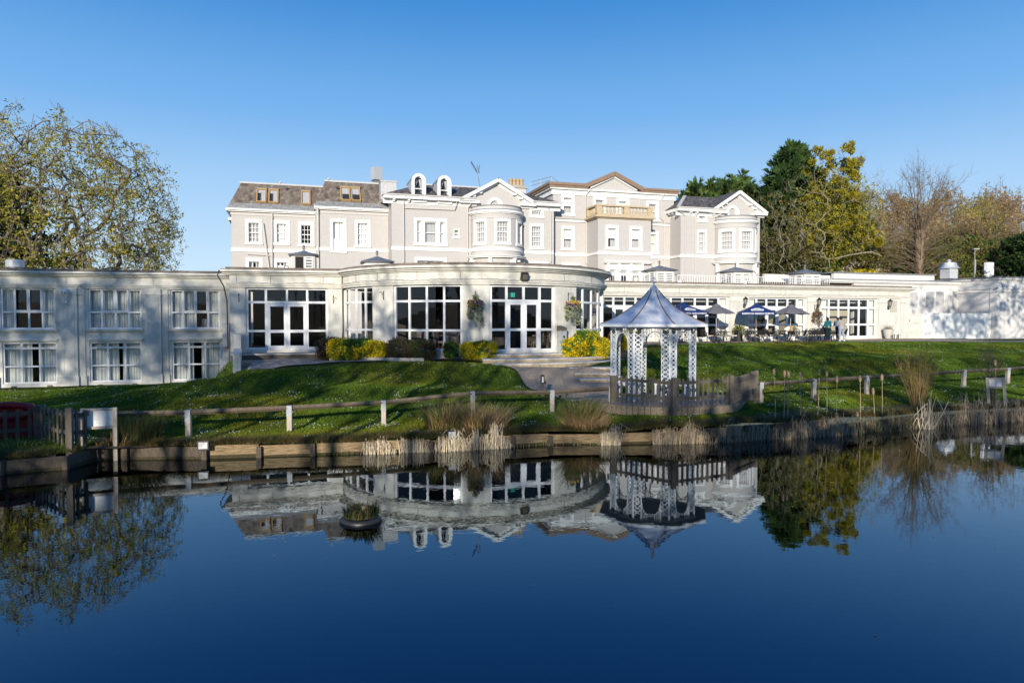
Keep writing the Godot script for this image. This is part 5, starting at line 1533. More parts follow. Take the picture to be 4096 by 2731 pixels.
		mb.tube([Vector3(0.03, 0, 0), Vector3(0.03, 0.12, 0)], [0.008, 0.008], 5)
		part("leg", mb, "terracotta", t)
		mb = MB.new()
		mb.tube([Vector3(-0.03, 0, 0), Vector3(-0.03, 0.12, 0)], [0.008, 0.008], 5)
		part("leg", mb, "terracotta", t)
	# iron railing along the terrace wing's roof
	t = thing("roof_railing", "low white iron railing along the roof of the terrace wing", "railing", Vector3.ZERO)
	var W := at_uv(6.5, 46.0, 18.5)
	var n := 96
	for k in 2:
		mb = MB.new()
		mb.xf = W
		mb.box(0.5, 6.32 + k * 0.55 - 0.3, -2.52, 20.5, 6.36 + k * 0.55 - 0.3, -2.48)
		part("rail", mb, "white_paint", t)
	mb = MB.new()
	mb.box(-0.015, 0, -0.015, 0.015, 0.9, 0.015)
	var m := mb.mesh()
	for k in n:
		var o := partm("bar", m, "white_paint", t)
		o.transform = Transform3D(W.basis, W * Vector3(0.6 + k * 0.207, 5.66, -2.5))
	# mushroom vent on the left wing roof
	t = thing("mushroom_vent", "small steel mushroom vent on the bedroom wing roof", "roof vent", Vector3(-26.34, 6.04, -37.00))
	mb = MB.new()
	mb.lathe([Vector2(0.28, -0.2), Vector2(0.28, 0.1), Vector2(0.42, 0.1), Vector2(0.42, 0.45), Vector2(0.38, 0.5), Vector2(0.0, 0.52)], 18)
	part("cowl", mb, "steel", t)
	mb = MB.new()
	mb.cbox(Vector3(0.55, 0.0, 0), Vector3(0.5, 0.2, 0.4))
	part("fan_housing", mb, "dark_plastic", t)

func timber_edge() -> void:
	var t := thing("pond_edging", "weathered timber boards and stakes holding the bank along the pond", "pond edging")
	var k := 0
	for i in range(3, SHORE.size() - 2):
		var a := Vector3(SHORE[i][0], 0, SHORE[i][1])
		var b := Vector3(SHORE[i + 1][0], 0, SHORE[i + 1][1])
		var n := maxi(1, int(round(a.distance_to(b) / 1.4)))
		for s in n:
			var p := a.lerp(b, float(s) / n)
			var q := a.lerp(b, float(s + 1) / n)
			var h := 0.3 + 0.02 * sin(k * 2.1) + (0.1 if p.x > 5 and p.x < 8 else 0.0)
			var mb := MB.new()
			var d := (q - p).normalized() * 0.012
			mb.beam(p + d + Vector3(0, h - 0.12, 0.01 * sin(k)), q - d + Vector3(0, h - 0.12 + 0.01 * sin(k * 1.7), 0), 0.05, 0.24)
			part("board", mb, "timber_board" if (p.x > -9 and p.x < 5.5) else "timber_dark", t)
			mb = MB.new()
			mb.beam(p + d + Vector3(0, h - 0.36, 0.01 * sin(k) + 0.004), q - d + Vector3(0, h - 0.36, 0.004), 0.055, 0.235)
			part("mossy_board", mb, "timber_moss", t)
			mb = MB.new()
			var e := p.lerp(q, 0.02)
			var top := h - 0.02 + (0.03 if k % 3 == 0 else 0.0)
			mb.box(e.x - 0.06, -0.5, e.z + 0.03, e.x + 0.06, top, e.z + 0.13)
			part("stake", mb, "timber_dark", t)
			k += 1
	# left point: earth bank behind older boards
	var mb := MB.new()
	for s in 3:
		var p := Vector3(-12.6 + s * 0.75, 0, -14.85 - s * 0.35)
		mb.beam(p + Vector3(0, 0.1, 0.15), p + Vector3(0.72, 0.12, -0.2), 0.06, 0.42)
	part("old_board", mb, "timber_dark", t)

func rail_run(label: String, posts: Array, h: float, first_cap := true) -> void:
	var t := thing("knee_rail", label, "rail fence")
	var tops := []
	for p in posts:
		var g := gy(p[0], p[1])
		var mb := MB.new()
		mb.xf = Transform3D(Basis(Vector3.UP, 0.1), Vector3(p[0], g, p[1]))
		mb.box(-0.065, -0.3, -0.065, 0.065, h - 0.12, 0.065)
		part("post", mb, "timber_pale", t)
		mb = MB.new()
		mb.xf = Transform3D(Basis(Vector3.UP, 0.1), Vector3(p[0], g, p[1]))
		mb.box(-0.07, h - 0.28, 0.066, 0.07, h + 0.005, 0.072)
		mb.box(-0.07, h + 0.001, -0.075, 0.07, h + 0.008, 0.072)
		part("metal_strap", mb, "galvanised", t)
		tops.append(Vector3(p[0], g + h - 0.06, p[1]))
	for i in tops.size() - 1:
		var mb := MB.new()
		var d: Vector3 = (tops[i + 1] - tops[i]).normalized()
		var keep := tops[i].distance_to(tops[i + 1]) as float
		var s := Vector3.UP.cross(d).normalized()
		var up := d.cross(s)
		mb.xf = Transform3D(Basis((s + up).normalized(), (up - s).normalized(), d), tops[i])
		mb.box(-0.048, -0.048, 0.02, 0.048, 0.048, keep - 0.02)
		part("rail", mb, "timber_rail", t)

func picket_run(t: Node3D, a: Vector3, b: Vector3, n: int, low: float, high: float, side: float, m := "timber_grey") -> void:
	# pickets and two rails between two post feet
	var d := (b - a).normalized()
	var s := Vector3.UP.cross(d).normalized() * side
	for k in [0.36, 0.86]:
		var mb := MB.new()
		mb.beam(a + d * 0.07 + Vector3(0, lerpf(low, high, k), 0) + s * 0.035, b - d * 0.07 + Vector3(0, lerpf(low, high, k), 0) + s * 0.035, 0.04, 0.09)
		part("rail", mb, m, t)
	for i in n:
		var p := a.lerp(b, (i + 0.75) / (n + 0.5))
		var mb := MB.new()
		mb.xf = Transform3D(Basis(s.cross(Vector3.UP), Vector3.UP, s), p)
		var e := 0.012 * sin(i * 3.7)
		mb.prism(PackedVector2Array([Vector2(-0.038, low), Vector2(0.038, low), Vector2(0.038, high - 0.04 + e), Vector2(0.02, high + e), Vector2(-0.02, high + e), Vector2(-0.038, high - 0.04 + e)]), -0.012, 0.012)
		part("picket", mb, m, t)

func fence_post(t: Node3D, p: Vector3, h: float, w := 0.06, m := "timber_grey") -> void:
	var mb := MB.new()
	mb.xf = Transform3D(Basis(Vector3.UP, 0.2), p)
	mb.box(-w, -0.3, -w, w, h, w)
	part("post", mb, m, t)

func fences() -> void:
	rail_run("low timber knee rail with metal straps crossing the left lawn", [[-13.8, -18.2], [-10.9, -17.4], [-8.45, -18.1], [-6.08, -18.95], [-3.7, -20.0], [-1.2, -21.2], [1.28, -22.2], [3.2, -22.55]], 0.71)
	rail_run("low timber knee rail running along the right lawn behind the cattails", [[8.5, -23.7], [11.0, -25.3], [13.65, -26.7], [16.5, -27.95], [19.0, -29.2], [21.7, -30.4], [26.0, -32.2]], 0.73)
	# picket fence round the gazebo
	var t := thing("picket_fence", "weathered picket fence curving around the pond side of the gazebo", "fence")
	var f := [[3.24, -22.35], [4.83, -20.7], [6.86, -21.75], [8.32, -23.7]]
	var hs := [1.15, 1.22, 1.2, 1.15]
	var ps := []
	for i in 4:
		var p := Vector3(f[i][0], 0.44 if i < 3 else 0.5, f[i][1])
		ps.append(p)
		fence_post(t, p, hs[i], 0.065)
	picket_run(t, ps[0] + Vector3(0, 0.0, 0), ps[1], 11, 0.22, 1.18, 1.0)
	picket_run(t, ps[1], ps[2], 11, 0.22, 1.18, 1.0)
	picket_run(t, ps[2], ps[3], 18, 0.18, 1.12, -1.0)
	# picket fence at the left edge
	t = thing("picket_fence", "dark picket fence with a leaning gate post beside the left notice board", "fence")
	var q := [Vector3(-13.6, 0.33, -16.2), Vector3(-11.78, 0.33, -17.25), Vector3(-10.22, 0.36, -16.0), Vector3(-10.06, 0.36, -16.6)]
	fence_post(t, q[1], 0.93, 0.085, "timber_dark")
	fence_post(t, q[2], 1.0, 0.065, "timber_grey")
	picket_run(t, q[0], q[1], 8, 0.05, 0.86, 1.0, "timber_dark")
	picket_run(t, q[1], q[2], 7, 0.1, 0.93, 1.0, "timber_grey")
	picket_run(t, q[2], q[3], 2, 0.1, 0.9, 1.0, "timber_dark")
	# red rescue float behind it
	t = thing("rescue_float", "red plastic rescue float housing standing behind the left picket fence", "lifebuoy holder", Vector3(-12.75, 0.3, -17.6), 0.35)
	var mb := MB.new()
	mb.prism(PackedVector2Array([Vector2(-0.6, 0.1), Vector2(0.6, 0.1), Vector2(0.62, 0.75), Vector2(0.5, 0.95), Vector2(-0.45, 0.95), Vector2(-0.6, 0.8)]), -0.08, 0.08)
	part("housing", mb, "red_plastic", t)
	mb = MB.new()
	var ring := []
	var rr := []
	for k in 25:
		var a := TAU * k / 24
		ring.append(Vector3(cos(a) * 0.52, 0.78 + sin(a) * 0.17, 0.16))
		rr.append(0.08)
	mb.tube(ring, rr, 10, false)
	part("buoy", mb, "red_plastic", t)
	mb = MB.new()
	mb.box(-0.05, -0.3, -0.16, 0.05, 0.9, -0.08)
	part("post", mb, "timber_dark", t)

func gazebo() -> void:
	var C := Vector3(4.82, 0.74, -23.7)
	var t := thing("gazebo", "white octagonal trellis gazebo with a swept grey metal roof beside the pond", "gazebo", C, deg_to_rad(9))
	var R := 1.5
	var H := 2.42
	# lattice strip: two leaves meeting at each corner
	for k in 8:
		var a := TAU * k / 8
		var p := Vector3(sin(a), 0, cos(a)) * R
		var col: Node3D = null
		for s in [-1.0, 1.0]:
			var nb: float = TAU * (k + s) / 8
			var d := (Vector3(sin(nb), 0, cos(nb)) * R - p).normalized()
			var w := 0.28
			var mb := MB.new()
			mb.xf = Transform3D(Basis(d, Vector3.UP, d.cross(Vector3.UP)), p)
			mb.box(0.0, 0, -0.014, 0.035, H, 0.014)
			mb.box(w - 0.035, 0, -0.014, w, H, 0.014)
			if col == null:
				col = part("column", mb, "gazebo_white", t)
			else:
				part("leaf", mb, "gazebo_white", col)
			mb = MB.new()
			mb.xf = Transform3D(Basis(d, Vector3.UP, d.cross(Vector3.UP)), p)
			var y := 0.03
			while y < H - 0.3:
				mb.beam(Vector3(0.035, y, 0), Vector3(w - 0.035, y + 0.145, 0), 0.03, 0.012, Vector3(0, 0, 1))
				mb.beam(Vector3(0.035, y + 0.145, 0.006), Vector3(w - 0.035, y, 0.006), 0.03, 0.012, Vector3(0, 0, 1))
				y += 0.145
			part("lattice", mb, "gazebo_white", col, "stuff")
			# scrolled arch bracket towards the neighbour
			mb = MB.new()
			mb.xf = Transform3D(Basis(d, Vector3.UP, d.cross(Vector3.UP)), p)
			var half := R * sin(PI / 8)
			var arc := []
			var rr := []
			for i in 9:
				var f := PI / 2 * i / 8
				arc.append(Vector3(half - cos(f) * (half - w), 1.82 + sin(f) * 0.4, 0))
				rr.append(0.018)
			mb.tube(arc, rr, 6)
			for i in 4:
				var f := 0.2 + i * 0.32
				mb.beam(Vector3(half - cos(f) * (half - w), 1.82 + sin(f) * 0.4, 0), Vector3(w + 0.02 + i * 0.05, 2.36, 0), 0.016, 0.012, Vector3(0, 0, 1))
			part("arch_bracket", mb, "gazebo_white", col)
	var mb := MB.new()
	for k in 8:
		var a := TAU * k / 8
		var b := TAU * (k + 1) / 8
		mb.beam(Vector3(sin(a), 0, cos(a)) * R + Vector3(0, H - 0.03, 0), Vector3(sin(b), 0, cos(b)) * R + Vector3(0, H - 0.03, 0), 0.06, 0.06)
	part("ring_beam", mb, "gazebo_white", t)
	# swept roof: eight panels, raised seams, fascia
	var prof := [[1.88, 2.5], [1.6, 2.6], [1.25, 2.78], [0.95, 2.95], [0.71, 3.11], [0.5, 3.29], [0.34, 3.44], [0.24, 3.55], [0.19, 3.62]]
	for k in 8:
		var a := TAU * k / 8
		var b := TAU * (k + 1) / 8
		var da := Vector3(sin(a), 0, cos(a))
		var db := Vector3(sin(b), 0, cos(b))
		mb = MB.new()
		for i in prof.size() - 1:
			var p0: Array = prof[i]
			var p1: Array = prof[i + 1]
			mb.quad(da * p0[0] + Vector3(0, p0[1], 0), db * p0[0] + Vector3(0, p0[1], 0), db * p1[0] + Vector3(0, p1[1], 0), da * p1[0] + Vector3(0, p1[1], 0))
			mb.quad(db * p0[0] + Vector3(0, p0[1] - 0.015, 0), da * p0[0] + Vector3(0, p0[1] - 0.015, 0), da * p1[0] + Vector3(0, p1[1] - 0.015, 0), db * p1[0] + Vector3(0, p1[1] - 0.015, 0))
		part("roof_panel", mb, "gazebo_roof", t)
		mb = MB.new()
		var sp := []
		var rr := []
		for p in prof:
			sp.append(da * (p[0] + 0.005) + Vector3(0, p[1] + 0.01, 0))
			rr.append(0.017)
		mb.tube(sp, rr, 5)
		part("seam", mb, "rust_seam", t)
		mb = MB.new()
		mb.beam(da * 1.89 + Vector3(0, 2.46, 0), db * 1.89 + Vector3(0, 2.46, 0), 0.02, 0.09)
		part("fascia", mb, "gazebo_white", t)
	mb = MB.new()
	mb.lathe([Vector2(0.21, 3.58), Vector2(0.2, 3.61), Vector2(0.03, 3.84), Vector2(0.03, 3.88)], 24)
	part("cone_cap", mb, "gazebo_roof", t)
	mb = MB.new()
	mb.tube([Vector3(0, 3.8, 0), Vector3(0, 4.28, 0)], [0.014, 0.004], 6)
	for k in 4:
		var pts := []
		var rr := []
		for i in 21:
			var f := TAU * i / 20
			pts.append(Basis(Vector3.UP, PI * k / 4) * Vector3(cos(f) * 0.095, 3.97 + sin(f) * 0.095, 0))
			rr.append(0.007)
		mb.tube(pts, rr, 5, false)
	part("finial", mb, "gazebo_roof", t)
	# bench inside
	var bench := thing("garden_bench", "white slatted bench inside the gazebo", "bench", C + Vector3(0.75, 0, -0.55), deg_to_rad(-30))
	for k in 4:
		slab(bench, "slat", "gazebo_white", Transform3D(), 0, [[-0.6, 0.43, -0.2 + k * 0.1, 0.6, 0.46, -0.12 + k * 0.1]])
	for s in [[-0.52, -0.16], [0.52, -0.16], [-0.52, 0.14], [0.52, 0.14]]:
		slab(bench, "leg", "gazebo_white", Transform3D(), 0, [[s[0] - 0.03, 0, s[1] - 0.03, s[0] + 0.03, 0.43, s[1] + 0.03]])
	slab(bench, "rail", "gazebo_white", Transform3D(), 0, [[-0.6, 0.36, -0.17, 0.6, 0.425, -0.14], [-0.6, 0.36, 0.13, 0.6, 0.425, 0.16]])
	var b2: Node3D = copy(bench, "white slatted bench along the left side of the gazebo", C + Vector3(-0.75, 0, -0.6), deg_to_rad(35))
	b2.name = "garden_bench_001"
	# paved floor with a block edging
	var fl := MB.new()
	fl.xf = Transform3D(Basis(), Vector3(5.05, 0, -23.55))
	fl.lathe([Vector2(2.6, 0.3), Vector2(2.6, 0.735), Vector2(0.0, 0.745)], 40)
	structure("gazebo_paving", fl, "paver")
	var ed := thing("edging_blocks", "concrete block edging around the gazebo paving", "edging")
	for k in 44:
		var a := deg_to_rad(-75.0 + k * 3.9)
		mb = MB.new()
		mb.xf = Transform3D(Basis(Vector3.UP, a), Vector3(5.05, 0, -23.55))
		mb.box(-0.082, 0.42, 2.6, 0.082, 0.755 + 0.006 * sin(k * 2.0), 2.72)
		part("block", mb, "edge_block", ed)

func garden_steps() -> void:
	# four shallow steps below the rotunda doors, curved about its centre
	var t := thing("garden_steps", "weathered stone steps with pale nosings below the rotunda doors", "steps")
	var c := Transform3D(Basis(), Vector3(-2.09, 0, -38.2))
	var st := [[7.05, 8.15, 1.87, 6.0, 44.0], [8.15, 9.15, 1.72, 5.5, 47.0], [9.15, 9.85, 1.57, 7.5, 50.0]]
	for s in st:
		slab(t, "step", "stone_riser", c, 9.0, [[s[3] / 57.3 * 9.0, 1.1, s[0] - 9.0, s[4] / 57.3 * 9.0, s[2] - 0.05, s[1] - 9.0]])
		slab(t, "nosing", "stone_nosing", c, 9.0, [[s[3] / 57.3 * 9.0, s[2] - 0.05, s[0] - 9.0, s[4] / 57.3 * 9.0, s[2], s[1] - 9.0 + 0.03]])
	# steps down the path
	t = thing("garden_steps", "short flight of stone steps on the path left of the gazebo", "steps")
	for k in 3:
		var z := -28.2 + k * 0.7
		slab(t, "step", "stone_riser", Transform3D(), 0, [[2.3 + k * 0.15, 0.4, z - 0.4, 4.1, 1.42 - k * 0.17, z + 0.3]])
		slab(t, "nosing", "stone_nosing", Transform3D(), 0, [[2.3 + k * 0.15, 1.42 - k * 0.17, z - 0.4, 4.1, 1.46 - k * 0.17, z + 0.33]])
	# landing kerb in front of the flat glazed bay
	var xf := at_uv(-13.75, 33.95, 14.2)
	t = thing("landing_kerb", "raised concrete landing below the flat glazed bay", "landing")
	slab(t, "landing", "paver", xf, 0, [[0.35, 1.2, 0.065, 5.1, 1.76, 2.0]])
	slab(t, "kerb", "stone_nosing", xf, 0, [[0.3, 1.74, 2.0, 4.3, 1.8, 2.14]])
	slab(t, "riser", "timber_grey", xf, 0, [[0.3, 1.2, 2.0, 4.3, 1.738, 2.1]])
	# bed edging kerb
	t = thing("bed_kerb", "low concrete kerb around the shrub bed at the rotunda's foot", "kerb")
	var k1 := [[-8.3, -31.7], [-7.4, -31.2], [-6.4, -30.75], [-5.4, -30.45], [-4.4, -30.2], [-3.8, -30.1]]
	for i in k1.size() - 1:
		var mb := MB.new()
		mb.beam(Vector3(k1[i][0], 1.62, k1[i][1]), Vector3(k1[i + 1][0] - 0.01, 1.62, k1[i + 1][1]), 0.1, 0.2)
		part("kerb_stone", mb, "concrete", t)
	strip("bed_soil", [[-8.2, -31.75], [-6.4, -30.8], [-4.4, -30.25], [-2.5, -29.9], [-0.9, -29.4]], [[-8.6, -33.6], [-6.4, -32.6], [-4.6, -31.7], [-2.4, -31.0], [-0.8, -30.9]], 0.08, "soil", 4, 4)
	strip("bed_soil_right", [[2.9, -30.3], [4.2, -31.2], [5.6, -33.0], [6.2, -36.0]], [[2.6, -32.3], [3.6, -33.2], [4.4, -34.6], [4.9, -37.5]], 0.06, "soil", 4, 4)
	# buttress wall at the end of the bay
	t = thing("buttress_wall", "pale stepped retaining wall running out from the corner of the glazed bay", "wall", Vector3.ZERO)
	var mb := MB.new()
	mb.beam(Vector3(-11.45, 1.15, -28.9), Vector3(-12.6, 1.25, -32.0), 0.3, 1.5)
	part("low_wall", mb, "cream", t)
	mb = MB.new()
	mb.beam(Vector3(-12.64, 1.5, -32.01), Vector3(-13.3, 1.5, -33.8), 0.3, 2.4)
	part("high_wall", mb, "cream", t)
	mb = MB.new()
	mb.beam(Vector3(-11.44, 1.93, -28.85), Vector3(-12.6, 2.03, -32.0), 0.34, 0.06)
	part("coping", mb, "stone_nosing", t)

func lantern(label: String, xf: Transform3D, white := false) -> void:
	var t := thing("wall_lantern", label, "wall lantern", xf.origin, xf.basis.get_euler().y, "wall lanterns")
	var m := "white_paint" if white else "black_iron"
	slab(t, "back_plate", m, Transform3D(), 0, [[-0.05, -0.35, 0, 0.05, -0.05, 0.03]])
	var mb := MB.new()
	mb.tube([Vector3(0, -0.25, 0.02), Vector3(0, -0.33, 0.12), Vector3(0, -0.25, 0.22), Vector3(0, -0.12, 0.22)], [0.025, 0.025, 0.025, 0.03], 7)
	part("bracket", mb, m, t)
	mb = MB.new()
	mb.xf = Transform3D(Basis(), Vector3(0, 0, 0.22))
	mb.lathe([Vector2(0.07, -0.1), Vector2(0.15, 0.26)], 6)
	part("lamp_glass", mb, "lamp_glass", t)
	mb = MB.new()
	mb.xf = Transform3D(Basis(), Vector3(0, 0, 0.22))
	for k in 6:
		var a := TAU * k / 6
		mb.beam(Vector3(sin(a) * 0.072, -0.1, cos(a) * 0.072), Vector3(sin(a) * 0.153, 0.26, cos(a) * 0.153), 0.018, 0.018)
	mb.lathe([Vector2(0.0, -0.16), Vector2(0.06, -0.14), Vector2(0.075, -0.1), Vector2(0.0, -0.1)], 6)
	mb.lathe([Vector2(0.16, 0.25), Vector2(0.18, 0.28), Vector2(0.08, 0.38), Vector2(0.03, 0.42), Vector2(0.03, 0.46), Vector2(0.0, 0.48)], 6)
	part("cage", mb, m, t)

func basket_arm(label: String, at: Vector3, turn: float) -> void:
	var t := thing("basket_bracket", label, "wall bracket", at, turn, "empty basket brackets")
	var mb := MB.new()
	mb.box(-0.015, -0.22, 0, 0.015, 0.22, 0.02)
	part("back_bar", mb, "black_iron", t)
	mb = MB.new()
	mb.tube([Vector3(0, 0.14, 0.02), Vector3(0.02, 0.15, 0.3), Vector3(0.02, 0.1, 0.34)], [0.012, 0.012, 0.012], 5)
	mb.tube([Vector3(0, -0.16, 0.02), Vector3(0.01, -0.05, 0.12), Vector3(0.01, 0.06, 0.1), Vector3(0.01, 0.13, 0.22)], [0.01, 0.01, 0.01, 0.01], 5)
	part("scroll", mb, "black_iron", t)

func hanging_basket(label: String, at: Vector3, turn: float, sd: int, dry := false) -> void:
	rng.seed = sd
	var t := thing("hanging_basket", label, "hanging basket", at, turn)
	t.scale = Vector3.ONE * 0.88
	var mb := MB.new()
	mb.box(-0.015, -0.2, -0.36, 0.015, 0.25, -0.34)
	mb.tube([Vector3(0, 0.18, -0.35), Vector3(0, 0.2, -0.1), Vector3(0, 0.16, 0.0)], [0.012, 0.012, 0.012], 5)
	part("bracket", mb, "black_iron", t)
	mb = MB.new()
	for k in 3:
		var a := TAU * k / 3
		mb.tube([Vector3(0, 0.15, 0), Vector3(sin(a) * 0.26, -0.42, cos(a) * 0.26)], [0.006, 0.006], 4)
	part("chain", mb, "black_iron", t)
	mb = MB.new()
	mb.lathe([Vector2(0.0, -0.72), Vector2(0.16, -0.68), Vector2(0.27, -0.54), Vector2(0.3, -0.42), Vector2(0.0, -0.42)], 14)
	part("bowl", mb, "soil", t)
	var lf := leaf_mesh(0.035, 5, 0.05)
	var xs := []
	var cs := []
	for k in 460:
		var a := rng.randf() * TAU
		var r := 0.25 + rng.randfn(0, 0.05)
		var p := Vector3(sin(a) * r, -0.5 + rng.randf_range(-0.12, 0.14), cos(a) * r)
		if k % 2 == 0:
			var s: float = [0.35, 2.2, 3.6, 5.2][k / 2 % 4] + rng.randfn(0, 0.25)
			var drop := rng.randf()
			p = Vector3(sin(s) * (0.32 + drop * 0.06), -0.5 - drop * (1.0 if k / 2 % 4 < 2 else 0.7), cos(s) * (0.32 + drop * 0.05)) + Vector3(rng.randfn(0, 0.05), 0, rng.randfn(0, 0.05))
		xs.append(Transform3D(Basis.from_euler(Vector3(rng.randf() * 6, rng.randf() * 6, 0)) * rng.randf_range(0.6, 1.1), p))
		var g := rng.randf_range(0.7, 1.3)
		cs.append(Color(0.22 * g, 0.15 * g, 0.09 * g) if dry else (Color(0.16 * g, 0.19 * g, 0.08 * g) if rng.randf() < 0.5 else Color(0.4 * g, 0.42 * g, 0.28 * g)))
	for k in 40:
		var h := rng.randf()
		xs.append(Transform3D(Basis.from_euler(Vector3(rng.randf() * 6, rng.randf() * 6, 0)) * 1.0, Vector3(rng.randfn(0, 0.05), -0.4 + h * 0.4, rng.randfn(0, 0.05))))
		cs.append(Color(0.16, 0.2, 0.04) if not dry else Color(0.2, 0.17, 0.08))
	stuff("foliage", lf, xs, "leaf", t, cs)
	if not dry:
		xs = []
		cs = []
		for k in 110:
			var a := rng.randf() * TAU
			xs.append(Transform3D(Basis.from_euler(Vector3(rng.randf() * 6, rng.randf() * 6, 0)) * 1.25, Vector3(sin(a) * 0.3, -0.38 + rng.randf_range(-0.08, 0.1), cos(a) * 0.3)))
			cs.append(Color(0.75, 0.5, 0.01) if k % 2 == 0 else Color(0.1, 0.05, 0.28))
		stuff("flowers", lf, xs, "leaf", t, cs)

func leaf_mesh(size: float, count: int, spread: float) -> ArrayMesh:
	var r := RandomNumberGenerator.new()
	r.seed = int(size * 1000) + count
	var mb := MB.new()
	mb.tinted = true
	for k in count:
		var o := Vector3(r.randfn(0, spread), r.randfn(0, spread), r.randfn(0, spread))
		var b := Basis.from_euler(Vector3(r.randf() * 6.28, r.randf() * 6.28, r.randf() * 6.28))
		var s := size * r.randf_range(0.7, 1.3)
		var t := r.randf_range(0.75, 1.25)
		mb.col = Color(t, t, t)
		mb.quad(o + b * Vector3(-s, 0, 0), o + b * Vector3(0, -s * 0.6, s * 0.15), o + b * Vector3(s * 1.2, 0, 0), o + b * Vector3(0, s * 0.6, s * 0.15))
	return mb.mesh()

func wall_fittings() -> void:
	var L := at_uv(-25.1, 34.75, 14.2)
	var S := at_uv(-13.75, 33.95, 14.2)
	var W := at_uv(6.5, 46.0, 18.5)
	var D := Transform3D(Basis(), Vector3(-2.09, 0, -38.2))
	var rad := func(deg: float, y: float, r: float) -> Transform3D:
		var a := deg_to_rad(deg)
		return Transform3D(Basis(Vector3.UP, a), Vector3(-2.09 + sin(a) * r, y, -38.2 + cos(a) * r))
	lantern("white wall lantern on the bedroom wing pier", L * Transform3D(Basis(), Vector3(2.6, 4.5, 0.17)), true)
	lantern("black wall lantern over the third pier, between blue and grey parasols", W * Transform3D(Basis(), Vector3(10.35, 4.55, 0.11)))
	lantern("black wall lantern above the dry hanging basket on the terrace", W * Transform3D(Basis(), Vector3(16.75, 4.55, 0.11)))
	lantern("black wall lantern beside the slatted vent at the terrace wing's end", W * Transform3D(Basis(), Vector3(23.45, 4.5, 0.11)))
	basket_arm("empty iron basket bracket left of the flat glazed bay", S * Vector3(0.42, 4.45, 0.0), deg_to_rad(14))
	basket_arm("empty iron basket bracket between the flat bay and the rotunda", S * Vector3(4.88, 4.4, 0.0), deg_to_rad(14))
	var b: Transform3D = rad.call(-33.0, 4.5, 7.06)
	basket_arm("empty iron basket bracket on the first pier of the rotunda", b.origin, deg_to_rad(-33))
	b = rad.call(3.6, 4.45, 7.4)
	hanging_basket("hanging basket with trailing ivy on the pier left of the rotunda doors", b.origin, deg_to_rad(3.6), 21)
	b = rad.call(42.0, 4.45, 7.4)
	hanging_basket("hanging basket with yellow pansies on the pier right of the rotunda doors", b.origin, deg_to_rad(42), 22)
	hanging_basket("dried out brown hanging basket on the terrace wing pier", W * Vector3(16.5, 4.25, 0.45), deg_to_rad(18.5), 23, true)
	# floodlight on the fascia
	b = rad.call(21.3, 5.3, 7.1)
	var t := thing("floodlight", "old floodlight fixed to the rotunda fascia above the doors", "floodlight", b.origin, deg_to_rad(21.3))
	slab(t, "bracket", "galvanised", Transform3D(), 0, [[-0.04, -0.1, 0, 0.04, 0.1, 0.1]])
	var mb := MB.new()
	mb.xf = Transform3D(Basis(Vector3.RIGHT, 0.35), Vector3(0, 0.02, 0.2))
	mb.box(-0.16, -0.17, -0.1, 0.16, 0.17, 0.1)
	part("housing", mb, "dark_plastic", t)
	mb = MB.new()
	mb.xf = Transform3D(Basis(Vector3.RIGHT, 0.35), Vector3(0, 0.02, 0.2))
	mb.box(-0.12, -0.12, 0.1, 0.12, 0.12, 0.112)
	part("lens", mb, "timber_grey", t)
	# roof floods
	for e in [[rad.call(19.0, 6.0, 7.0), "small black flood lamp on the rotunda roof edge above the doors"], [S * Transform3D(Basis(), Vector3(2.55, 5.95, 0.05)), "small flood lamp on the roof edge over the flat glazed bay"], [W * Transform3D(Basis(), Vector3(5.3, 5.95, 0.1)), "small black flood lamp on the terrace wing roof behind the gazebo finial"], [W * Transform3D(Basis(), Vector3(10.6, 5.95, 0.1)), "small flood lamp on the terrace wing roof below the right hand bow"]]:
		var x: Transform3D = e[0]
		t = thing("roof_flood_lamp", e[1], "floodlight", x.origin, x.basis.get_euler().y, "flood lamps on the roof edges")
		slab(t, "box", "white_paint", Transform3D(), 0, [[-0.3, -0.05, -0.06, -0.02, 0.1, 0.06]])
		slab(t, "lamp", "dark_plastic", Transform3D(), 0, [[0.0, -0.05, -0.08, 0.2, 0.1, 0.08]])
		slab(t, "lens", "white_print", Transform3D(), 0, [[0.03, -0.02, 0.08, 0.17, 0.07, 0.085]])
	# cables along the lower mouldings
	for e in [[S, 0.0, 0.4, 5.1, "black cable looping along the flat bay's moulding"], [D, 7.05, -7.8, 6.5, "black cable strung along the rotunda's lower moulding"], [W, 0.0, -0.8, 25.3, "black cable clipped along the terrace wing's moulding"]]:
		mb = MB.new()
		mb.xf = e[0]
		mb.R = e[1]
		var pts := []
		var rr := []
		var n := int((e[3] - e[2]) / 0.12)
		for i in n:
			var u: float = lerpf(e[2], e[3], float(i) / n)
			pts.append(Vector3(u, 5.185 + 0.03 * sin(u * 2.1) * sin(u * 0.7) - (0.02 if i % 3 == 0 else 0.0), 0.19))
			rr.append(0.011)
		mb.tube(pts, rr, 4)
		single("cable", mb, "dark_plastic", e[4], "cable")
	mb = MB.new()
	mb.xf = S
	mb.tube([Vector3(-0.4, 5.75, 0.45), Vector3(-0.5, 5.5, 0.3), Vector3(-0.25, 5.0, 0.1), Vector3(-0.12, 4.3, 0.05), Vector3(-0.1, 2.0, 0.05)], [0.03, 0.03, 0.03, 0.03, 0.03], 6)
	single("drain_hose", mb, "dark_plastic", "black drain hose hanging at the joint of wing and glazed bay", "hose")
	# ashtray bin by the doors
	b = rad.call(36.8, 1.87, 7.35)
	t = thing("ashtray_bin", "slim steel ashtray bin beside the rotunda doors", "bin", b.origin, deg_to_rad(36))
	slab(t, "body", "galvanised", Transform3D(), 0, [[-0.16, 0, -0.16, 0.16, 1.0, 0.16]])
	mb = MB.new()
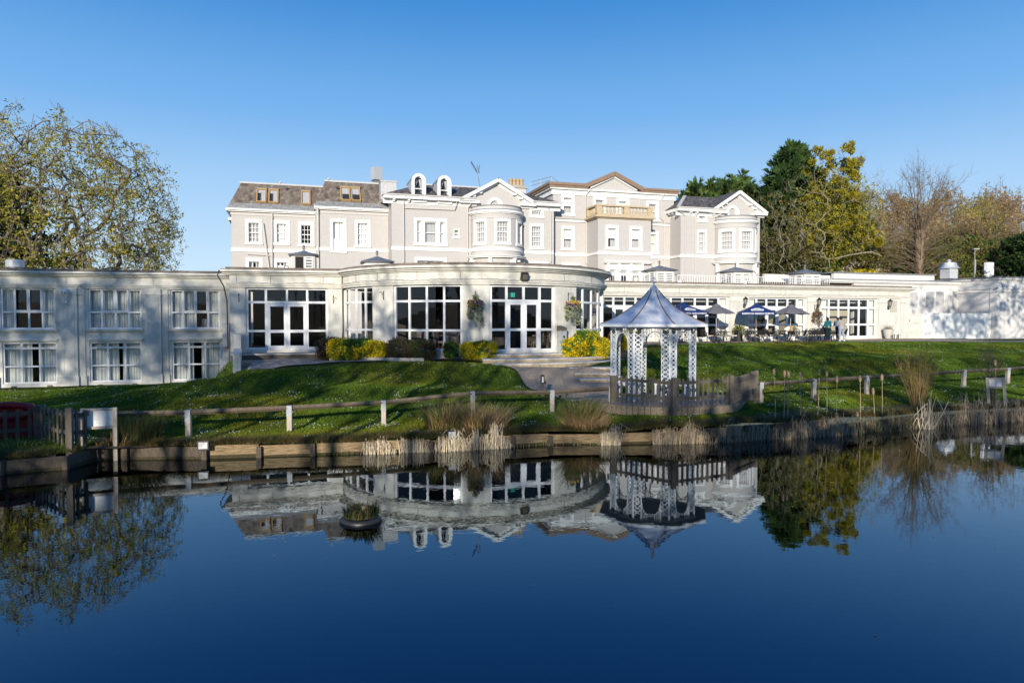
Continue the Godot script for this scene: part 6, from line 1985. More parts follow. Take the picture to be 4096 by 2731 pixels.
	mb.prism(PackedVector2Array([Vector2(-0.17, 1.0), Vector2(0.17, 1.0), Vector2(0.17, 1.14), Vector2(-0.17, 1.24)]), -0.17, 0.17)
	part("hood", mb, "timber_grey", t)
	mb = MB.new()
	mb.xf = Transform3D(Basis(Vector3.RIGHT, PI / 2), Vector3(0, 0.72, 0.16))
	mb.lathe([Vector2(0.06, 0.0), Vector2(0.06, 0.01), Vector2(0.0, 0.01)], 12)
	part("badge", mb, "dark_plastic", t)

func garden_things() -> void:
	# notice boards seen from behind
	for e in [[Vector3(-9.9, 0, -16.62), 0.3, 0.68, 1.28, "pale timber notice board on two posts at the left edge of the pond", 0.0], [Vector3(16.55, 0, -23.6), -0.6, 0.46, 1.42, "leaning timber notice board among the reeds at the right edge", 0.07]]:
		var t := thing("notice_board", e[4], "notice board", e[0], e[1], "notice boards facing the lawn")
		var w: float = e[2] / 2
		var h: float = e[3]
		t.rotation.z = e[5]
		for s in [-1.0, 1.0]:
			slab(t, "post", "timber_pale", Transform3D(), 0, [[s * w - 0.045, -0.5, -0.045, s * w + 0.045, h, 0.045]])
		slab(t, "panel", "white_paint", Transform3D(), 0, [[-w + 0.046, h - w * 1.3, -0.03, w - 0.046, h - 0.06, -0.01]])
		slab(t, "batten", "timber_pale", Transform3D(), 0, [[-w + 0.046, h - 0.06, -0.05, w - 0.046, h - 0.01, 0.04]])
		slab(t, "batten", "timber_pale", Transform3D(), 0, [[-w + 0.046, h - w * 1.3 - 0.06, -0.05, w - 0.046, h - w * 1.3, 0.04]])
	# pond floodlights on stakes
	for e in [[Vector3(-7.45, 0, -16.75), 0.22, "black floodlight on a stake at the pond edge, facing the water"], [Vector3(-1.55, 0.05, -18.0), 0.15, "white faced floodlight half hidden in the cut reeds"]]:
		var t := thing("pond_floodlight", e[2], "floodlight", e[0], 0.0, "floodlights along the pond")
		slab(t, "stake", "timber_dark", Transform3D(), 0, [[-0.05, -0.5, -0.1, 0.05, 0.24, 0.0]])
		var mb := MB.new()
		mb.xf = Transform3D(Basis(Vector3.UP, 0.25) * Basis(Vector3.RIGHT, -0.1), Vector3(0, 0.36, 0.05))
		mb.box(-0.13, -0.11, -0.05, 0.13, 0.11, 0.02)
		mb.box(-0.13, 0.085, 0.02, 0.13, 0.11, 0.05)
		mb.box(-0.13, -0.11, 0.02, 0.13, -0.085, 0.05)
		mb.box(-0.13, -0.085, 0.02, -0.105, 0.085, 0.05)
		mb.box(0.105, -0.085, 0.02, 0.13, 0.085, 0.05)
		part("housing", mb, "dark_plastic", t)
		mb = MB.new()
		mb.xf = Transform3D(Basis(Vector3.UP, 0.25) * Basis(Vector3.RIGHT, -0.1), Vector3(0, 0.36, 0.05))
		var q := [Vector3(-0.1, -0.08, 0.045), Vector3(0.1, -0.08, 0.045), Vector3(0.1, 0.08, 0.045), Vector3(-0.1, 0.08, 0.045)]
		for i in 4:
			mb.tri(q[i], q[(i + 1) % 4], Vector3(0, 0, 0.03))
		part("reflector", mb, "lead_pale", t)
	# bollard lamp and two spike lamps by the path
	var t := thing("bollard_lamp", "black bollard lamp with a white panel beside the garden path", "bollard lamp", on(1.05, -23.9), 0.1)
	slab(t, "post", "timber_dark", Transform3D(), 0, [[-0.055, -0.2, -0.055, 0.055, 0.42, 0.055]])
	slab(t, "head", "dark_plastic", Transform3D(), 0, [[-0.06, 0.42, -0.06, 0.06, 0.72, 0.06]])
	slab(t, "light_panel", "white_print", Transform3D(), 0, [[-0.028, 0.46, 0.06, 0.028, 0.66, 0.066]])
	slab(t, "switch_box", "dark_plastic", Transform3D(), 0, [[0.06, 0.4, -0.04, 0.11, 0.5, 0.04]])
	for e in [[1.9, -24.4, "small black spike lamp standing beside the path, nearer the steps"], [1.6, -23.2, "small black spike lamp on the grass corner by the path"]]:
		t = thing("spike_lamp", e[2], "spike lamp", on(e[0], e[1]), 0.2, "spike lamps by the path")
		var mb := MB.new()
		mb.tube([Vector3(0, -0.05, 0), Vector3(0, 0.2, 0)], [0.014, 0.014], 6)
		part("spike", mb, "dark_plastic", t)
		mb = MB.new()
		mb.tube([Vector3(0, 0.17, 0), Vector3(0.0, 0.3, 0.05)], [0.025, 0.055], 9)
		part("head", mb, "dark_plastic", t)
	# floating island planter
	t = thing("island_planter", "small round planted island floating on the pond", "floating planter", Vector3(-2.55, 0, -11.65))
	t.scale = Vector3.ONE * 0.95
	var mb := MB.new()
	var pts := []
	var rr := []
	for k in 25:
		var a := TAU * k / 24
		pts.append(Vector3(cos(a) * 0.3, 0.015 + 0.012 * sin(a * 3), sin(a) * 0.26))
		rr.append(0.07 + 0.012 * sin(a * 5))
	mb.tube(pts, rr, 10, false)
	part("rim", mb, "rubber", t)
	mb = MB.new()
	mb.lathe([Vector2(0.3, 0.1), Vector2(0.2, 0.17), Vector2(0, 0.19)], 18)
	part("soil", mb, "soil", t)
	mb = MB.new()
	mb.cbox(Vector3(0.08, 0.22, 0.02), Vector3(0.1, 0.12, 0.1))
	part("stump", mb, "timber_grey", t)
	rng.seed = 77
	var bl := MB.new()
	bl.tinted = true
	for k in 900:
		var a := rng.randf() * TAU
		var r := sqrt(rng.randf()) * 0.32
		var p := Vector3(cos(a) * r, 0.1, sin(a) * r)
		var g := rng.randf_range(0.6, 1.3)
		bl.col = Color(0.035 * g, 0.06 * g, 0.015 * g) if rng.randf() < 0.7 else Color(0.09 * g, 0.06 * g, 0.03 * g)
		var out := Vector3(cos(a), 0, sin(a)) * rng.randf_range(0.0, 0.14)
		var h := rng.randf_range(0.05, 0.2) * (1.5 if p.x > 0.1 else 1.0)
		var s := Vector3(-sin(a), 0, cos(a)) * 0.006
		bl.quad(p - s, p + s, p + s * 0.8 + out * 0.4 + Vector3(0, h * 0.7, 0), p - s * 0.8 + out * 0.4 + Vector3(0, h * 0.7, 0))
		bl.tri(p - s * 0.8 + out * 0.4 + Vector3(0, h * 0.7, 0), p + s * 0.8 + out * 0.4 + Vector3(0, h * 0.7, 0), p + out + Vector3(0, h * 0.9, 0))
	part("grass_tuft", bl, "blade", t, "stuff")

func garden_chair() -> Node3D:
	var t := thing("garden_chair", "x", "chair", Vector3.ZERO, 0.0, "cast iron chairs on the terrace")
	var mb := MB.new()
	mb.prism(PackedVector2Array([Vector2(-0.24, -0.2), Vector2(0.24, -0.2), Vector2(0.27, 0.1), Vector2(0.25, 0.25), Vector2(-0.25, 0.25), Vector2(-0.27, 0.1)]), 0.41, 0.47)
	for i in mb.v.size():
		mb.v[i] = Vector3(mb.v[i].x, mb.v[i].z, mb.v[i].y)
		mb.n[i] = Vector3(mb.n[i].x, mb.n[i].z, mb.n[i].y)
	for i in range(0, mb.ix.size(), 3):
		var q := mb.ix[i + 1]
		mb.ix[i + 1] = mb.ix[i + 2]
		mb.ix[i + 2] = q
	part("seat_cushion", mb, "cushion", t)
	mb = MB.new()
	mb.box(-0.27, 0.38, -0.22, 0.27, 0.408, 0.27)
	part("seat_frame", mb, "black_iron", t)
	mb = MB.new()
	var out := []
	var rr := []
	for i in 13:
		var a := PI * i / 12
		var x := -cos(a) * 0.27
		out.append(Vector3(x, 0.42 + pow(sin(a), 0.5) * 0.46, -0.22 - pow(sin(a), 0.5) * 0.12 - 0.05 * sin(a)))
		rr.append(0.022)
	mb.tube(out, rr, 6)
	for i in range(-4, 5):
		for s in [-1.0, 1.0]:
			var x0 := i * 0.1
			var p := []
			var r2 := []
			for k in 7:
				var y := k / 6.0
				var x: float = x0 + s * y * 0.36 - s * 0.18
				var top: float = sqrt(maxf(0.0, 1.0 - pow(x / 0.27, 2))) 
				if absf(x) < 0.26 and y < pow(top, 0.5) * 0.98 + 0.02:
					p.append(Vector3(x, 0.42 + y * 0.45, -0.22 - y * 0.14))
					r2.append(0.02)
			if p.size() > 1:
				mb.tube(p, r2, 4)
	part("backrest", mb, "black_iron", t)
	for s in [-1.0, 1.0]:
		mb = MB.new()
		mb.tube([Vector3(s * 0.26, 0.64, -0.28), Vector3(s * 0.3, 0.66, -0.05), Vector3(s * 0.31, 0.65, 0.16), Vector3(s * 0.3, 0.6, 0.22), Vector3(s * 0.28, 0.5, 0.18), Vector3(s * 0.26, 0.4, 0.2)], [0.014, 0.018, 0.02, 0.018, 0.014, 0.014], 6)
		part("arm", mb, "black_iron", t)
		mb = MB.new()
		mb.tube([Vector3(s * 0.24, 0.4, 0.22), Vector3(s * 0.28, 0.28, 0.27), Vector3(s * 0.24, 0.12, 0.24), Vector3(s * 0.27, 0.0, 0.31)], [0.024, 0.022, 0.016, 0.022], 6)
		part("leg", mb, "black_iron", t)
		mb = MB.new()
		mb.tube([Vector3(s * 0.22, 0.4, -0.18), Vector3(s * 0.25, 0.26, -0.25), Vector3(s * 0.22, 0.12, -0.22), Vector3(s * 0.25, 0.0, -0.34)], [0.024, 0.022, 0.016, 0.022], 6)
		part("leg", mb, "black_iron", t)
	return t

func garden_table() -> Node3D:
	var t := thing("garden_table", "x", "table", Vector3.ZERO, 0.0, "cast iron tables on the terrace")
	var mb := MB.new()
	mb.lathe([Vector2(0.0, 0.7), Vector2(0.56, 0.7), Vector2(0.58, 0.715), Vector2(0.56, 0.735), Vector2(0.0, 0.735)], 28)
	part("tabletop", mb, "dark_plastic", t)
	mb = MB.new()
	mb.lathe([Vector2(0.3, 0.28), Vector2(0.3, 0.3), Vector2(0.0, 0.3)], 16)
	part("shelf", mb, "black_iron", t)
	for k in 4:
		var a := TAU * k / 4 + 0.4
		var d := Vector3(sin(a), 0, cos(a))
		mb = MB.new()
		mb.tube([d * 0.4 + Vector3(0, 0.7, 0), d * 0.42 + Vector3(0, 0.55, 0), d * 0.28 + Vector3(0, 0.3, 0), d * 0.32 + Vector3(0, 0.12, 0), d * 0.46], [0.022, 0.022, 0.02, 0.018, 0.026], 6)
		part("leg", mb, "black_iron", t)
	return t

func lettering(parent: Node3D, s: String, xf: Transform3D, w: float, h: float, m: String, called := "lettering") -> void:
	var tm := TextMesh.new()
	var f := SystemFont.new()
	f.font_names = PackedStringArray(["Droid Sans"])
	f.font_weight = 700
	tm.font = f
	tm.font_size = 32
	tm.pixel_size = 0.01
	tm.depth = 0.01
	tm.text = s
	var b := tm.get_aabb()
	if b.size.x < 0.001:
		return
	var o := partm(called, tm, m, parent)
	o.transform = xf * Transform3D(Basis.from_scale(Vector3(w / b.size.x, h / b.size.y, 0.3)), -b.get_center() * Vector3(w / b.size.x, h / b.size.y, 0.3))

func square_umbrella(label: String, at: Vector3, turn: float, side: float) -> void:
	var t := thing("branded_umbrella", label, "umbrella", at, turn, "navy umbrellas over the terrace tables")
	var mb := MB.new()
	mb.tube([Vector3(0, 0, 0), Vector3(0, 2.62, 0)], [0.024, 0.022], 9)
	part("pole", mb, "oak", t)
	mb = MB.new()
	mb.lathe([Vector2(0.24, 0), Vector2(0.24, 0.08), Vector2(0.06, 0.12), Vector2(0.05, 0.3), Vector2(0, 0.3)], 16)
	part("base", mb, "dark_plastic", t)
	var h := side / 2
	for k in 4:
		var f := Transform3D(Basis(Vector3.UP, PI / 2 * k), Vector3.ZERO)
		mb = MB.new()
		mb.xf = f
		var n := 8
		for i in n:
			for j in 5:
				var pp := func(u: float, v: float) -> Vector3:
					var r := lerpf(h, 0.04, v)
					var sag := 0.07 * sin(v * PI) + 0.04 * (1 - v) * (1.0 - absf(u * 2 - 1)) * 0.6
					return Vector3(lerpf(-r, r, u), lerpf(2.02, 2.6, v) - sag, r)
				mb.quad(pp.call(float(i) / n, j / 5.0), pp.call(float(i + 1) / n, j / 5.0), pp.call(float(i + 1) / n, (j + 1) / 5.0), pp.call(float(i) / n, (j + 1) / 5.0))
		for i in n:
			var a := lerpf(-h, h, float(i) / n)
			var b := lerpf(-h, h, float(i + 1) / n)
			var sa := 2.02 - 0.024 * (1.0 - absf(a / h))
			var sb := 2.02 - 0.024 * (1.0 - absf(b / h))
			mb.quad(Vector3(a, sa - 0.2, h + 0.012), Vector3(b, sb - 0.2, h + 0.012), Vector3(b, sb, h), Vector3(a, sa, h))
		var c := part("canopy_panel", mb, "navy", t)
		lettering(c, "BIRRIFICIO ANGELO PORETTI" if k % 2 == 0 else "1877", f * Transform3D(Basis(Vector3.RIGHT, -0.06), Vector3(0, 1.905, h + 0.022)), side * (0.86 if k % 2 == 0 else 0.5), 0.1, "white_print")
		# badge on the slope
		var sl := Transform3D(Basis(Vector3.RIGHT, -PI / 2 + atan2(0.58, h - 0.04)), Vector3(0, 2.165, h * 0.64 + 0.025))
		mb = MB.new()
		mb.xf = f * sl
		var pts := PackedVector2Array([Vector2(-0.38, -0.15), Vector2(0.38, -0.15), Vector2(0.42, -0.06), Vector2(0.38, 0.06), Vector2(0.24, 0.1)])
		for i in 7:
			var a := lerpf(0.2, PI - 0.2, i / 6.0)
			pts.append(Vector2(cos(a) * 0.24, 0.1 + sin(a) * 0.12))
		pts.append_array([Vector2(-0.24, 0.1), Vector2(-0.38, 0.06), Vector2(-0.42, -0.06)])
		mb.prism(pts, 0.0, 0.006)
		part("badge", mb, "white_print", c)
		lettering(c, "PORETTI", f * sl * Transform3D(Basis(), Vector3(0, -0.05, 0.009)), 0.6, 0.12, "navy")
		lettering(c, "ANGELO", f * sl * Transform3D(Basis(), Vector3(0, 0.1, 0.009)), 0.3, 0.06, "navy")
	mb = MB.new()
	for k in 4:
		var a := PI / 2 * k + PI / 4
		mb.tube([Vector3(sin(a) * h * 1.38, 2.0, cos(a) * h * 1.38), Vector3(0, 2.56, 0)], [0.012, 0.012], 5)
	part("ribs", mb, "oak", t)
	mb = MB.new()
	mb.lathe([Vector2(0.1, 2.56), Vector2(0.05, 2.64), Vector2(0.0, 2.66)], 8)
	part("top_cap", mb, "navy", t)

func round_parasol(label: String, at: Vector3, lean: float) -> void:
	var t := thing("grey_parasol", label, "parasol", at, 0.15, "grey parasols over the terrace tables")
	t.rotation.z = lean
	var mb := MB.new()
	mb.tube([Vector3(0, 0, 0), Vector3(0, 2.5, 0)], [0.02, 0.02], 9)
	part("pole", mb, "lead_pale", t)
	mb = MB.new()
	mb.lathe([Vector2(0.24, 0), Vector2(0.24, 0.08), Vector2(0.05, 0.12), Vector2(0.04, 0.3), Vector2(0, 0.3)], 16)
	part("base", mb, "dark_plastic", t)
	var R := 1.25
	for k in 8:
		var a := TAU * k / 8
		var b := TAU * (k + 1) / 8
		mb = MB.new()
		for j in 6:
			for i in 4:
				var pp := func(u: float, v: float) -> Vector3:
					var r := lerpf(R, 0.05, v)
					var d := Vector3(sin(a), 0, cos(a)).lerp(Vector3(sin(b), 0, cos(b)), u)
					return d * r + Vector3(0, lerpf(1.92, 2.46, pow(v, 0.85)) - 0.05 * sin(u * PI) * (1 - v), 0)
				mb.quad(pp.call(i / 4.0, j / 6.0), pp.call((i + 1) / 4.0, j / 6.0), pp.call((i + 1) / 4.0, (j + 1) / 6.0), pp.call(i / 4.0, (j + 1) / 6.0))
		part("canopy_panel", mb, "canvas_grey", t)
	mb = MB.new()
	mb.lathe([Vector2(0.3, 2.38), Vector2(0.26, 2.44), Vector2(0.1, 2.54), Vector2(0.0, 2.56)], 8)
	part("vent_flap", mb, "canvas_grey", t)
	mb = MB.new()
	for k in 8:
		var a := TAU * k / 8
		mb.tube([Vector3(sin(a) * R * 0.98, 1.91, cos(a) * R * 0.98), Vector3(0, 2.44, 0)], [0.008, 0.008], 4)
	part("ribs", mb, "lead_pale", t)

func dining_set() -> void:
	# furniture seen through the rotunda's glass
	var c := thing("dining_chair", "pale upholstered dining chair behind the window left of the doors", "chair", Vector3(-2.2, 1.87, -33.4), 2.2, "dining chairs inside the rotunda")
	slab(c, "seat", "chair_cloth", Transform3D(), 0, [[-0.24, 0.4, -0.24, 0.24, 0.5, 0.24]])
	slab(c, "backrest", "chair_cloth", Transform3D(Basis(Vector3.RIGHT, -0.12), Vector3(0, 0.45, -0.22)), 0, [[-0.23, 0.0, -0.05, 0.23, 0.58, 0.03]])
	for s in [[-0.2, -0.2], [0.2, -0.2], [-0.2, 0.2], [0.2, 0.2]]:
		slab(c, "leg", "oak", Transform3D(), 0, [[s[0] - 0.025, 0, s[1] - 0.025, s[0] + 0.025, 0.398, s[1] + 0.025]])
	var k := 0
	for e in [[Vector3(-3.4, 1.87, -33.2), 1.2, "dining chair behind the lower panes of the left window, nearest its shrub"], [Vector3(-2.9, 1.87, -32.5), 3.5, "dark backed dining chair close to the left window's third pane"], [Vector3(1.15, 1.87, -32.9), -1.3, "dining chair seen through the left leaf of the rotunda doors"], [Vector3(2.1, 1.87, -33.1), 1.4, "dining chair seen through the right leaf of the rotunda doors"], [Vector3(2.9, 1.87, -33.6), 0.4, "dining chair behind the pane right of the rotunda doors"], [Vector3(-4.3, 1.87, -33.4), 0.3, "dining chair deep behind the left window's first pane"]]:
		copy(c, e[2], e[0], e[1])
	var tb := thing("dining_table", "dark wooden dining table behind the window left of the doors", "table", Vector3(-3.2, 1.87, -33.9), 0.2, "dining tables inside the rotunda")
	slab(tb, "tabletop", "oak", Transform3D(), 0, [[-0.7, 0.72, -0.4, 0.7, 0.76, 0.4]])
	slab(tb, "leg", "dark_wood", Transform3D(), 0, [[-0.06, 0, -0.06, 0.06, 0.718, 0.06], [-0.35, 0, -0.04, 0.35, 0.04, 0.04]])
	copy(tb, "dark wooden dining table seen through the rotunda doors", Vector3(1.7, 1.87, -33.7), -0.2)

func terrace_things() -> void:
	dining_set()
	var W := at_uv(6.5, 46.0, 18.5)
	var put := func(u: float, w: float) -> Vector3:
		var p: Vector3 = W * Vector3(u, 0, w)
		return Vector3(p.x, gy(p.x, p.z) + 0.045, p.z)
	var tu := [[7.08, 2.16][0], [10.23, 2.13][0], [12.47, 2.08][0], [14.46, 2.06][0], [16.14, 2.04][0], [3.71, 2.19][0]]
	var tl := ["round iron table under the left grey parasol", "round iron table under the right navy umbrella", "round iron table carrying the brown cardboard box", "round iron table between the box and the standing visitors", "round iron table in front of the two standing visitors", "round iron table behind the gazebo under the left navy umbrella"]
	var tb := garden_table()
	var ch := garden_chair()
	var spots := [[[-1.05, 0.1], [-0.45, 0.8], [0.25, -0.85], [0.95, 0.05]], [[-0.95, 0.2], [-0.35, 0.85], [0.1, -0.8]], [[-0.95, 0.35], [-0.85, -0.5], [-0.1, 0.85], [0.6, 0.7]], [[-0.55, 0.75], [-0.2, 0.95], [0.5, 0.75], [0.75, -0.4]], [[-0.6, 0.6], [0.55, 0.55], [0.2, -0.85]], [[-0.9, 0.3], [0.9, 0.3], [0.0, -0.85], [0.5, 0.8]]]
	var who := [["leftmost iron chair at the left grey parasol's table", "iron chair with its back to the lawn under the left grey parasol", "iron chair beyond the table under the left grey parasol, near the glass", "iron chair seen side on at the right of the left grey parasol"], ["iron chair left of the right navy umbrella's pole, beside the potted plant", "iron chair with its latticed back to the lawn under the right navy umbrella", "iron chair behind the right navy umbrella's pole"], ["iron chair left of the cardboard box table, turned sideways", "iron chair near the glass doors behind the cardboard box table", "iron chair with its back to the lawn in front of the cardboard box", "iron chair to the right of the cardboard box"], ["iron chair angled towards the box table, left of the tall backed one", "iron chair between the box and the black rucksack, back to the lawn", "iron chair heaped with a black rucksack and coat", "iron chair near the dry hanging basket"], ["iron chair just left of the visitor in teal", "iron chair between the two standing visitors", "iron chair on the glass side of the visitors' table"], ["iron chair seen through the gazebo's left columns", "iron chair seen between the gazebo's middle columns", "iron chair close to the glass behind the gazebo", "iron chair on the lawn side behind the gazebo roof"]]
	var first := true
	for i in 6:
		var c: Vector3 = put.call(tu[i], 2.0)
		if first:
			tb.position = c
			tb.set_meta("label", tl[i])
		else:
			copy(tb, tl[i], c, 0.3 * i)
		for j in spots[i].size():
			var p: Vector3 = put.call(tu[i] + spots[i][j][0], 2.0 + spots[i][j][1])
			var a := atan2(c.x - p.x, c.z - p.z) + 0.25 * sin(i * 3.0 + j * 2.0)
			if first:
				ch.position = p
				ch.rotation.y = a
				ch.set_meta("label", who[i][j])
				first = false
			else:
				copy(ch, who[i][j], p, a)
	square_umbrella("navy umbrella with white lettering, standing clear in the middle of the terrace", put.call([9.95, 4.30][0], 2.0), deg_to_rad(-14), 2.3)
	square_umbrella("navy umbrella with white lettering, half hidden by the gazebo roof", put.call([4.07, 4.29][0], 2.2), deg_to_rad(24), 2.3)
	round_parasol("grey parasol between the two navy umbrellas", put.call([6.58, 4.10][0], 2.3), 0.0)
	round_parasol("grey parasol over the cardboard box, nearest the standing visitors", put.call([12.58, 4.07][0], 2.2), -0.03)
	# things on and by the tables
	var c: Vector3 = put.call(tu[2], 2.0)
	var t := thing("cardboard_box", "brown cardboard box with a green round print on a terrace table", "box", c + Vector3(0.38, 0.74, 0.1), 0.25)
	slab(t, "carton", "kraft", Transform3D(), 0, [[-0.24, 0, -0.16, 0.24, 0.34, 0.16]])
	var mb := MB.new()
	mb.xf = Transform3D(Basis(Vector3.RIGHT, PI / 2), Vector3(0, 0.17, 0.16))
	mb.lathe([Vector2(0.13, 0.0), Vector2(0.13, 0.003), Vector2(0, 0.003)], 24)
	part("round_print", mb, "green_print", t)
	mb = MB.new()
	mb.tube([Vector3(-0.09, 0, 0), Vector3(-0.05, 0.1, 0), Vector3(0.08, 0.22, 0), Vector3(0.14, 0.31, 0)], [0.2, 0.19, 0.13, 0.03], 10)
	single("tote_bag", mb, "cushion", "pale cloth bag slumped against the cardboard box", "bag", c + Vector3(0.02, 0.74, 0.1))
	c = put.call(tu[3] + 0.5, 2.75)
	t = thing("rucksack", "black rucksack piled on an iron chair near the visitor in teal", "rucksack", c + Vector3(0, 0.47, 0))
	mb = MB.new()
	mb.tube([Vector3(0, 0, 0), Vector3(0, 0.08, 0), Vector3(0.02, 0.3, 0), Vector3(0.0, 0.45, 0), Vector3(0, 0.52, 0)], [0.17, 0.22, 0.22, 0.17, 0.06], 12)
	part("body", mb, "dark_cloth", t)
	mb = MB.new()
	mb.tube([Vector3(0.1, 0.05, 0.2), Vector3(0.12, 0.2, 0.24), Vector3(0.1, 0.32, 0.2)], [0.07, 0.1, 0.05], 9)
	part("pocket", mb, "dark_cloth", t)
	c = put.call(tu[3], 2.0)
	mb = MB.new()
	mb.lathe([Vector2(0, 0), Vector2(0.035, 0), Vector2(0.035, 0.16), Vector2(0.014, 0.21), Vector2(0.014, 0.26), Vector2(0, 0.26)], 12)
	single("water_bottle", mb, "lamp_glass", "clear water bottle on the table left of the visitor in teal", "bottle", c + Vector3(0.2, 0.735, 0.1))
	# pots
	var p: Vector3 = put.call([22.91, 2.00][0], 0.7)
	t = thing("glazed_pot", "large mottled grey pot with dry grasses at the terrace wing's end", "plant pot", p)
	mb = MB.new()
	mb.lathe([Vector2(0.0, 0.0), Vector2(0.2, 0.0), Vector2(0.3, 0.3), Vector2(0.36, 0.68), Vector2(0.4, 0.72), Vector2(0.34, 0.72), Vector2(0.32, 0.64), Vector2(0.0, 0.64)], 24)
	part("pot", mb, "pot_glaze", t)
	rng.seed = 5
	mb = MB.new()
	mb.tinted = true
	blades(mb, 220, 0.26, 0.3, 0.55, [Color(0.3, 0.17, 0.09), Color(0.2, 0.2, 0.07), Color(0.12, 0.14, 0.05)], 0.008, 0.7, Vector3(0, 0.64, 0))
	part("grasses", mb, "blade", t, "stuff")
	p = put.call([9.58, 1.92][0], 0.6)
	t = thing("lattice_planter", "dark lattice planter with a bushy plant beside the lantern pier", "plant pot", p)
	mb = MB.new()
	mb.lathe([Vector2(0.0, 0.0), Vector2(0.26, 0.0), Vector2(0.3, 0.55), Vector2(0.0, 0.55)], 10)
	part("pot", mb, "dark_plastic", t)
	var xs := []
	var cs := []
	for k in 260:
		var d := Vector3(rng.randfn(), rng.randfn() * 0.8, rng.randfn()).normalized() * rng.randf_range(0.1, 0.38)
		xs.append(Transform3D(Basis.from_euler(Vector3(rng.randf() * 6, rng.randf() * 6, 0)) * 1.2, Vector3(0, 0.8, 0) + d))
		var g := rng.randf_range(0.6, 1.4)
		cs.append(Color(0.3 * g, 0.28 * g, 0.06 * g) if rng.randf() < 0.4 else Color(0.09 * g, 0.13 * g, 0.04 * g))
	stuff("foliage", leaf_mesh(0.04, 4, 0.05), xs, "leaf", t, cs)
	for k in 4:
		p = put.call([22.79, 2.02][0] + [0.0, 0.15, 0.42, 0.55][k], 1.2)
		mb = MB.new()
		mb.tube([Vector3(0, -0.05, 0), Vector3(0.015 * k, 0.32 + 0.04 * (k % 2), 0)], [0.035, 0.035], 8)
		single("pipe_stub", mb, "dark_plastic", ["short dark pipe standing in the gravel, leftmost of four", "short dark pipe standing in the gravel, second of four", "short dark pipe standing in the gravel, third of four", "short dark pipe standing in the gravel, nearest the gate"][k], "pipe", p)

func blades(mb: MB, n: int, rad: float, hmin: float, hmax: float, cols: Array, w: float, spread: float, o := Vector3.ZERO) -> void:
	for k in n:
		var a := rng.randf() * TAU
		var r := sqrt(rng.randf()) * rad
		var p := o + Vector3(cos(a) * r, 0, sin(a) * r)
		var b := a + rng.randfn(0, 0.8)
		var out := Vector3(cos(b), 0, sin(b))
		var h := rng.randf_range(hmin, hmax)
		var lean := spread * h * rng.randf_range(0.2, 1.0) * (0.4 + r / maxf(rad, 0.01))
		var c: Color = cols[rng.randi() % cols.size()]
		var g := rng.randf_range(0.7, 1.3)
		mb.col = Color(c.r * g, c.g * g, c.b * g)
		var s := out.rotated(Vector3.UP, PI / 2 + rng.randfn(0, 0.6)) * w / 2
		var prev := p
		var pw := 1.0
		for j in range(1, 4):
			var t := j / 3.0
			var q := p + out * lean * t * t + Vector3(0, h * (t - 0.22 * t * t * spread), 0)
			var nw := 1.0 - t * 0.85
			mb.quad(prev - s * pw, prev + s * pw, q + s * nw, q - s * nw)
			prev = q
			pw = nw

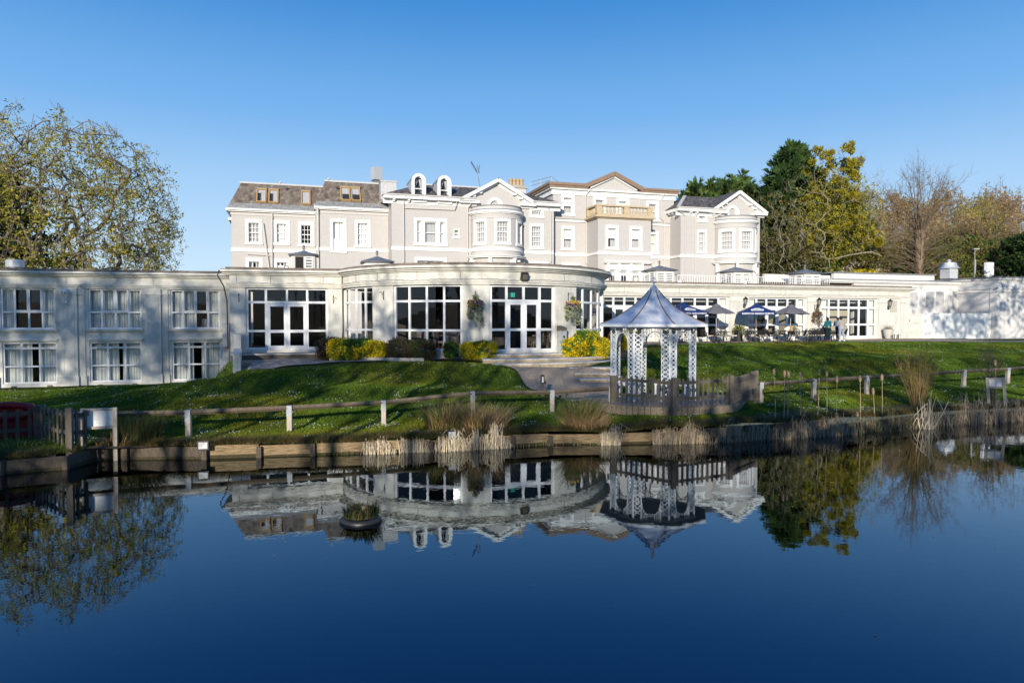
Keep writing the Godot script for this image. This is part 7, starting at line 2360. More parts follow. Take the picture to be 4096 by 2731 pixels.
# a smooth skin over tapered bones [a, b, ra, rb], meshed as surface nets
func skin_over(mb: MB, bones: Array, cell: float, k: float) -> void:
	var lo := Vector3.ONE * 1e9
	var hi := -lo
	for b in bones:
		var m: float = maxf(b[2], b[3]) + 3.0 * cell + k
		lo = lo.min((b[0] as Vector3).min(b[1]) - Vector3.ONE * m)
		hi = hi.max((b[0] as Vector3).max(b[1]) + Vector3.ONE * m)
	var nx := int((hi.x - lo.x) / cell) + 2
	var ny := int((hi.y - lo.y) / cell) + 2
	var nz := int((hi.z - lo.z) / cell) + 2
	var f := PackedFloat32Array()
	f.resize(nx * ny * nz)
	for b in bones:
		var a: Vector3 = b[0]
		var e: Vector3 = b[1]
		var d := e - a
		var dd := maxf(d.length_squared(), 1e-9)
		var m: float = maxf(b[2], b[3]) + 3.0 * cell + k * 2.0
		var l := ((a.min(e) - Vector3.ONE * m - lo) / cell).floor()
		var h := ((a.max(e) + Vector3.ONE * m - lo) / cell).ceil()
		for z in range(maxi(0, int(l.z)), mini(nz, int(h.z) + 1)):
			for y in range(maxi(0, int(l.y)), mini(ny, int(h.y) + 1)):
				for x in range(maxi(0, int(l.x)), mini(nx, int(h.x) + 1)):
					var p := lo + Vector3(x, y, z) * cell
					var t := clampf((p - a).dot(d) / dd, 0.0, 1.0)
					var s: float = (p - a - d * t).length() - lerpf(b[2], b[3], t)
					if s < m:
						f[(z * ny + y) * nx + x] += exp(-s / k)
	var at := {}
	var base := mb.v.size()
	for z in nz - 1:
		for y in ny - 1:
			for x in nx - 1:
				var i := (z * ny + y) * nx + x
				var n := 0
				var c := Vector3.ZERO
				var ids := [i, i + 1, i + nx, i + nx + 1, i + nx * ny, i + nx * ny + 1, i + nx * ny + nx, i + nx * ny + nx + 1]
				var ins := 0
				for q in 8:
					if f[ids[q]] > 1.0:
						ins += 1
				if ins == 0 or ins == 8:
					continue
				for ed in [[0, 1], [2, 3], [4, 5], [6, 7], [0, 2], [1, 3], [4, 6], [5, 7], [0, 4], [1, 5], [2, 6], [3, 7]]:
					var fa := -log(maxf(f[ids[ed[0]]], 1e-6))
					var fb := -log(maxf(f[ids[ed[1]]], 1e-6))
					if (fa < 0) != (fb < 0):
						var t := fa / (fa - fb)
						var pa := Vector3(ed[0] & 1, (ed[0] >> 1) & 1, ed[0] >> 2)
						var pb := Vector3(ed[1] & 1, (ed[1] >> 1) & 1, ed[1] >> 2)
						c += pa.lerp(pb, t)
						n += 1
				var gr := Vector3(log(maxf(f[i + 1], 1e-6)) - log(maxf(f[i], 1e-6)), log(maxf(f[i + nx], 1e-6)) - log(maxf(f[i], 1e-6)), log(maxf(f[i + nx * ny], 1e-6)) - log(maxf(f[i], 1e-6)))
				at[i] = mb.raw(mb.xf * (lo + (Vector3(x, y, z) + c / n) * cell), -(mb.xf.basis * gr).normalized())
	for i in at:
		var x: int = i % nx
		var y: int = (i / nx) % ny
		var z: int = i / (nx * ny)
		for ax in [[1, nx, nx * ny], [nx, nx * ny, 1], [nx * ny, 1, nx]]:
			var j: int = i + ax[0]
			if j >= f.size() or (f[i] > 1.0) == (f[j] > 1.0):
				continue
			var q0: int = i
			var q1: int = i - ax[1]
			var q2: int = i - ax[1] - ax[2]
			var q3: int = i - ax[2]
			if at.has(q1) and at.has(q2) and at.has(q3):
				if f[i] > 1.0:
					mb.ix.append_array([at[q0], at[q2], at[q1], at[q0], at[q3], at[q2]])
				else:
					mb.ix.append_array([at[q0], at[q1], at[q2], at[q0], at[q2], at[q3]])

func hand(mb: MB, wrist: Vector3, dir: Vector3, side: Vector3) -> void:
	# palm, four fingers of different length curled at the knuckles, thumb from the palm's side
	var up := side.cross(dir).normalized()
	var bones := [[wrist, wrist + dir * 0.08, 0.026, 0.03]]
	for k in 4:
		var s := side * (k - 1.5) * 0.02
		var L: float = [0.068, 0.078, 0.074, 0.058][k]
		var a := wrist + dir * 0.085 + s
		var b := a + (dir + up * -0.25).normalized() * L * 0.55
		bones.append([wrist + dir * 0.03 + s * 0.7, a, 0.013, 0.0105])
		bones.append([a, b, 0.0105, 0.009])
		bones.append([b, b + (dir * 0.5 - up * 0.8).normalized() * L * 0.5, 0.009, 0.0075])
	var ta := wrist + dir * 0.03 - side * 0.025
	var tb := ta + (dir * 0.7 - side * 0.7).normalized() * 0.045
	bones.append([ta, tb, 0.013, 0.011])
	bones.append([tb, tb + (dir * 0.8 - side * 0.2 - up * 0.3).normalized() * 0.032, 0.011, 0.009])
	skin_over(mb, bones, 0.006, 0.004)

func figure(label: String, at: Vector3, turn: float, h: float, j: Dictionary, top: String, legs: String, shoes: String, hood := false) -> void:
	# joints for a figure 1.65 m tall that faces -z
	var t := thing("person", label, "person", at, turn)
	t.scale = Vector3.ONE * (h / 1.65)
	var hip := Vector3(0, 0.9, 0)
	var chest := Vector3(0, 1.22, -0.01)
	var neck := Vector3(0, 1.4, -0.0)
	var head: Vector3 = j.head
	var b := []
	var jac := []
	var leg := []
	var hands := MB.new()
	b.append_array([[hip, chest, 0.125, 0.12], [chest, neck, 0.1, 0.055], [neck, head, 0.05, 0.055], [head + Vector3(0, 0.05, 0.015), head + Vector3(0, 0.0, -0.005), 0.088, 0.075], [head, head + Vector3(0, -0.055, -0.05), 0.06, 0.038]])
	b.append([head + Vector3(0, 0.01, -0.075), head + Vector3(0, -0.018, -0.095), 0.012, 0.014])
	jac.append_array([[hip + Vector3(-0.07, 0.02, 0), chest + Vector3(-0.06, 0, 0), 0.115, 0.125], [hip + Vector3(0.07, 0.02, 0), chest + Vector3(0.06, 0, 0), 0.115, 0.125], [chest, neck + Vector3(0, -0.02, 0.01), 0.12, 0.075]])
	if hood:
		jac.append([neck + Vector3(-0.07, 0.0, 0.07), neck + Vector3(0.07, 0.0, 0.07), 0.055, 0.055])
	leg.append([hip + Vector3(-0.075, -0.02, 0.02), hip + Vector3(0.075, -0.02, 0.02), 0.13, 0.13])
	for s in [-1, 1]:
		var sh := Vector3(s * 0.17, 1.36, 0)
		var el: Vector3 = j.elbow[0 if s < 0 else 1]
		var wr: Vector3 = j.wrist[0 if s < 0 else 1]
		b.append_array([[sh, el, 0.045, 0.036], [el, wr, 0.036, 0.026], [chest, sh, 0.07, 0.05]])
		jac.append_array([[chest + Vector3(s * 0.05, 0.06, 0), sh, 0.1, 0.068], [sh, el, 0.066, 0.054], [el, el.lerp(wr, 0.9), 0.054, 0.042]])
		var hp := Vector3(s * 0.085, 0.88, 0)
		var kn: Vector3 = j.knee[0 if s < 0 else 1]
		var an: Vector3 = j.ankle[0 if s < 0 else 1]
		b.append_array([[hp, kn, 0.075, 0.05], [kn, an, 0.048, 0.034]])
		leg.append_array([[hp, kn, 0.1, 0.068], [kn, an + Vector3(0, 0.06, 0), 0.066, 0.05]])
		var d := (wr - el).normalized()
		hand(hands, wr, d, d.cross(Vector3.UP).normalized() * s)
		var sm := MB.new()
		skin_over(sm, [[an + Vector3(0, -0.035, 0.02), an + Vector3(s * 0.02, -0.045, -0.14), 0.042, 0.033], [an + Vector3(0, 0.02, 0.02), an + Vector3(0, -0.03, 0.02), 0.036, 0.04]], 0.014, 0.012)
		part("shoe", sm, shoes, t)
	var mb := MB.new()
	skin_over(mb, b, 0.016, 0.014)
	var o := mb.v.size()
	mb.v.append_array(hands.v)
	mb.n.append_array(hands.n)
	mb.c.append_array(hands.c)
	for i in hands.ix:
		mb.ix.append(i + o)
	part("body", mb, "skin", t)
	mb = MB.new()
	skin_over(mb, jac, 0.018, 0.018)
	part("jacket", mb, top, t)
	mb = MB.new()
	skin_over(mb, leg, 0.018, 0.016)
	part("trousers", mb, legs, t)
	mb = MB.new()
	var hb := [[head + Vector3(0, 0.075, 0.025), head + Vector3(0, 0.02, 0.045), 0.093, 0.085], [head + Vector3(0, 0.02, 0.05), head + Vector3(0, -0.04, 0.06), 0.07, 0.05]]
	if j.has("bun"):
		hb.append([head + Vector3(0, 0.1, 0.1), head + Vector3(0, 0.06, 0.12), 0.05, 0.045])
	skin_over(mb, hb, 0.013, 0.012)
	part("hair", mb, "hair_dark", t)

func people() -> void:
	var p: Vector3 = Vector3(21.65, 1.84, -47.69)
	var q: Vector3 = Vector3(22.71, 1.84, -47.98)
	var r: Vector3 = Vector3(23.31, 1.84, -49.81)
	p.y = gy(p.x, p.z) + 0.045
	q.y = gy(q.x, q.z) + 0.045
	r.y = gy(r.x, r.z) + 0.045
	figure("person in a teal hooded jacket and patterned trousers, seen from behind", p, 0.1, 1.62, {"head": Vector3(-0.02, 1.52, -0.05), "elbow": [Vector3(-0.25, 1.1, -0.06), Vector3(0.24, 1.1, -0.05)], "wrist": [Vector3(-0.2, 1.03, -0.28), Vector3(0.14, 1.04, -0.27)], "knee": [Vector3(-0.09, 0.48, -0.02), Vector3(0.09, 0.48, 0.0)], "ankle": [Vector3(-0.09, 0.08, 0.02), Vector3(0.1, 0.08, 0.0)], "bun": true}, "teal_cloth", "floral_cloth", "red_shoe", true)
	figure("person in a grey fleece and checked trousers, back to the lawn", q, -0.1, 1.7, {"head": Vector3(-0.03, 1.53, -0.03), "elbow": [Vector3(-0.24, 1.12, -0.08), Vector3(0.23, 1.1, -0.03)], "wrist": [Vector3(-0.1, 1.1, -0.28), Vector3(0.12, 1.06, -0.24)], "knee": [Vector3(-0.1, 0.48, 0.02), Vector3(0.12, 0.49, -0.03)], "ankle": [Vector3(-0.12, 0.08, 0.06), Vector3(0.2, 0.08, -0.02)]}, "grey_knit", "check_cloth", "white_shoe")
	figure("person in a blue denim jacket mostly hidden behind the one in grey", r, 0.4, 1.64, {"head": Vector3(0.0, 1.52, -0.03), "elbow": [Vector3(-0.24, 1.12, -0.1), Vector3(0.23, 1.12, -0.1)], "wrist": [Vector3(-0.1, 1.4, -0.18), Vector3(0.1, 1.12, -0.3)], "knee": [Vector3(-0.09, 0.48, 0.0), Vector3(0.09, 0.48, 0.0)], "ankle": [Vector3(-0.09, 0.08, 0.02), Vector3(0.09, 0.08, 0.0)]}, "blue_denim", "dark_cloth", "dark_cloth")

# a crown grown towards points: limbs thicken towards the trunk; returns the tips
func grow(t: Node3D, start: Array, pts: Array, bark: String, tip_r: float, sd: int, droop := 0.0, twigs := 0, twig_len := 0.6) -> Array:
	rng.seed = sd
	var pos := PackedVector3Array()
	var par := PackedInt32Array()
	for run in start:
		var prev := -1
		if run.size() > 1 and not pos.is_empty():
			var bd := 1e9
			for i in pos.size():
				var d := pos[i].distance_squared_to(run[0])
				if d < bd:
					bd = d
					prev = i
		for i in run.size():
			if i == 0 and prev >= 0:
				continue
			if i > 0 and prev >= 0:
				var a: Vector3 = pos[prev]
				var b: Vector3 = run[i]
				for s in [0.5, 1.0]:
					pos.append(a.lerp(b, s))
					par.append(prev)
					prev = pos.size() - 1
			else:
				pos.append(run[i])
				par.append(-1)
				prev = pos.size() - 1
	var org: Vector3 = pos[0]
	pts.sort_custom(func(a, b): return a.distance_squared_to(org) < b.distance_squared_to(org))
	var tips := []
	for p in pts:
		var bd := 1e9
		var bi := 0
		var pr: float = (p - org).length()
		for i in pos.size():
			var d := pos[i].distance_squared_to(p)
			if d < bd and (pos[i] - org).length_squared() < pr * pr:
				bd = d
				bi = i
		var a := pos[bi]
		var L := a.distance_to(p)
		var mid := a.lerp(p, 0.5) + Vector3(rng.randfn(0, 0.07), rng.randfn(0.07, 0.05), rng.randfn(0, 0.07)) * L
		pos.append(mid)
		par.append(bi)
		pos.append(p)
		par.append(pos.size() - 2)
		if droop > 0.0:
			var out: Vector3 = (p - org) * Vector3(1, 0, 1)
			pos.append(p + out.normalized() * 0.25 - Vector3(0, droop * rng.randf(), 0))
			par.append(pos.size() - 2)
	var n := pos.size()
	var rad := PackedFloat32Array()
	rad.resize(n)
	var kids := []
	kids.resize(n)
	for i in n:
		kids[i] = []
	for i in n:
		if par[i] >= 0:
			kids[par[i]].append(i)
	for i in range(n - 1, -1, -1):
		if kids[i].is_empty():
			rad[i] = tip_r
			tips.append(pos[i])
		else:
			rad[i] = pow(rad[i], 1.0 / 2.4)
		if par[i] >= 0:
			rad[par[i]] += pow(rad[i], 2.4)
	var mb := MB.new()
	var lg := MB.new()
	for i in n:
		var heads := []
		if par[i] < 0:
			heads.append(i)
		else:
			var best := -1
			for k in kids[par[i]]:
				if best < 0 or rad[k] > rad[best]:
					best = k
			if best != i:
				heads.append(i)
		for h in heads:
			var line := []
			var rr := []
			if par[h] >= 0:
				line.append(pos[par[h]])
				rr.append(minf(rad[par[h]], rad[h] * 1.15))
			var c: int = h
			while c >= 0:
				line.append(pos[c])
				rr.append(rad[c])
				var nx := -1
				for k in kids[c]:
					if nx < 0 or rad[k] > rad[nx]:
						nx = k
				c = nx
			if line.size() > 1:
				if par[h] < 0:
					lg.tube(line, rr, 10)
				else:
					mb.tube(line, rr, 5 if rr[0] > tip_r * 3.0 else 3, false)
	part("trunk", lg, bark, t)
	part("limbs", mb, bark, t)
	if twigs > 0:
		mb = MB.new()
		for p in tips:
			for k in twigs:
				var out: Vector3 = (p - org).normalized()
				var d := (out + Vector3(rng.randfn(0, 0.55), rng.randfn(0.15, 0.45), rng.randfn(0, 0.55))).normalized()
				var L := twig_len * rng.randf_range(0.4, 1.2)
				var e: Vector3 = p + d * L * 0.55 + Vector3(rng.randfn(0, 0.06), 0, rng.randfn(0, 0.06)) * L
				mb.tube([p, e, e + (d + Vector3(rng.randfn(0, 0.3), rng.randfn(0.1, 0.3), rng.randfn(0, 0.3))).normalized() * L * 0.5], [tip_r * 0.75, tip_r * 0.5, tip_r * 0.25], 3, false)
		part("twigs", mb, bark, t, "stuff")
	return tips

func dome(n: int, c: Vector3, r: Vector3, inner: float, low := -1.0) -> Array:
	var a := []
	while a.size() < n:
		var d := Vector3(rng.randfn(), rng.randfn(), rng.randfn()).normalized()
		if d.y < low:
			continue
		a.append(c + d * r * pow(rng.randf_range(inner * inner * inner, 1.0), 1.0 / 3.0))
	return a

func leaves(t: Node3D, tips: Array, per: int, spread: float, size: float, cols: Array, m := "leaf", called := "foliage", fall := 0.0) -> void:
	var xs := []
	var cs := []
	for p in tips:
		var tone := rng.randf_range(0.75, 1.25)
		for k in per:
			var q: Vector3 = p + Vector3(rng.randfn(0, spread), rng.randfn(0, spread) - fall * rng.randf(), rng.randfn(0, spread))
			xs.append(Transform3D(Basis.from_euler(Vector3(rng.randf() * 6.28, rng.randf() * 6.28, rng.randf() * 6.28)) * rng.randf_range(0.6, 1.3), q))
			var c: Color = cols[rng.randi() % cols.size()]
			var g := tone * rng.randf_range(0.8, 1.2)
			cs.append(Color(c.r * g, c.g * g, c.b * g))
	stuff(called, leaf_mesh(size, 5, size * 1.3), xs, m, t, cs)

func conifer(t: Node3D, h: float, r: float, sd: int, cols: Array, n: int, size := 0.4, round := 1.0) -> void:
	rng.seed = sd
	var mb := MB.new()
	mb.tube([Vector3(0, -0.5, 0), Vector3(0, h * 0.5, 0), Vector3(0, h * 0.98, 0)], [r * 0.09, r * 0.06, 0.03], 7)
	part("trunk", mb, "bark_twig", t)
	# a drooping spray of short needled shoots
	var sp := MB.new()
	sp.tinted = true
	for k in 11:
		var a := rng.randfn(0, 0.55)
		var o := Vector3(sin(a) * 0.25, 0, cos(a) * 0.25) * rng.randf()
		var d := Vector3(sin(a), rng.randf_range(-0.35, 0.3), cos(a))
		var s := d.cross(Vector3.UP).normalized() * rng.randf_range(0.09, 0.16)
		var g := rng.randf_range(0.7, 1.3)
		sp.col = Color(g, g, g)
		var e := o + d * rng.randf_range(0.6, 1.1)
		sp.quad(o - s * 0.4 + Vector3(0, 0.05, 0), (o + e) / 2 - s, e, (o + e) / 2 + s + Vector3(0, 0.05, 0))
	var xs := []
	var cs := []
	var f := FastNoiseLite.new()
	f.seed = sd
	f.frequency = 0.5
	for k in n:
		var v := 1.0 - sqrt(rng.randf())
		v = lerpf(0.02, 1.0, v)
		var a := rng.randf() * TAU
		var rr := r * pow(1.0 - v, round) + 0.12
		rr *= 1.0 + 0.42 * f.get_noise_3d(sin(a) * 4.0, v * h * 0.8, cos(a) * 4.0)
		var q := rr * pow(rng.randf(), 0.45)
		var p := Vector3(sin(a) * q, v * h + 0.25 * q / r, cos(a) * q)
		var b := Basis(Vector3.UP, a + rng.randfn(0, 0.4)) * Basis(Vector3.RIGHT, rng.randf_range(-0.7, 0.25) - (0.9 * v * v)) * Basis(Vector3.BACK, rng.randfn(0, 0.5))
		xs.append(Transform3D(b * (size * rng.randf_range(0.7, 1.6)), p))
		var c: Color = cols[rng.randi() % cols.size()]
		var g := rng.randf_range(0.7, 1.3)
		cs.append(Color(c.r * g, c.g * g, c.b * g))
	stuff("foliage", sp.mesh(), xs, "needle", t, cs)

func shrub(label: String, blobs: Array, n: int, cols: Array, size: float, sd: int, category := "shrub") -> void:
	rng.seed = sd
	var o: Vector3 = blobs[0][0]
	var base := Vector3(o.x, gy(o.x, o.z), o.z)
	var t := thing("shrub", label, category, base)
	var xs := []
	var cs := []
	var f := FastNoiseLite.new()
	f.seed = sd
	f.frequency = 1.3
	var mb := MB.new()
	for b in blobs:
		var c: Vector3 = b[0] - base
		var r: Vector3 = b[1]
		var set_: Array = b[2] if b.size() > 2 else cols
		for k in 6:
			var e := c + Vector3(rng.randf_range(-0.6, 0.6) * r.x, rng.randf_range(0.0, 0.6) * r.y, rng.randf_range(-0.6, 0.6) * r.z)
			mb.tube([Vector3(c.x * 0.8, 0, c.z * 0.8), e], [0.025, 0.008], 4, false)
		for k in n / blobs.size():
			var d := Vector3(rng.randfn(), rng.randfn(), rng.randfn()).normalized()
			var q := pow(rng.randf_range(0.35, 1.0), 0.4) * (1.0 + 0.22 * f.get_noise_3d(d.x * 2 + c.x, d.y * 2, d.z * 2 + c.z))
			var p := c + Vector3(signf(d.x) * pow(absf(d.x), 0.75) * r.x, signf(d.y) * pow(absf(d.y), 0.7) * r.y, signf(d.z) * pow(absf(d.z), 0.75) * r.z) * q
			if p.y < 0.0:
				continue
			xs.append(Transform3D(Basis.from_euler(Vector3(rng.randf() * 6.28, rng.randf() * 6.28, 0)) * rng.randf_range(0.6, 1.3), p))
			var cc: Color = set_[clampi(int((f.get_noise_3d(p.x * 0.9, p.y * 0.9, p.z * 0.9) * 0.9 + 0.5) * set_.size()), 0, set_.size() - 1)]
			var g := rng.randf_range(0.75, 1.25)
			cs.append(Color(cc.r * g, cc.g * g, cc.b * g))
	part("stems", mb, "bark_twig", t)
	stuff("foliage", leaf_mesh(size, 5, size * 1.4), xs, "leaf", t, cs)

func shrubs() -> void:
	var Y := [Color(0.7, 0.52, 0.012), Color(0.45, 0.4, 0.02), Color(0.66, 0.5, 0.012)]
	var G := [Color(0.05, 0.12, 0.02), Color(0.07, 0.16, 0.025), Color(0.04, 0.09, 0.018)]
	var B := [Color(0.11, 0.075, 0.045), Color(0.075, 0.06, 0.035), Color(0.06, 0.075, 0.03)]
	var YG := [Y[0], G[1], Y[1]]
	shrub("mixed green and yellow shrub bed below the first rotunda window", [[Vector3(-8.45, 2.05, -32.0), Vector3(0.5, 0.5, 0.5), B], [Vector3(-7.85, 2.05, -31.7), Vector3(0.5, 0.46, 0.5), Y], [Vector3(-6.95, 2.08, -31.35), Vector3(0.75, 0.46, 0.55), G], [Vector3(-6.15, 1.98, -31.15), Vector3(0.55, 0.44, 0.45), Y], [Vector3(-7.1, 1.85, -31.1), Vector3(0.95, 0.28, 0.45), YG]], 7000, Y, 0.032, 61)
	shrub("clipped brown twiggy hedge under the left rotunda window", [[Vector3(-4.95, 2.1, -30.8), Vector3(0.6, 0.42, 0.45)], [Vector3(-3.95, 2.08, -30.6), Vector3(0.62, 0.4, 0.45)]], 4200, B, 0.024, 62)
	shrub("small round dark green bush beside the yellow mound", [[Vector3(-2.68, 2.05, -30.45), Vector3(0.3, 0.34, 0.3)]], 1100, G, 0.026, 63)
	shrub("low rounded yellow shrub left of the rotunda steps", [[Vector3(-1.82, 2.02, -30.4), Vector3(0.45, 0.38, 0.42), Y], [Vector3(-1.1, 2.06, -30.3), Vector3(0.46, 0.4, 0.42), YG], [Vector3(-1.3, 2.25, -30.4), Vector3(0.5, 0.16, 0.35), G]], 4200, Y, 0.028, 64)
	shrub("large bright yellow and green mound right of the rotunda steps", [[Vector3(2.85, 2.1, -31.4), Vector3(0.55, 0.42, 0.5), [G[1], Y[0], G[1]]], [Vector3(3.4, 2.3, -31.7), Vector3(0.6, 0.58, 0.55), YG], [Vector3(3.95, 2.1, -31.8), Vector3(0.5, 0.45, 0.5), Y]], 5200, Y, 0.032, 65)
	shrub("yellow edged shrub seen through the gazebo columns", [[Vector3(5.5, 2.25, -36.2), Vector3(0.45, 0.5, 0.5), B], [Vector3(6.2, 2.25, -36.0), Vector3(0.5, 0.52, 0.5), Y]], 2600, Y, 0.04, 66)
	# roadside shrubs beyond the roofs
	var k := 0
	var lab := ["green thicket behind the terrace wing roof below the mistletoe tree", "olive thicket under the white blossom", "yellow forsythia bush beyond the roof parapet", "olive thicket left of the pollarded trunk", "dark green thicket right of the pollarded trunk", "olive thicket behind the steel cowl", "dark evergreen bush at the far right edge", "brown thicket at the foot of the hillside wood", "tangled olive thicket just right of the house"]
	for e in [[Vector3(35.32, 7.95, -82.00), 4.5, 2.5, G], [Vector3(41.16, 8.56, -84.00), 4.0, 2.4, [Color(0.14, 0.12, 0.03), G[0], Color(0.1, 0.09, 0.03)]], [Vector3(39.80, 7.96, -80.00), 2.6, 1.0, Y], [Vector3(43.53, 8.64, -80.00), 7.0, 3.2, [Color(0.17, 0.15, 0.035), Color(0.12, 0.12, 0.03), Color(0.1, 0.08, 0.03)]], [Vector3(47.43, 8.57, -79.00), 4.5, 2.6, [Color(0.08, 0.1, 0.02), Color(0.15, 0.14, 0.03), G[0]]], [Vector3(52.48, 9.22, -82.00), 5.0, 4.0, [Color(0.18, 0.16, 0.04), Color(0.13, 0.12, 0.03), G[0]]], [Vector3(55.10, 10.26, -75.00), 1.5, 2.3, [Color(0.03, 0.06, 0.015), Color(0.04, 0.08, 0.018), Color(0.02, 0.04, 0.012)]], [Vector3(58.46, 10.84, -88.00), 5.0, 4.5, [Color(0.2, 0.15, 0.07), Color(0.16, 0.13, 0.05), Color(0.13, 0.13, 0.03)]], [Vector3(29.70, 9.02, -80.00), 6.5, 4.5, [Color(0.13, 0.1, 0.035), Color(0.07, 0.08, 0.02), Color(0.16, 0.14, 0.04)]]]:
		shrub(lab[k], [[e[0], Vector3(e[1], e[2], 3.0), e[3]]], 1500, e[3], 0.13 if k != 2 else 0.1, 70 + k)
		k += 1

func reed_bed(label: String, x0: float, x1: float, off: float, deep: float, n: int, h: float, broken: float, cols: Array, sd: int, w := 0.011) -> void:
	rng.seed = sd
	var xm := (x0 + x1) / 2
	var o := Vector3(xm, 0, shore_z(xm) + off)
	var t := thing("reed_clump", label, "reeds", o)
	var mb := MB.new()
	mb.tinted = true
	for k in n:
		var x := rng.randf_range(x0, x1)
		var p := Vector3(x, -0.05, shore_z(x) + off + rng.randf_range(-deep, deep)) - o
		var c: Color = cols[rng.randi() % cols.size()]
		var g := rng.randf_range(0.7, 1.2)
		mb.col = Color(c.r * g, c.g * g, c.b * g)
		var hh := h * rng.randf_range(0.5, 1.15) * (0.8 + 0.35 * sin(x * 9.0 + sd) * sin(x * 3.7)) * (1.0 - 0.45 * pow(absf(x - xm) / maxf(0.01, (x1 - x0) / 2), 3))
		var a := rng.randf() * TAU
		var lean := Vector3(cos(a), 0, sin(a)) * absf(rng.randfn(0, 0.17)) * hh
		var q := p + lean + Vector3(0, hh, 0)
		mb.tube([p, p.lerp(q, 0.5) + lean * 0.1, q], [w * 0.6, w * 0.5, w * 0.3], 3, false)
		if rng.randf() < broken:
			var b := rng.randf() * TAU
			var e := q + Vector3(cos(b), 0, sin(b)) * hh * rng.randf_range(0.15, 0.55) - Vector3(0, hh * rng.randf_range(0.2, 1.0), 0)
			mb.tube([q, q.lerp(e, 0.5) + Vector3(0, 0.02, 0), e], [w * 0.4, w * 0.4, w * 0.2], 3, false)
	part("stems", mb, "reed", t, "stuff")

func tussock(label: String, at: Vector3, sets: Array, sd: int) -> void:
	rng.seed = sd
	var t := thing("sedge_clump", label, "sedge", on(at.x, at.z))
	var mb := MB.new()
	mb.tinted = true
	for s in sets:
		blades(mb, s[0], s[1], s[2], s[3], s[4], s[5], s[6], s[7])
	part("blades", mb, "blade", t, "stuff")

func cattail(label: String, foot: Vector3, top: Vector3, sd: int) -> void:
	rng.seed = sd
	var t := thing("cattail", label, "cattail", foot, 0.0, "cattails along the right shore")
	var d := top - foot
	var mb := MB.new()
	mb.tube([Vector3(0, -0.1, 0), d * 0.5 + Vector3(0.012, 0, 0), d * 0.88], [0.012, 0.01, 0.007], 6)
	part("stem", mb, "reed_straw", t)
	mb = MB.new()
	mb.tinted = true
	var hl := rng.randf_range(0.15, 0.2)
	for k in 150:
		var v := rng.randf()
		var p := d - Vector3(0, hl * v, 0)
		var a := rng.randf() * TAU
		var r := 0.05 * pow(sin(clampf(v * 0.9 + 0.08, 0, 1) * PI), 0.5) * rng.randf_range(0.8, 1.25)
		var o := Vector3(cos(a), rng.randf_range(-0.2, 0.5), sin(a)) * r
		var s := Vector3(-sin(a), 0.3, cos(a)) * 0.012
		var g := rng.randf_range(0.6, 1.2)
		mb.col = Color(0.52 * g, 0.38 * g, 0.27 * g)
		mb.tri(p - s, p + s, p + o * 1.1)
		mb.tri(p + o - s * 0.6, p + o + s * 0.6, p + o * 0.3 + Vector3(0, 0.02, 0))
	mb.tube([d - Vector3(0, hl, 0), d - Vector3(0, hl * 0.6, 0), d - Vector3(0, hl * 0.1, 0)], [0.018, 0.038, 0.022], 8)
	part("seed_head", mb, "blade", t)

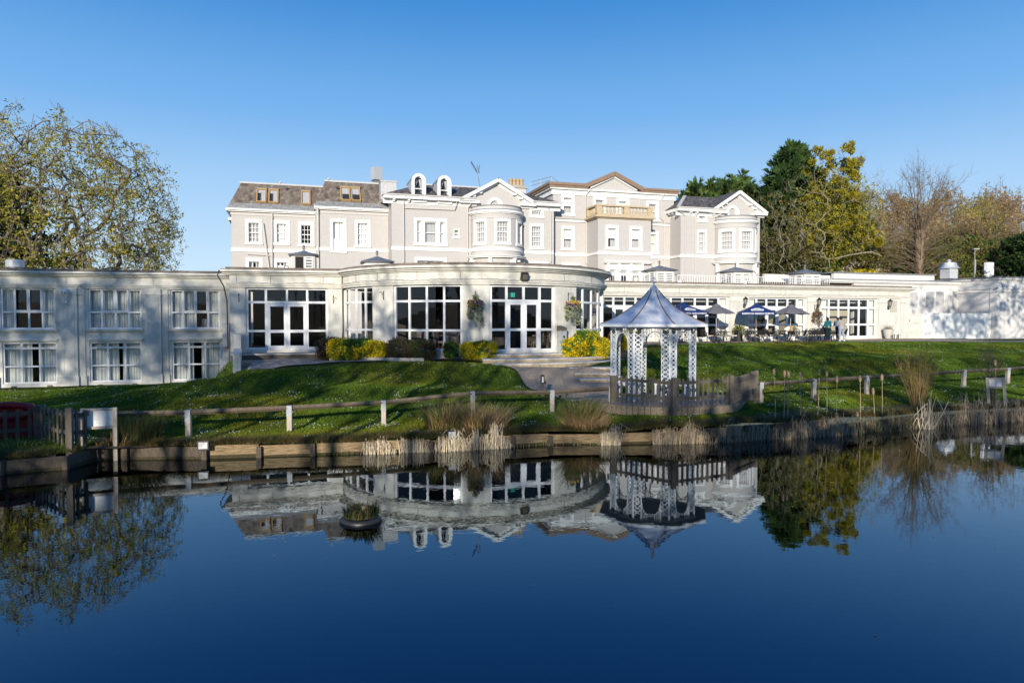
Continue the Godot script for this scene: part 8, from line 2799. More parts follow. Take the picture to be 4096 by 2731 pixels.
func reeds() -> void:
	mat("reed_straw", 0.4, 0.31, 0.19, 0.9)
	var straw := [Color(0.9, 0.74, 0.52), Color(0.78, 0.62, 0.42), Color(0.93, 0.82, 0.62)]
	var dull := [Color(0.5, 0.4, 0.28), Color(0.38, 0.3, 0.2), Color(0.56, 0.46, 0.33)]
	var mix := [Color(0.36, 0.29, 0.2), Color(0.12, 0.15, 0.05), Color(0.25, 0.2, 0.13)]
	reed_bed("cut pale reed stumps standing in the water left of the sedge", -3.75, -2.95, 0.1, 0.1, 170, 0.5, 0.6, straw, 101)
	reed_bed("short fringe of pale reeds just left of the big pale clump", -2.9, -2.1, 0.05, 0.12, 170, 0.45, 0.7, straw, 102)
	reed_bed("big clump of bleached folded reeds under the brown sedge", -1.95, -0.02, 0.05, 0.2, 480, 0.62, 0.75, straw, 103, 0.014)
	reed_bed("narrow bleached reed clump beside the green sedge", 2.4, 2.95, 0.05, 0.15, 190, 0.62, 0.5, straw, 104)
	reed_bed("broad dense tan reed clump below the gazebo fence", 3.85, 5.4, 0.05, 0.2, 460, 0.62, 0.5, dull + [straw[1]], 105)
	reed_bed("sparse broken reeds right of the dense tan clump", 5.4, 7.6, 0.15, 0.25, 260, 0.62, 0.7, dull, 106)
	reed_bed("dead reed stems at the feet of the first cattails", 7.6, 10.2, 0.2, 0.3, 420, 0.66, 0.6, dull, 107)
	reed_bed("dead and greening reeds before the willow bush", 10.2, 13.2, 0.25, 0.35, 420, 0.6, 0.5, mix, 108)
	reed_bed("upright straw stems in front of the willow bush", 12.6, 13.1, 0.7, 0.15, 26, 1.2, 0.3, straw, 109, 0.018)
	reed_bed("tall dead reeds around the leaning notice board", 13.2, 18.5, 0.2, 0.4, 640, 0.85, 0.5, dull, 110)
	reed_bed("young green shoots along the timber edge at left", -5.0, -3.8, 0.1, 0.1, 40, 0.22, 0.1, [Color(0.12, 0.15, 0.04)], 111)
	reed_bed("young green and tan shoots along the boards between the sedges", -0.05, 2.4, 0.08, 0.08, 60, 0.25, 0.2, [Color(0.12, 0.17, 0.04), Color(0.4, 0.33, 0.2)], 112)
	var br := [Color(0.46, 0.28, 0.14), Color(0.34, 0.21, 0.1), Color(0.58, 0.39, 0.2)]
	var gr := [Color(0.13, 0.18, 0.04), Color(0.2, 0.22, 0.06), Color(0.08, 0.12, 0.03)]
	tussock("wide brown and green sedge clump over the big pale reeds", Vector3(-1.1, 0, -19.2), [[900, 0.6, 0.45, 0.95, br + [gr[0]], 0.016, 0.9, Vector3(0.35, 0, 0)], [900, 0.55, 0.5, 1.1, gr + [br[0], br[1]], 0.016, 0.9, Vector3(-0.75, 0, -0.2)], [60, 0.5, 0.9, 1.35, [Color(0.2, 0.16, 0.07)], 0.006, 0.25, Vector3(-0.3, 0, 0)], [300, 0.7, 0.15, 0.4, br, 0.011, 1.2, Vector3(0.1, 0, 0.3)]], 121)
	tussock("green bladed sedge clump with brown skirts by the path's end", Vector3(1.95, 0, -19.6), [[700, 0.42, 0.6, 1.15, gr + [gr[1], br[0]], 0.018, 0.7, Vector3(0, 0, 0)], [900, 0.62, 0.35, 0.75, br + [br[2]], 0.011, 1.1, Vector3(0.12, 0, 0.1)], [14, 0.3, 1.2, 1.7, [Color(0.4, 0.3, 0.18)], 0.006, 0.2, Vector3(0, 0, 0)]], 122)
	tussock("dark bristling grass tussock behind the left notice board", Vector3(-9.45, 0, -17.35), [[1000, 0.5, 0.5, 1.05, [gr[2], Color(0.06, 0.06, 0.025), Color(0.1, 0.085, 0.04)], 0.012, 0.75, Vector3(0.1, 0, 0)], [160, 0.5, 0.25, 0.5, br, 0.01, 1.1, Vector3(-0.3, 0, 0.3)]], 123)
	tussock("low green weeds under the left picket fence", Vector3(-11.6, 0, -16.4), [[300, 0.7, 0.12, 0.4, gr + [Color(0.1, 0.16, 0.03)], 0.02, 1.2, Vector3.ZERO]], 124)
	tussock("rough green grass along the right bank", Vector3(12.0, 0, -23.0), [[360, 1.6, 0.1, 0.3, gr, 0.008, 0.8, Vector3.ZERO]], 125)
	# cattails
	var ct := [[Vector3(7.44, 1.99, -19.70), Vector3(7.68, 0.00, -20.20), "cattail nearest the gazebo fence, leftmost of the tall ones"], [Vector3(7.93, 1.91, -20.20), Vector3(7.91, 0.00, -20.19), "tall cattail, left one of the close pair"], [Vector3(8.05, 1.88, -20.20), Vector3(8.01, 0.00, -20.19), "slimmer cattail, right one of the close pair"], [Vector3(8.48, 1.84, -20.40), Vector3(8.64, 0.00, -20.76), "cattail standing alone right of the pair"], [Vector3(9.12, 1.91, -20.60), Vector3(9.05, 0.00, -20.57), "tallest leaning cattail before the second rail post"], [Vector3(9.34, 1.86, -20.60), Vector3(9.42, 0.00, -20.76), "cattail just right of the tallest leaning one"], [Vector3(9.74, 1.70, -20.80), Vector3(9.88, 0.00, -21.16), "thin cattail with a small head between rail posts"], [Vector3(10.53, 1.69, -21.00), Vector3(10.53, 0.00, -20.96), "stout headed cattail before the sunlit rail post"], [Vector3(11.30, 1.72, -21.20), Vector3(11.40, 0.00, -21.36), "cattail right of the sunlit rail post"], [Vector3(11.04, 1.30, -21.20), Vector3(11.17, 0.00, -21.36), "short dark cattail below the rail"], [Vector3(16.00, 2.05, -23.00), Vector3(15.67, 0.00, -22.44), "tall cattail beside the leaning notice board"], [Vector3(8.75, 1.21, -20.00), Vector3(8.06, 0.00, -20.10), "cattail slanting low over the reeds"], [Vector3(10.12, 0.70, -20.30), Vector3(9.59, 0.00, -20.76), "fallen cattail lying almost flat among the reeds"]]
	var k := 0
	for e in ct:
		cattail(e[2], e[1], e[0], 130 + k)
		k += 1
	# budding willow bush and bare saplings on the right bank
	for e in [[Vector3(13.6, 0, -23.3), "budding multi stemmed willow bush on the right bank", 110, 2.3, 0.55, true, 151], [Vector3(17.0, 0, -24.6), "dark bare sapling thicket beside the leaning notice board", 26, 2.7, 0.3, false, 152]]:
		rng.seed = e[6]
		var t := thing("willow_bush" if e[5] else "bare_sapling", e[1], "shrub", on(e[0].x, e[0].z))
		var mb := MB.new()
		var tips := []
		for i in e[2]:
			var a := rng.randf() * TAU
			var d := Vector3(cos(a), 0, sin(a) * 0.7)
			var sp: float = e[4] * rng.randf_range(0.1, 1.0)
			var h: float = e[3] * rng.randf_range(0.45, 1.0) * (1.0 - sp * 0.35)
			var p := d * 0.15 * rng.randf()
			var p1 := p + d * sp * h * 0.35 + Vector3(0, h * 0.4, 0)
			var p2 := p + d * sp * h * 0.75 + Vector3(rng.randfn(0, 0.05), h, rng.randfn(0, 0.05))
			mb.tube([p, p1, p2], [0.012, 0.008, 0.003], 4, false)
			for q in 5:
				var f := rng.randf_range(0.35, 0.95)
				var s := p1.lerp(p2, f)
				var z := s + Vector3(rng.randfn(0, 0.14), rng.randf_range(0.08, 0.3), rng.randfn(0, 0.14))
				mb.tube([s, z], [0.005, 0.002], 3, false)
				tips.append(z)
				tips.append(s.lerp(z, 0.5))
		part("stems", mb, "bark_twig" if not e[5] else "willow_bark", t, "stuff")
		if e[5]:
			leaves(t, tips, 1, 0.03, 0.011, [Color(0.3, 0.3, 0.06), Color(0.24, 0.22, 0.05)], "leaf", "buds")

func crown_tree(called: String, label: String, at: Vector3, turn := 0.0, group := "") -> Node3D:
	return thing(called, label, "tree", at, turn, group)

func trees() -> void:
	# large spring tree at the left
	rng.seed = 200
	var t := crown_tree("spring_tree", "large spreading tree in young olive leaf rising behind the bedroom wing", Vector3(-31.8, 0.3, -50.0))
	t.scale = Vector3.ONE * 1.12
	var c := Vector3(-1.3, 9.6, 0)
	var limbs := [[Vector3(0, -0.4, 0), Vector3(0.1, 3.5, 0), Vector3(0.5, 6.0, 0), Vector3(1.2, 8.0, 0.3), Vector3(1.8, 10.5, 0.2), Vector3(3.4, 13.0, 0)], [Vector3(0.1, 3.5, 0), Vector3(-1.2, 6.5, 0.6), Vector3(-1.5, 9.5, 0.4), Vector3(-1.6, 13.0, 0)], [Vector3(-1.2, 6.5, 0.6), Vector3(-3.6, 9.0, 1.0), Vector3(-5.0, 12.5, 0.8)], [Vector3(0.5, 6.0, 0), Vector3(0.2, 9.0, -1.5), Vector3(0.6, 13.5, -1.8)], [Vector3(0.1, 3.5, 0), Vector3(-3.5, 6.2, -1.0), Vector3(-7.0, 8.0, -1.0)], [Vector3(1.2, 8.0, 0.3), Vector3(3.6, 9.0, 1.0), Vector3(6.0, 8.6, 1.0)]]
	var pts := dome(980, c, Vector3(7.8, 6.9, 6.5), 0.45, -0.75)
	for i in 170:
		var a := rng.randf() * TAU
		pts.append(Vector3(c.x + cos(a) * rng.randf_range(5.5, 7.9), rng.randf_range(4.0, 8.5), sin(a) * 5.0))
	var tips := grow(t, limbs, pts, "bark", 0.019, 201, 0.9, 2, 0.6)
	var olive := [Color(0.36, 0.31, 0.04), Color(0.3, 0.28, 0.04), Color(0.4, 0.33, 0.06), Color(0.24, 0.24, 0.035)]
	var shell := []
	for p in tips:
		var q: Vector3 = (p - Vector3(c.x, 8.5, 0)) / Vector3(8.2, 8.0, 6.5)
		if q.length() > 0.62 or p.y > 11.0 or rng.randf() < 0.1:
			shell.append(p)
	leaves(t, shell, 11, 0.32, 0.069, olive, "leaf", "crown", 0.6)
	# dark cedar behind it
	rng.seed = 210
	t = crown_tree("cedar_tree", "dark layered cedar behind the spreading spring tree at left", Vector3(-41.5, 0.3, -56.0))
	var mb := MB.new()
	mb.tube([Vector3(0, -0.5, 0), Vector3(0, 8, 0), Vector3(0.2, 15, 0)], [0.6, 0.4, 0.08], 9)
	part("trunk", mb, "bark_twig", t)
	mb = MB.new()
	var ends := []
	for k in 30:
		var y := 2.2 + k * 0.42
		var a := k * 2.4
		var L := lerpf(9.5, 2.5, (y - 2.0) / 13.0) * rng.randf_range(0.75, 1.05)
		var d := Vector3(cos(a), 0, sin(a))
		mb.tube([Vector3(0, y - 0.6, 0), d * L * 0.5 + Vector3(0, y, 0), d * L + Vector3(0, y - 0.2, 0)], [0.14, 0.09, 0.03], 5)
		for q in 46:
			var f := pow(rng.randf(), 0.6)
			ends.append(d * L * f + Vector3(-d.z, 0, d.x) * rng.randfn(0, 0.24 * L * f + 0.15) + Vector3(0, y + rng.randfn(0, 0.14), 0))
	part("limbs", mb, "bark_twig", t)
	leaves(t, ends, 3, 0.3, 0.17, [Color(0.025, 0.055, 0.02), Color(0.04, 0.075, 0.02), Color(0.02, 0.04, 0.015)], "needle", "crown")
	# bare bush beyond the wing roof
	rng.seed = 215
	t = crown_tree("bare_bush", "bare twiggy bush showing above the bedroom wing roof", Vector3(-30.08, 6.88, -60.00) - Vector3(0, 1.5, 0))
	grow(t, [[Vector3(0, -2, 0), Vector3(0, 0.3, 0)]], dome(120, Vector3(0, 1.0, 0), Vector3(1.7, 1.2, 1.2), 0.3), "bark_twig", 0.012, 216, 0.0, 5, 0.5)
	# conifer row behind the house
	var dark := [Color(0.05, 0.1, 0.028), Color(0.075, 0.13, 0.03), Color(0.1, 0.14, 0.035), Color(0.035, 0.07, 0.025)]
	var brown := [Color(0.1, 0.1, 0.03), Color(0.06, 0.07, 0.025), Color(0.13, 0.11, 0.04)]
	var proto: Node3D = crown_tree("cypress_tree", "x", Vector3.ZERO, 0.0, "conifers behind the right hand bow")
	conifer(proto, 16.0, 3.6, 220, dark, 5200, 0.6, 0.8)
	var i := 0
	for e in [[Vector3(23.15, 20.58, -92.00), 0.95, "dark cypress leftmost of the row behind the slate roof"], [Vector3(23.90, 21.00, -90.00), 1.0, "dark cypress with a forked top, second in the row behind the roof"], [Vector3(26.27, 21.41, -92.00), 1.0, "dark cypress above the middle of the slate roof"], [Vector3(28.09, 21.85, -94.00), 1.0, "dark cypress just left of the gable's peak"], [Vector3(28.40, 21.66, -91.00), 1.05, "dark cypress rising above the right gable's peak"], [Vector3(30.55, 22.56, -93.00), 1.1, "narrow brown topped cypress right of the gable's peak"], [Vector3(30.75, 20.86, -90.00), 1.0, "dark cypress at the right end of the row, beside bare twigs"]]:
		var top: Vector3 = e[0]
		var s: float = (top.y - 2.4) / 16.0
		var at := Vector3(top.x, 2.4, top.z)
		if i == 0:
			proto.position = at
			proto.scale = Vector3.ONE * s
			proto.set_meta("label", e[2])
		else:
			copy(proto, e[2], at, i * 1.3, "", s)
		i += 1
	# tall dark conifer
	t = crown_tree("tall_conifer", "tall dark conifer behind the mistletoe laden tree", Vector3(Vector3(35.21, 25.25, -88.00).x, 2.2, -88.0))
	var ht: float = Vector3(35.21, 25.25, -88.00).y - 2.2
	conifer(t, ht, 8.2, 230, [dark[0], dark[3], dark[1], dark[0]], 13000, 0.72, 0.62)
	t = crown_tree("tall_conifer", "second dark conifer filling in behind the mistletoe tree's right side", Vector3(Vector3(42.03, 22.06, -92.00).x, 2.2, -92.0))
	conifer(t, 19.0, 8.5, 231, [dark[0], dark[3], dark[1], dark[0]], 9000, 0.75, 0.6)
	# mistletoe tree
	rng.seed = 240
	var mz := 80.0
	var foot: Vector3 = Vector3(36.58, 9.02, -80.00)
	t = crown_tree("mistletoe_tree", "tall half bare tree hung with golden balls of mistletoe", Vector3(foot.x, 2.2, -mz))
	var balls := [[1545, 225, 55], [1690, 280, 65], [1570, 290, 50], [1490, 345, 40], [1655, 360, 55], [1790, 390, 75], [1850, 375, 45], [1915, 405, 70], [1870, 500, 55], [1395, 445, 35], [1780, 500, 50], [1620, 560, 40], [1700, 600, 50], [1470, 690, 45], [1840, 790, 45], [1460, 760, 35], [1760, 850, 60], [1640, 830, 50], [1850, 640, 55], [1420, 920, 40], [1550, 1040, 50], [1250, 1090, 40], [1310, 1160, 30], [1700, 1000, 45], [1830, 880, 55], [1990, 1060, 85], [1940, 1160, 50], [1700, 430, 45], [1610, 440, 40], [1500, 560, 40], [1380, 400, 40], [1730, 720, 50], [1600, 700, 45], [1560, 900, 45], [1780, 950, 50], [1690, 520, 45], [1820, 720, 50], [1590, 790, 40], [1660, 920, 45], [1520, 640, 40]]
	var cl := MB.new()
	cl.tinted = true
	for k in 560:
		var d := Vector3(rng.randfn(), rng.randfn() * 0.8, rng.randfn()).normalized()
		var q := pow(rng.randf_range(0.1, 1.0), 0.5) * (1.0 + 0.3 * sin(d.x * 4.0 + d.y * 3.0) + rng.randfn(0, 0.08))
		var s := d.cross(Vector3(rng.randfn(), rng.randfn(), rng.randfn())).normalized() * 0.13
		var g := rng.randf_range(0.6, 1.3)
		cl.col = Color(0.33 * g, 0.285 * g, 0.02)
		var a := d * q * 0.72
		var b := d * q + Vector3(rng.randfn(0, 0.05), -0.05, rng.randfn(0, 0.05))
		cl.quad(a, (a + b) / 2 - s, b, (a + b) / 2 + s)
	var cm := cl.mesh()
	pts = []
	for e in balls:
		var k: float = e[0] * 950.0 / 2292.0 + 2650.0
		var yy: float = e[1] * 950.0 / 2292.0 + 500.0
		var p := Vector3((k - 2048.0) / 2786.4 * mz - foot.x, (1365.5 - yy) / 2786.4 * mz * 1.0 - mz * 0.0319 + 3.4 - 2.2, rng.randf_range(-3.0, 3.0))
		pts.append(p + Vector3(0, 0.3, -0.2))
		var o := partm("mistletoe", cm, "leaf", t)
		var r: float = e[2] * 950.0 / 2292.0 / 2786.4 * mz
		o.transform = Transform3D(Basis.from_euler(Vector3(rng.randf() * 6, rng.randf() * 6, 0)) * (r * rng.randf_range(0.95, 1.15)), p)
	pts.append_array(dome(330, Vector3(0.6, 12.0, 0), Vector3(6.6, 8.5, 4.5), 0.5, -0.5))
	pts.append_array(dome(110, Vector3(-5.0, 7.5, 1.0), Vector3(5.0, 4.0, 3.0), 0.2))
	tips = grow(t, [[Vector3(0, -0.5, 0), Vector3(0.1, 3.0, 0), Vector3(-0.1, 6.0, 0), Vector3(0.3, 10.0, 0), Vector3(0.2, 15.0, 0), Vector3(0.8, 19.5, 0)], [Vector3(0.1, 3.0, 0), Vector3(-3.0, 5.5, 1.0), Vector3(-7.0, 7.0, 1.2)], [Vector3(-0.1, 6.0, 0), Vector3(-2.5, 9.0, 1.5), Vector3(-5.0, 12.0, 1.5)], [Vector3(0.3, 10.0, 0), Vector3(3.0, 13.0, 0), Vector3(5.0, 15.0, 0)]], pts, "bark_pale", 0.014, 241, 0.0, 6, 1.0)
	leaves(t, dome(1300, Vector3(0.9, 10.5, -1.0), Vector3(5.0, 8.5, 3.5), 0.2), 3, 0.6, 0.11, [Color(0.28, 0.255, 0.03), Color(0.15, 0.165, 0.025), Color(0.32, 0.275, 0.03)], "leaf", "ivy")
	# bare limbed tree right of the house
	rng.seed = 250
	t = crown_tree("ivy_tree", "bare limbed tree with thin golden leaf between the house and the mistletoe tree", Vector3(Vector3(29.07, 8.88, -78.00).x, 2.2, -78.0))
	tips = grow(t, [[Vector3(0, -0.5, 0), Vector3(-0.3, 4.0, 0), Vector3(-0.6, 9.0, 0), Vector3(-1.2, 13.0, 0)], [Vector3(-0.3, 4.0, 0), Vector3(2.5, 7.0, 1.0), Vector3(5.0, 8.0, 1.0)]], dome(330, Vector3(-0.4, 8.5, 0), Vector3(4.6, 6.5, 3.5), 0.3, -0.85), "bark_pale", 0.012, 251, 0.0, 5, 0.9)
	leaves(t, tips, 5, 0.5, 0.1, [Color(0.17, 0.13, 0.02), Color(0.1, 0.1, 0.02), Color(0.12, 0.09, 0.03)], "leaf", "crown")
	leaves(t, dome(700, Vector3(0.5, 4.5, -1.5), Vector3(5.5, 5.0, 2.0), 0.0), 3, 0.45, 0.15, [Color(0.05, 0.06, 0.018), Color(0.09, 0.085, 0.025), Color(0.03, 0.045, 0.015)], "leaf", "undergrowth")
	# blossom
	rng.seed = 260
	t = crown_tree("blossom_tree", "small tree in white blossom right of the mistletoe trunk", Vector3(Vector3(38.67, 8.88, -78.00).x, 2.0, -77.0))
	tips = grow(t, [[Vector3(0, -0.5, 0), Vector3(0, 1.5, 0), Vector3(0.3, 3.0, 0)]], dome(260, Vector3(0, 4.4, 0), Vector3(3.4, 3.4, 2.5), 0.3), "bark_twig", 0.01, 261, 0.0, 4, 0.5)
	leaves(t, tips, 5, 0.22, 0.05, [Color(0.75, 0.68, 0.66), Color(0.62, 0.55, 0.52)], "leaf", "blossom")
	# pollard
	rng.seed = 270
	var pf: Vector3 = Vector3(44.43, 8.06, -76.00)
	t = crown_tree("pollard_tree", "pollarded tree with a thick brown trunk and a fan of bare upright shoots", Vector3(pf.x, 2.0, -76.0))
	mb = MB.new()
	var th: float = Vector3(44.29, 13.04, -76.00).y - 2.0
	mb.tube([Vector3(0, -0.5, 0), Vector3(-0.05, th * 0.4, 0), Vector3(-0.1, th * 0.8, 0), Vector3(-0.1, th, 0)], [0.55, 0.46, 0.42, 0.5], 12)
	part("trunk", mb, "bark_brown", t)
	mb = MB.new()
	var lowm := MB.new()
	for k in 330:
		var up := k < 46
		var a := rng.randf() * TAU
		var d := Vector3(cos(a), 0, sin(a))
		var s := Vector3(-0.1, th - 0.2, 0) + d * 0.3 if up else Vector3(0, rng.randf_range(1.5, th), 0) + d * 0.35
		var tilt := rng.randf_range(0.03, 0.9) if up else rng.randf_range(0.8, 1.5)
		var L := rng.randf_range(5.0, 8.6) * (1.0 - tilt * 0.25) if up else rng.randf_range(2.5, 5.2)
		var dir := (d * sin(tilt) + Vector3(0, cos(tilt), 0)).normalized()
		var m1 := s + dir * L * 0.45 + Vector3(0, 0.08 * L, 0)
		var e := s + dir * L + Vector3(rng.randfn(0, 0.2), (0.12 if up else -0.05) * L, rng.randfn(0, 0.2))
		var x := mb if up else lowm
		x.tube([s, m1, e], [0.045 if up else 0.03, 0.024 if up else 0.018, 0.006], 4, false)
		for q in 5:
			var f := rng.randf_range(0.25, 0.95)
			var g := m1.lerp(e, f)
			x.tube([g, g + (dir + Vector3(rng.randfn(0, 0.5), rng.randfn(0.1, 0.4), rng.randfn(0, 0.5))).normalized() * rng.randf_range(0.5, 1.4)], [0.012, 0.004], 3, false)
	grow(t, [[Vector3(-0.1, th - 0.4, 0), Vector3(-0.1, th, 0)], [Vector3(-0.1, th, 0), Vector3(1.4, th + 2.2, 0.4), Vector3(2.2, th + 4.4, 0.2)], [Vector3(-0.1, th, 0), Vector3(-1.3, th + 2.0, -0.3), Vector3(-2.3, th + 4.0, 0)], [Vector3(-0.1, th, 0), Vector3(0.2, th + 2.5, -1.0), Vector3(0.1, th + 5.5, -0.8)], [Vector3(-0.1, th, 0), Vector3(-0.4, th + 2.4, 0.9), Vector3(-0.6, th + 5.0, 0.7)]], dome(330, Vector3(-0.1, th + 3.0, 0), Vector3(4.3, 3.7, 3.4), 0.35, -0.6), "bark_twig", 0.014, 272, 0.0, 5, 1.1)
	part("shoots", mb, "bark_twig", t, "stuff")
	part("side_shoots", lowm, "bark_brown", t, "stuff")
	# weeping birch
	rng.seed = 280
	t = crown_tree("weeping_birch", "weeping brownish birch spreading behind the pollarded tree", Vector3(Vector3(51.39, 13.06, -92.00).x, 2.6, -92.0))
	tips = grow(t, [[Vector3(0, -0.5, 0), Vector3(0.2, 5.0, 0), Vector3(0, 10.0, 0), Vector3(0.3, 14.5, 0)]], dome(420, Vector3(0.5, 9.5, 0), Vector3(8.6, 6.6, 4.5), 0.35, -0.9), "bark_pale", 0.012, 281, 2.0, 0)
	leaves(t, tips, 12, 0.22, 0.07, [Color(0.2, 0.14, 0.055), Color(0.16, 0.12, 0.045), Color(0.23, 0.165, 0.06)], "leaf", "crown", 2.6)
	hillside()
	shade_trees()
	# dark roofed house at the far right
	t = thing("dark_roofed_house", "house with a dark tiled roof half hidden at the far right", "house", Vector3(65.05, 9.80, -92.00) * Vector3(1, 0, 1) + Vector3(0, 2.5, 0), deg_to_rad(20))
	slab(t, "wall", "bark_brown", Transform3D(), 0, [[-8.5, 0, -4, 14, 4.0, 4]])
	poly_roof(t, "roof", "far_roof", Transform3D(), [[Vector3(-9, 3.9, 4.5), Vector3(14.5, 3.9, 4.5), Vector3(14.5, 8.0, 0), Vector3(-7, 8.0, 0)], [Vector3(14.5, 3.9, -4.5), Vector3(-9, 3.9, -4.5), Vector3(-7, 8.0, 0), Vector3(14.5, 8.0, 0)], [Vector3(-9, 3.9, -4.5), Vector3(-9, 3.9, 4.5), Vector3(-7, 8.0, 0)]])
	# lamp post and cabinet on the road behind
	var lp: Vector3 = Vector3(47.71, 10.57, -72.00)
	t = thing("street_lamp", "thin grey street lamp on the road behind the service block", "street lamp", Vector3(lp.x, 2.2, lp.z))
	mb = MB.new()
	mb.tube([Vector3(0, 0, 0), Vector3(0, lp.y - 2.2, 0)], [0.09, 0.05], 8)
	part("post", mb, "lead", t)
	mb = MB.new()
	mb.cbox(Vector3(0.05, lp.y - 2.15, 0.1), Vector3(0.55, 0.1, 0.3))
	part("lamp_head", mb, "grey_unit", t)
	var bx: Vector3 = Vector3(30.87, 7.47, -66.00)
	t = thing("road_sign", "square white sign with one dark upright bar beyond the roof parapet", "sign", bx)
	slab(t, "plate", "white_paint", Transform3D(), 0, [[-0.32, -0.4, 0, 0.32, 0.38, 0.04]])
	slab(t, "bar", "dark_plastic", Transform3D(), 0, [[-0.03, -0.3, 0.04, 0.04, 0.32, 0.046]])
	slab(t, "post", "galvanised", Transform3D(), 0, [[-0.04, -3.5, -0.06, 0.04, -0.1, -0.002]])

func hillside() -> void:
	var kinds := []
	rng.seed = 300
	for k in 3:
		var t := crown_tree("hillside_tree", "x", Vector3.ZERO, 0.0, "trees of the hillside wood")
		var pts := dome(170, Vector3(0, 8.2, 0), Vector3([4.0, 3.4, 4.6][k], [5.0, 5.6, 4.4][k], 3.6), 0.4, -0.7)
		var tips := grow(t, [[Vector3(0, -0.5, 0), Vector3(0.2, 3.0, 0), Vector3(-0.1, 6.5, 0), Vector3(0.2, 10.0, 0)]], pts, ["bark_pale", "bark_brown", "bark_pale"][k], 0.02, 301 + k, 0.0, 5, 1.2)
		leaves(t, tips, 12, 0.75, 0.16, [[Color(0.38, 0.26, 0.1), Color(0.3, 0.2, 0.08)], [Color(0.34, 0.22, 0.1), Color(0.4, 0.27, 0.12)], [Color(0.38, 0.31, 0.065), Color(0.3, 0.25, 0.055)]][k], "leaf", "crown")
		kinds.append(t)
	rng.seed = 330
	var tone := ["pale brown bare tree", "russet twiggy tree", "yellow green budding tree"]
	var rows := ["at the front of the hillside wood", "low on the wooded slope", "half way up the wooded slope", "high on the wooded slope", "on the skyline of the wooded hill"]
	var used_first := [false, false, false]
	for r in 5:
		var dep: float = [94.0, 104.0, 116.0, 130.0, 146.0][r]
		for j in 9:
			var fx := lerpf(0.5, 0.77, (j + 0.5 * (r % 2)) / 8.5)
			if r < 1 and fx < 0.58:
				continue
			var x := fx * dep + rng.randfn(0, 1.0)
			var z := -dep + rng.randfn(0, 2.0)
			var k := (j + r * 2 + rng.randi() % 2) % 3
			var side: String = ["far left of the wood", "beside the weeping birch", "left part", "above the pollard", "middle left", "middle", "middle right", "right part", "near the right edge"][j]
			var lb := "%s %s, %s" % [tone[k], rows[r], side]
			var p := on(x, z, -0.3)
			var s := rng.randf_range(0.68, 0.98)
			if not used_first[k]:
				used_first[k] = true
				kinds[k].position = p
				kinds[k].scale = Vector3.ONE * s
				kinds[k].set_meta("label", lb)
			else:
				copy(kinds[k], lb, p, rng.randf() * 6.0, "", s)
	# two thin leafless poplars and a dark bare tree at the right edge
	for e in [[Vector3(58.29, 19.80, -86.00), "thin leafless tree poking above the wooded hill"], [Vector3(58.58, 20.21, -84.00), "tall dark leafless tree near the right edge of the view"], [Vector3(58.11, 18.11, -80.00), "broad dark leafless tree at the far right edge"]]:
		var top: Vector3 = e[0]
		var g := gy(top.x, top.z)
		var h := top.y - g
		var t := crown_tree("leafless_tree", e[1], Vector3(top.x, g, top.z))
		rng.seed = int(top.x * 10)
		grow(t, [[Vector3(0, -0.5, 0), Vector3(0.2, h * 0.35, 0), Vector3(-0.1, h * 0.7, 0), Vector3(0, h, 0)]], dome(150 if top.x > 48 else 60, Vector3(0, h * 0.62, 0), Vector3(3.6 if top.x > 48 else 1.4, h * 0.36, 2.5), 0.2), "bark_twig", 0.016, int(top.x), 0.0, 5, 1.0)

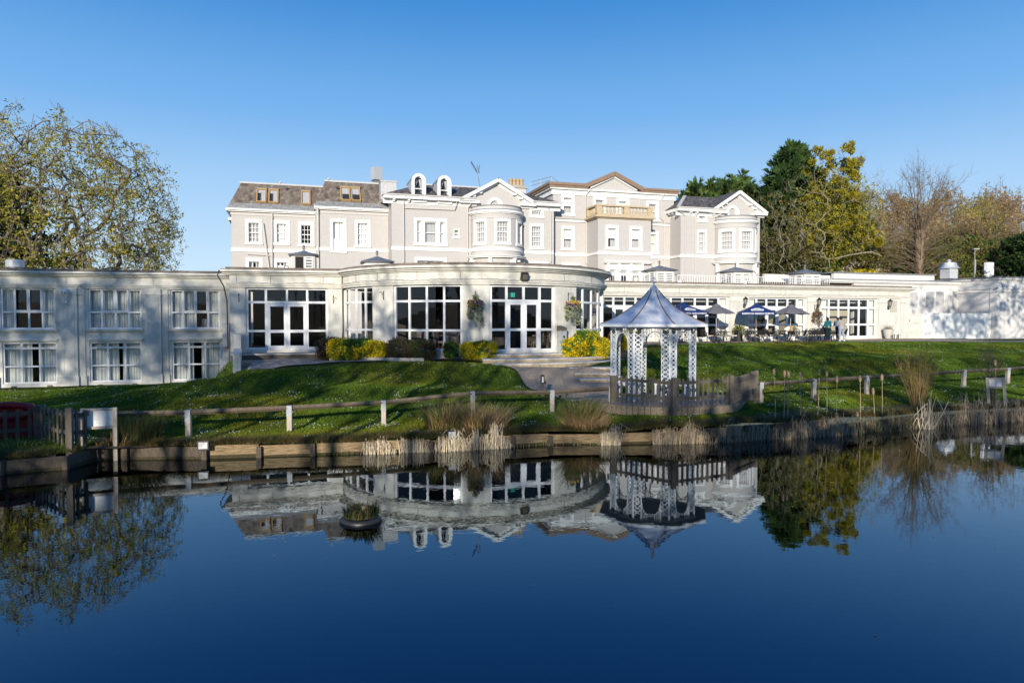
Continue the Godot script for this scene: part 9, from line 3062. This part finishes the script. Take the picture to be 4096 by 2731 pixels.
func shade_trees() -> void:
	# trees on the bank behind the camera: their shadows cross the lawn and the wings
	rng.seed = 400
	var kinds := []
	for k in 2:
		var t := crown_tree("bank_tree", "x", Vector3.ZERO, 0.0, "tall trees on the near bank")
		var pts := dome(210 if k == 0 else 90, Vector3(0, [15.5, 14.2][k], 0), Vector3([4.6, 3.4][k], [4.6, 3.0][k], 4.0), 0.25)
		var tips := grow(t, [[Vector3(0, -0.5, 0), Vector3(0.2, 5.0, 0), Vector3(-0.2, 10.0, 0), Vector3(0.1, [18.0, 16.0][k], 0)]], pts, "bark", 0.02, 401 + k, 0.0, 2, 0.8)
		leaves(t, tips, [4, 3][k], 0.45, 0.16, [Color(0.05, 0.085, 0.02), Color(0.035, 0.065, 0.018)], "leaf", "crown")
		kinds.append(t)
	# bare limbed ones: only trunks and boughs
	var bare := crown_tree("bank_tree", "x", Vector3.ZERO, 0.0, "tall trees on the near bank")
	grow(bare, [[Vector3(0, -0.5, 0), Vector3(0.3, 4.0, 0), Vector3(-0.1, 8.0, 0.2), Vector3(0.4, 13.0, 0), Vector3(0.1, 18.0, 0)], [Vector3(0.3, 4.0, 0), Vector3(2.0, 7.0, 0.5), Vector3(3.0, 11.0, 0.5)], [Vector3(-0.1, 8.0, 0.2), Vector3(-2.0, 11.0, 0), Vector3(-3.0, 14.0, 0.4)]], dome(70, Vector3(0, 12.5, 0), Vector3(4.0, 5.5, 3.5), 0.3), "bark", 0.045, 431, 0.0, 3, 1.2)
	kinds.append(bare)
	# low dense evergreens close to the water
	var low := crown_tree("bank_tree", "x", Vector3.ZERO, 0.0, "tall trees on the near bank")
	var lt := grow(low, [[Vector3(0, -0.5, 0), Vector3(0.1, 2.0, 0), Vector3(0, 6.0, 0)]], dome(150, Vector3(0, 4.2, 0), Vector3(2.6, 3.6, 2.4), 0.3), "bark", 0.02, 441)
	leaves(low, lt, 12, 0.4, 0.16, [Color(0.05, 0.085, 0.02), Color(0.035, 0.065, 0.018)], "leaf", "crown")
	kinds.append(low)
	var first := [true, true, true, true]
	var i := 0
	for e in [[-33.0, 20.0, 0, 1.0], [-29.0, 24.0, 0, 1.02], [-25.5, 20.0, 0, 0.95], [-37.0, 26.0, 0, 1.1], [-31.0, 15.0, 0, 0.86], [-23.0, 15.0, 1, 0.9], [-19.0, 17.0, 1, 0.82], [-15.5, 22.0, 1, 0.9], [-11.0, 14.0, 1, 0.8], [-10.8, 20.0, 1, 0.86], [-2.0, 15.0, 1, 0.78], [2.5, 21.0, 1, 0.94], [7.0, 17.0, 1, 0.88], [17.0, 18.0, 0, 0.8], [22.0, 23.0, 0, 0.9], [9.5, 12.0, 0, 0.74], [29.0, -18.0, 0, 0.78], [34.0, -24.0, 0, 0.8],
		[-18.5, 6.0, 2, 0.75], [-14.6, 9.0, 2, 0.8], [-12.0, 5.0, 2, 0.72], [-9.4, 9.5, 2, 0.85], [-8.0, 11.5, 2, 0.8], [4.6, 7.0, 2, 0.75], [8.0, 10.0, 2, 0.8], [13.0, 8.0, 2, 0.75],
		[-19.5, 6.5, 3, 0.95], [-16.6, 5.5, 3, 0.8], [0.6, 8.5, 0, 0.72], [2.6, 6.5, 3, 0.85], [6.4, 6.0, 3, 0.66], [10.5, 6.5, 3, 0.7], [15.0, 7.0, 3, 0.72], [-23.5, 8.0, 3, 1.2],
		[-21.0, 34.0, 0, 0.9], [-9.0, 38.0, 0, 0.85], [4.0, 40.0, 0, 0.85], [15.0, 42.0, 0, 0.9], [27.0, 38.0, 0, 0.95]]:
		var k: int = e[2]
		var y: float = 2.2 if e[1] > 0 else gy(e[0], e[1])
		var p := Vector3(e[0], y, e[1])
		var lb := "tall leafy tree on the near bank, its shade falling over pond and lawn"
		if first[k]:
			first[k] = false
			kinds[k].position = p
			kinds[k].scale = Vector3.ONE * e[3]
			kinds[k].set_meta("label", lb)
		else:
			copy(kinds[k], lb, p, i * 1.7, "", e[3])
		i += 1

func _ready() -> void:
	var cam := Camera3D.new()
	cam.name = "camera"
	cam.position = Vector3(0, 3.4, 0)
	cam.rotation_degrees = Vector3(-1.826, 0, 0)
	cam.fov = 52.21
	cam.near = 0.05
	cam.far = 900.0
	add_child(cam)
	cam.current = true
	var env := Environment.new()
	env.background_mode = Environment.BG_SKY
	env.tonemap_mode = Environment.TONE_MAPPER_LINEAR
	env.tonemap_exposure = 1.12
	env.sdfgi_enabled = true
	env.ssao_enabled = true
	env.ssil_enabled = true
	env.sky = Sky.new()
	env.sky.sky_material = sky()
	var we := WorldEnvironment.new()
	we.name = "world"
	we.environment = env
	add_child(we)
	var sun := DirectionalLight3D.new()
	sun.name = "sun"
	sun.light_energy = 1.6
	sun.light_color = Color(1.0, 0.96, 0.89)
	sun.light_angular_distance = 0.5
	sun.shadow_enabled = true
	var a := deg_to_rad(SUN_LEFT)
	var e := deg_to_rad(SUN_UP)
	sun.basis = Basis.looking_at(Vector3(sin(a) * cos(e), -sin(e), -cos(a) * cos(e)))
	add_child(sun)
	materials()
	grounds()
	left_wing()
	rotunda()
	right_wing()
	kitchen_block()
	main_house()
	roofs()
	timber_edge()
	fences()
	gazebo()
	garden_steps()
	wall_fittings()
	garden_things()
	terrace_things()
	people()
	shrubs()
	reeds()
	trees()
	turf()
	bank_litter()

func sky() -> PanoramaSkyMaterial:
	# clear evening air: colour by height above the horizon
	var key := [[-90.0, 0.06, 0.07, 0.05], [-3.0, 0.12, 0.14, 0.12], [0.0, 0.64, 0.79, 0.9], [4.0, 0.53, 0.72, 0.89], [9.0, 0.38, 0.6, 0.86], [16.0, 0.17, 0.41, 0.77], [24.0, 0.055, 0.25, 0.62], [40.0, 0.025, 0.14, 0.45], [90.0, 0.012, 0.07, 0.28]]
	var im := Image.create(16, 1024, false, Image.FORMAT_RGBF)
	for y in 1024:
		var el := 90.0 - 180.0 * (y + 0.5) / 1024.0
		var c := Color.BLACK
		for i in key.size() - 1:
			if el >= key[i][0] and el <= key[i + 1][0]:
				var f: float = (el - key[i][0]) / (key[i + 1][0] - key[i][0])
				if key[i][0] >= 0.0:
					f = lerpf(f, f * f * (3 - 2 * f), 0.25)
				c = Color(lerpf(key[i][1], key[i + 1][1], f), lerpf(key[i][2], key[i + 1][2], f), lerpf(key[i][3], key[i + 1][3], f))
		for x in 16:
			im.set_pixel(x, y, c)
	var p := PanoramaSkyMaterial.new()
	p.panorama = ImageTexture.create_from_image(im)
	return p
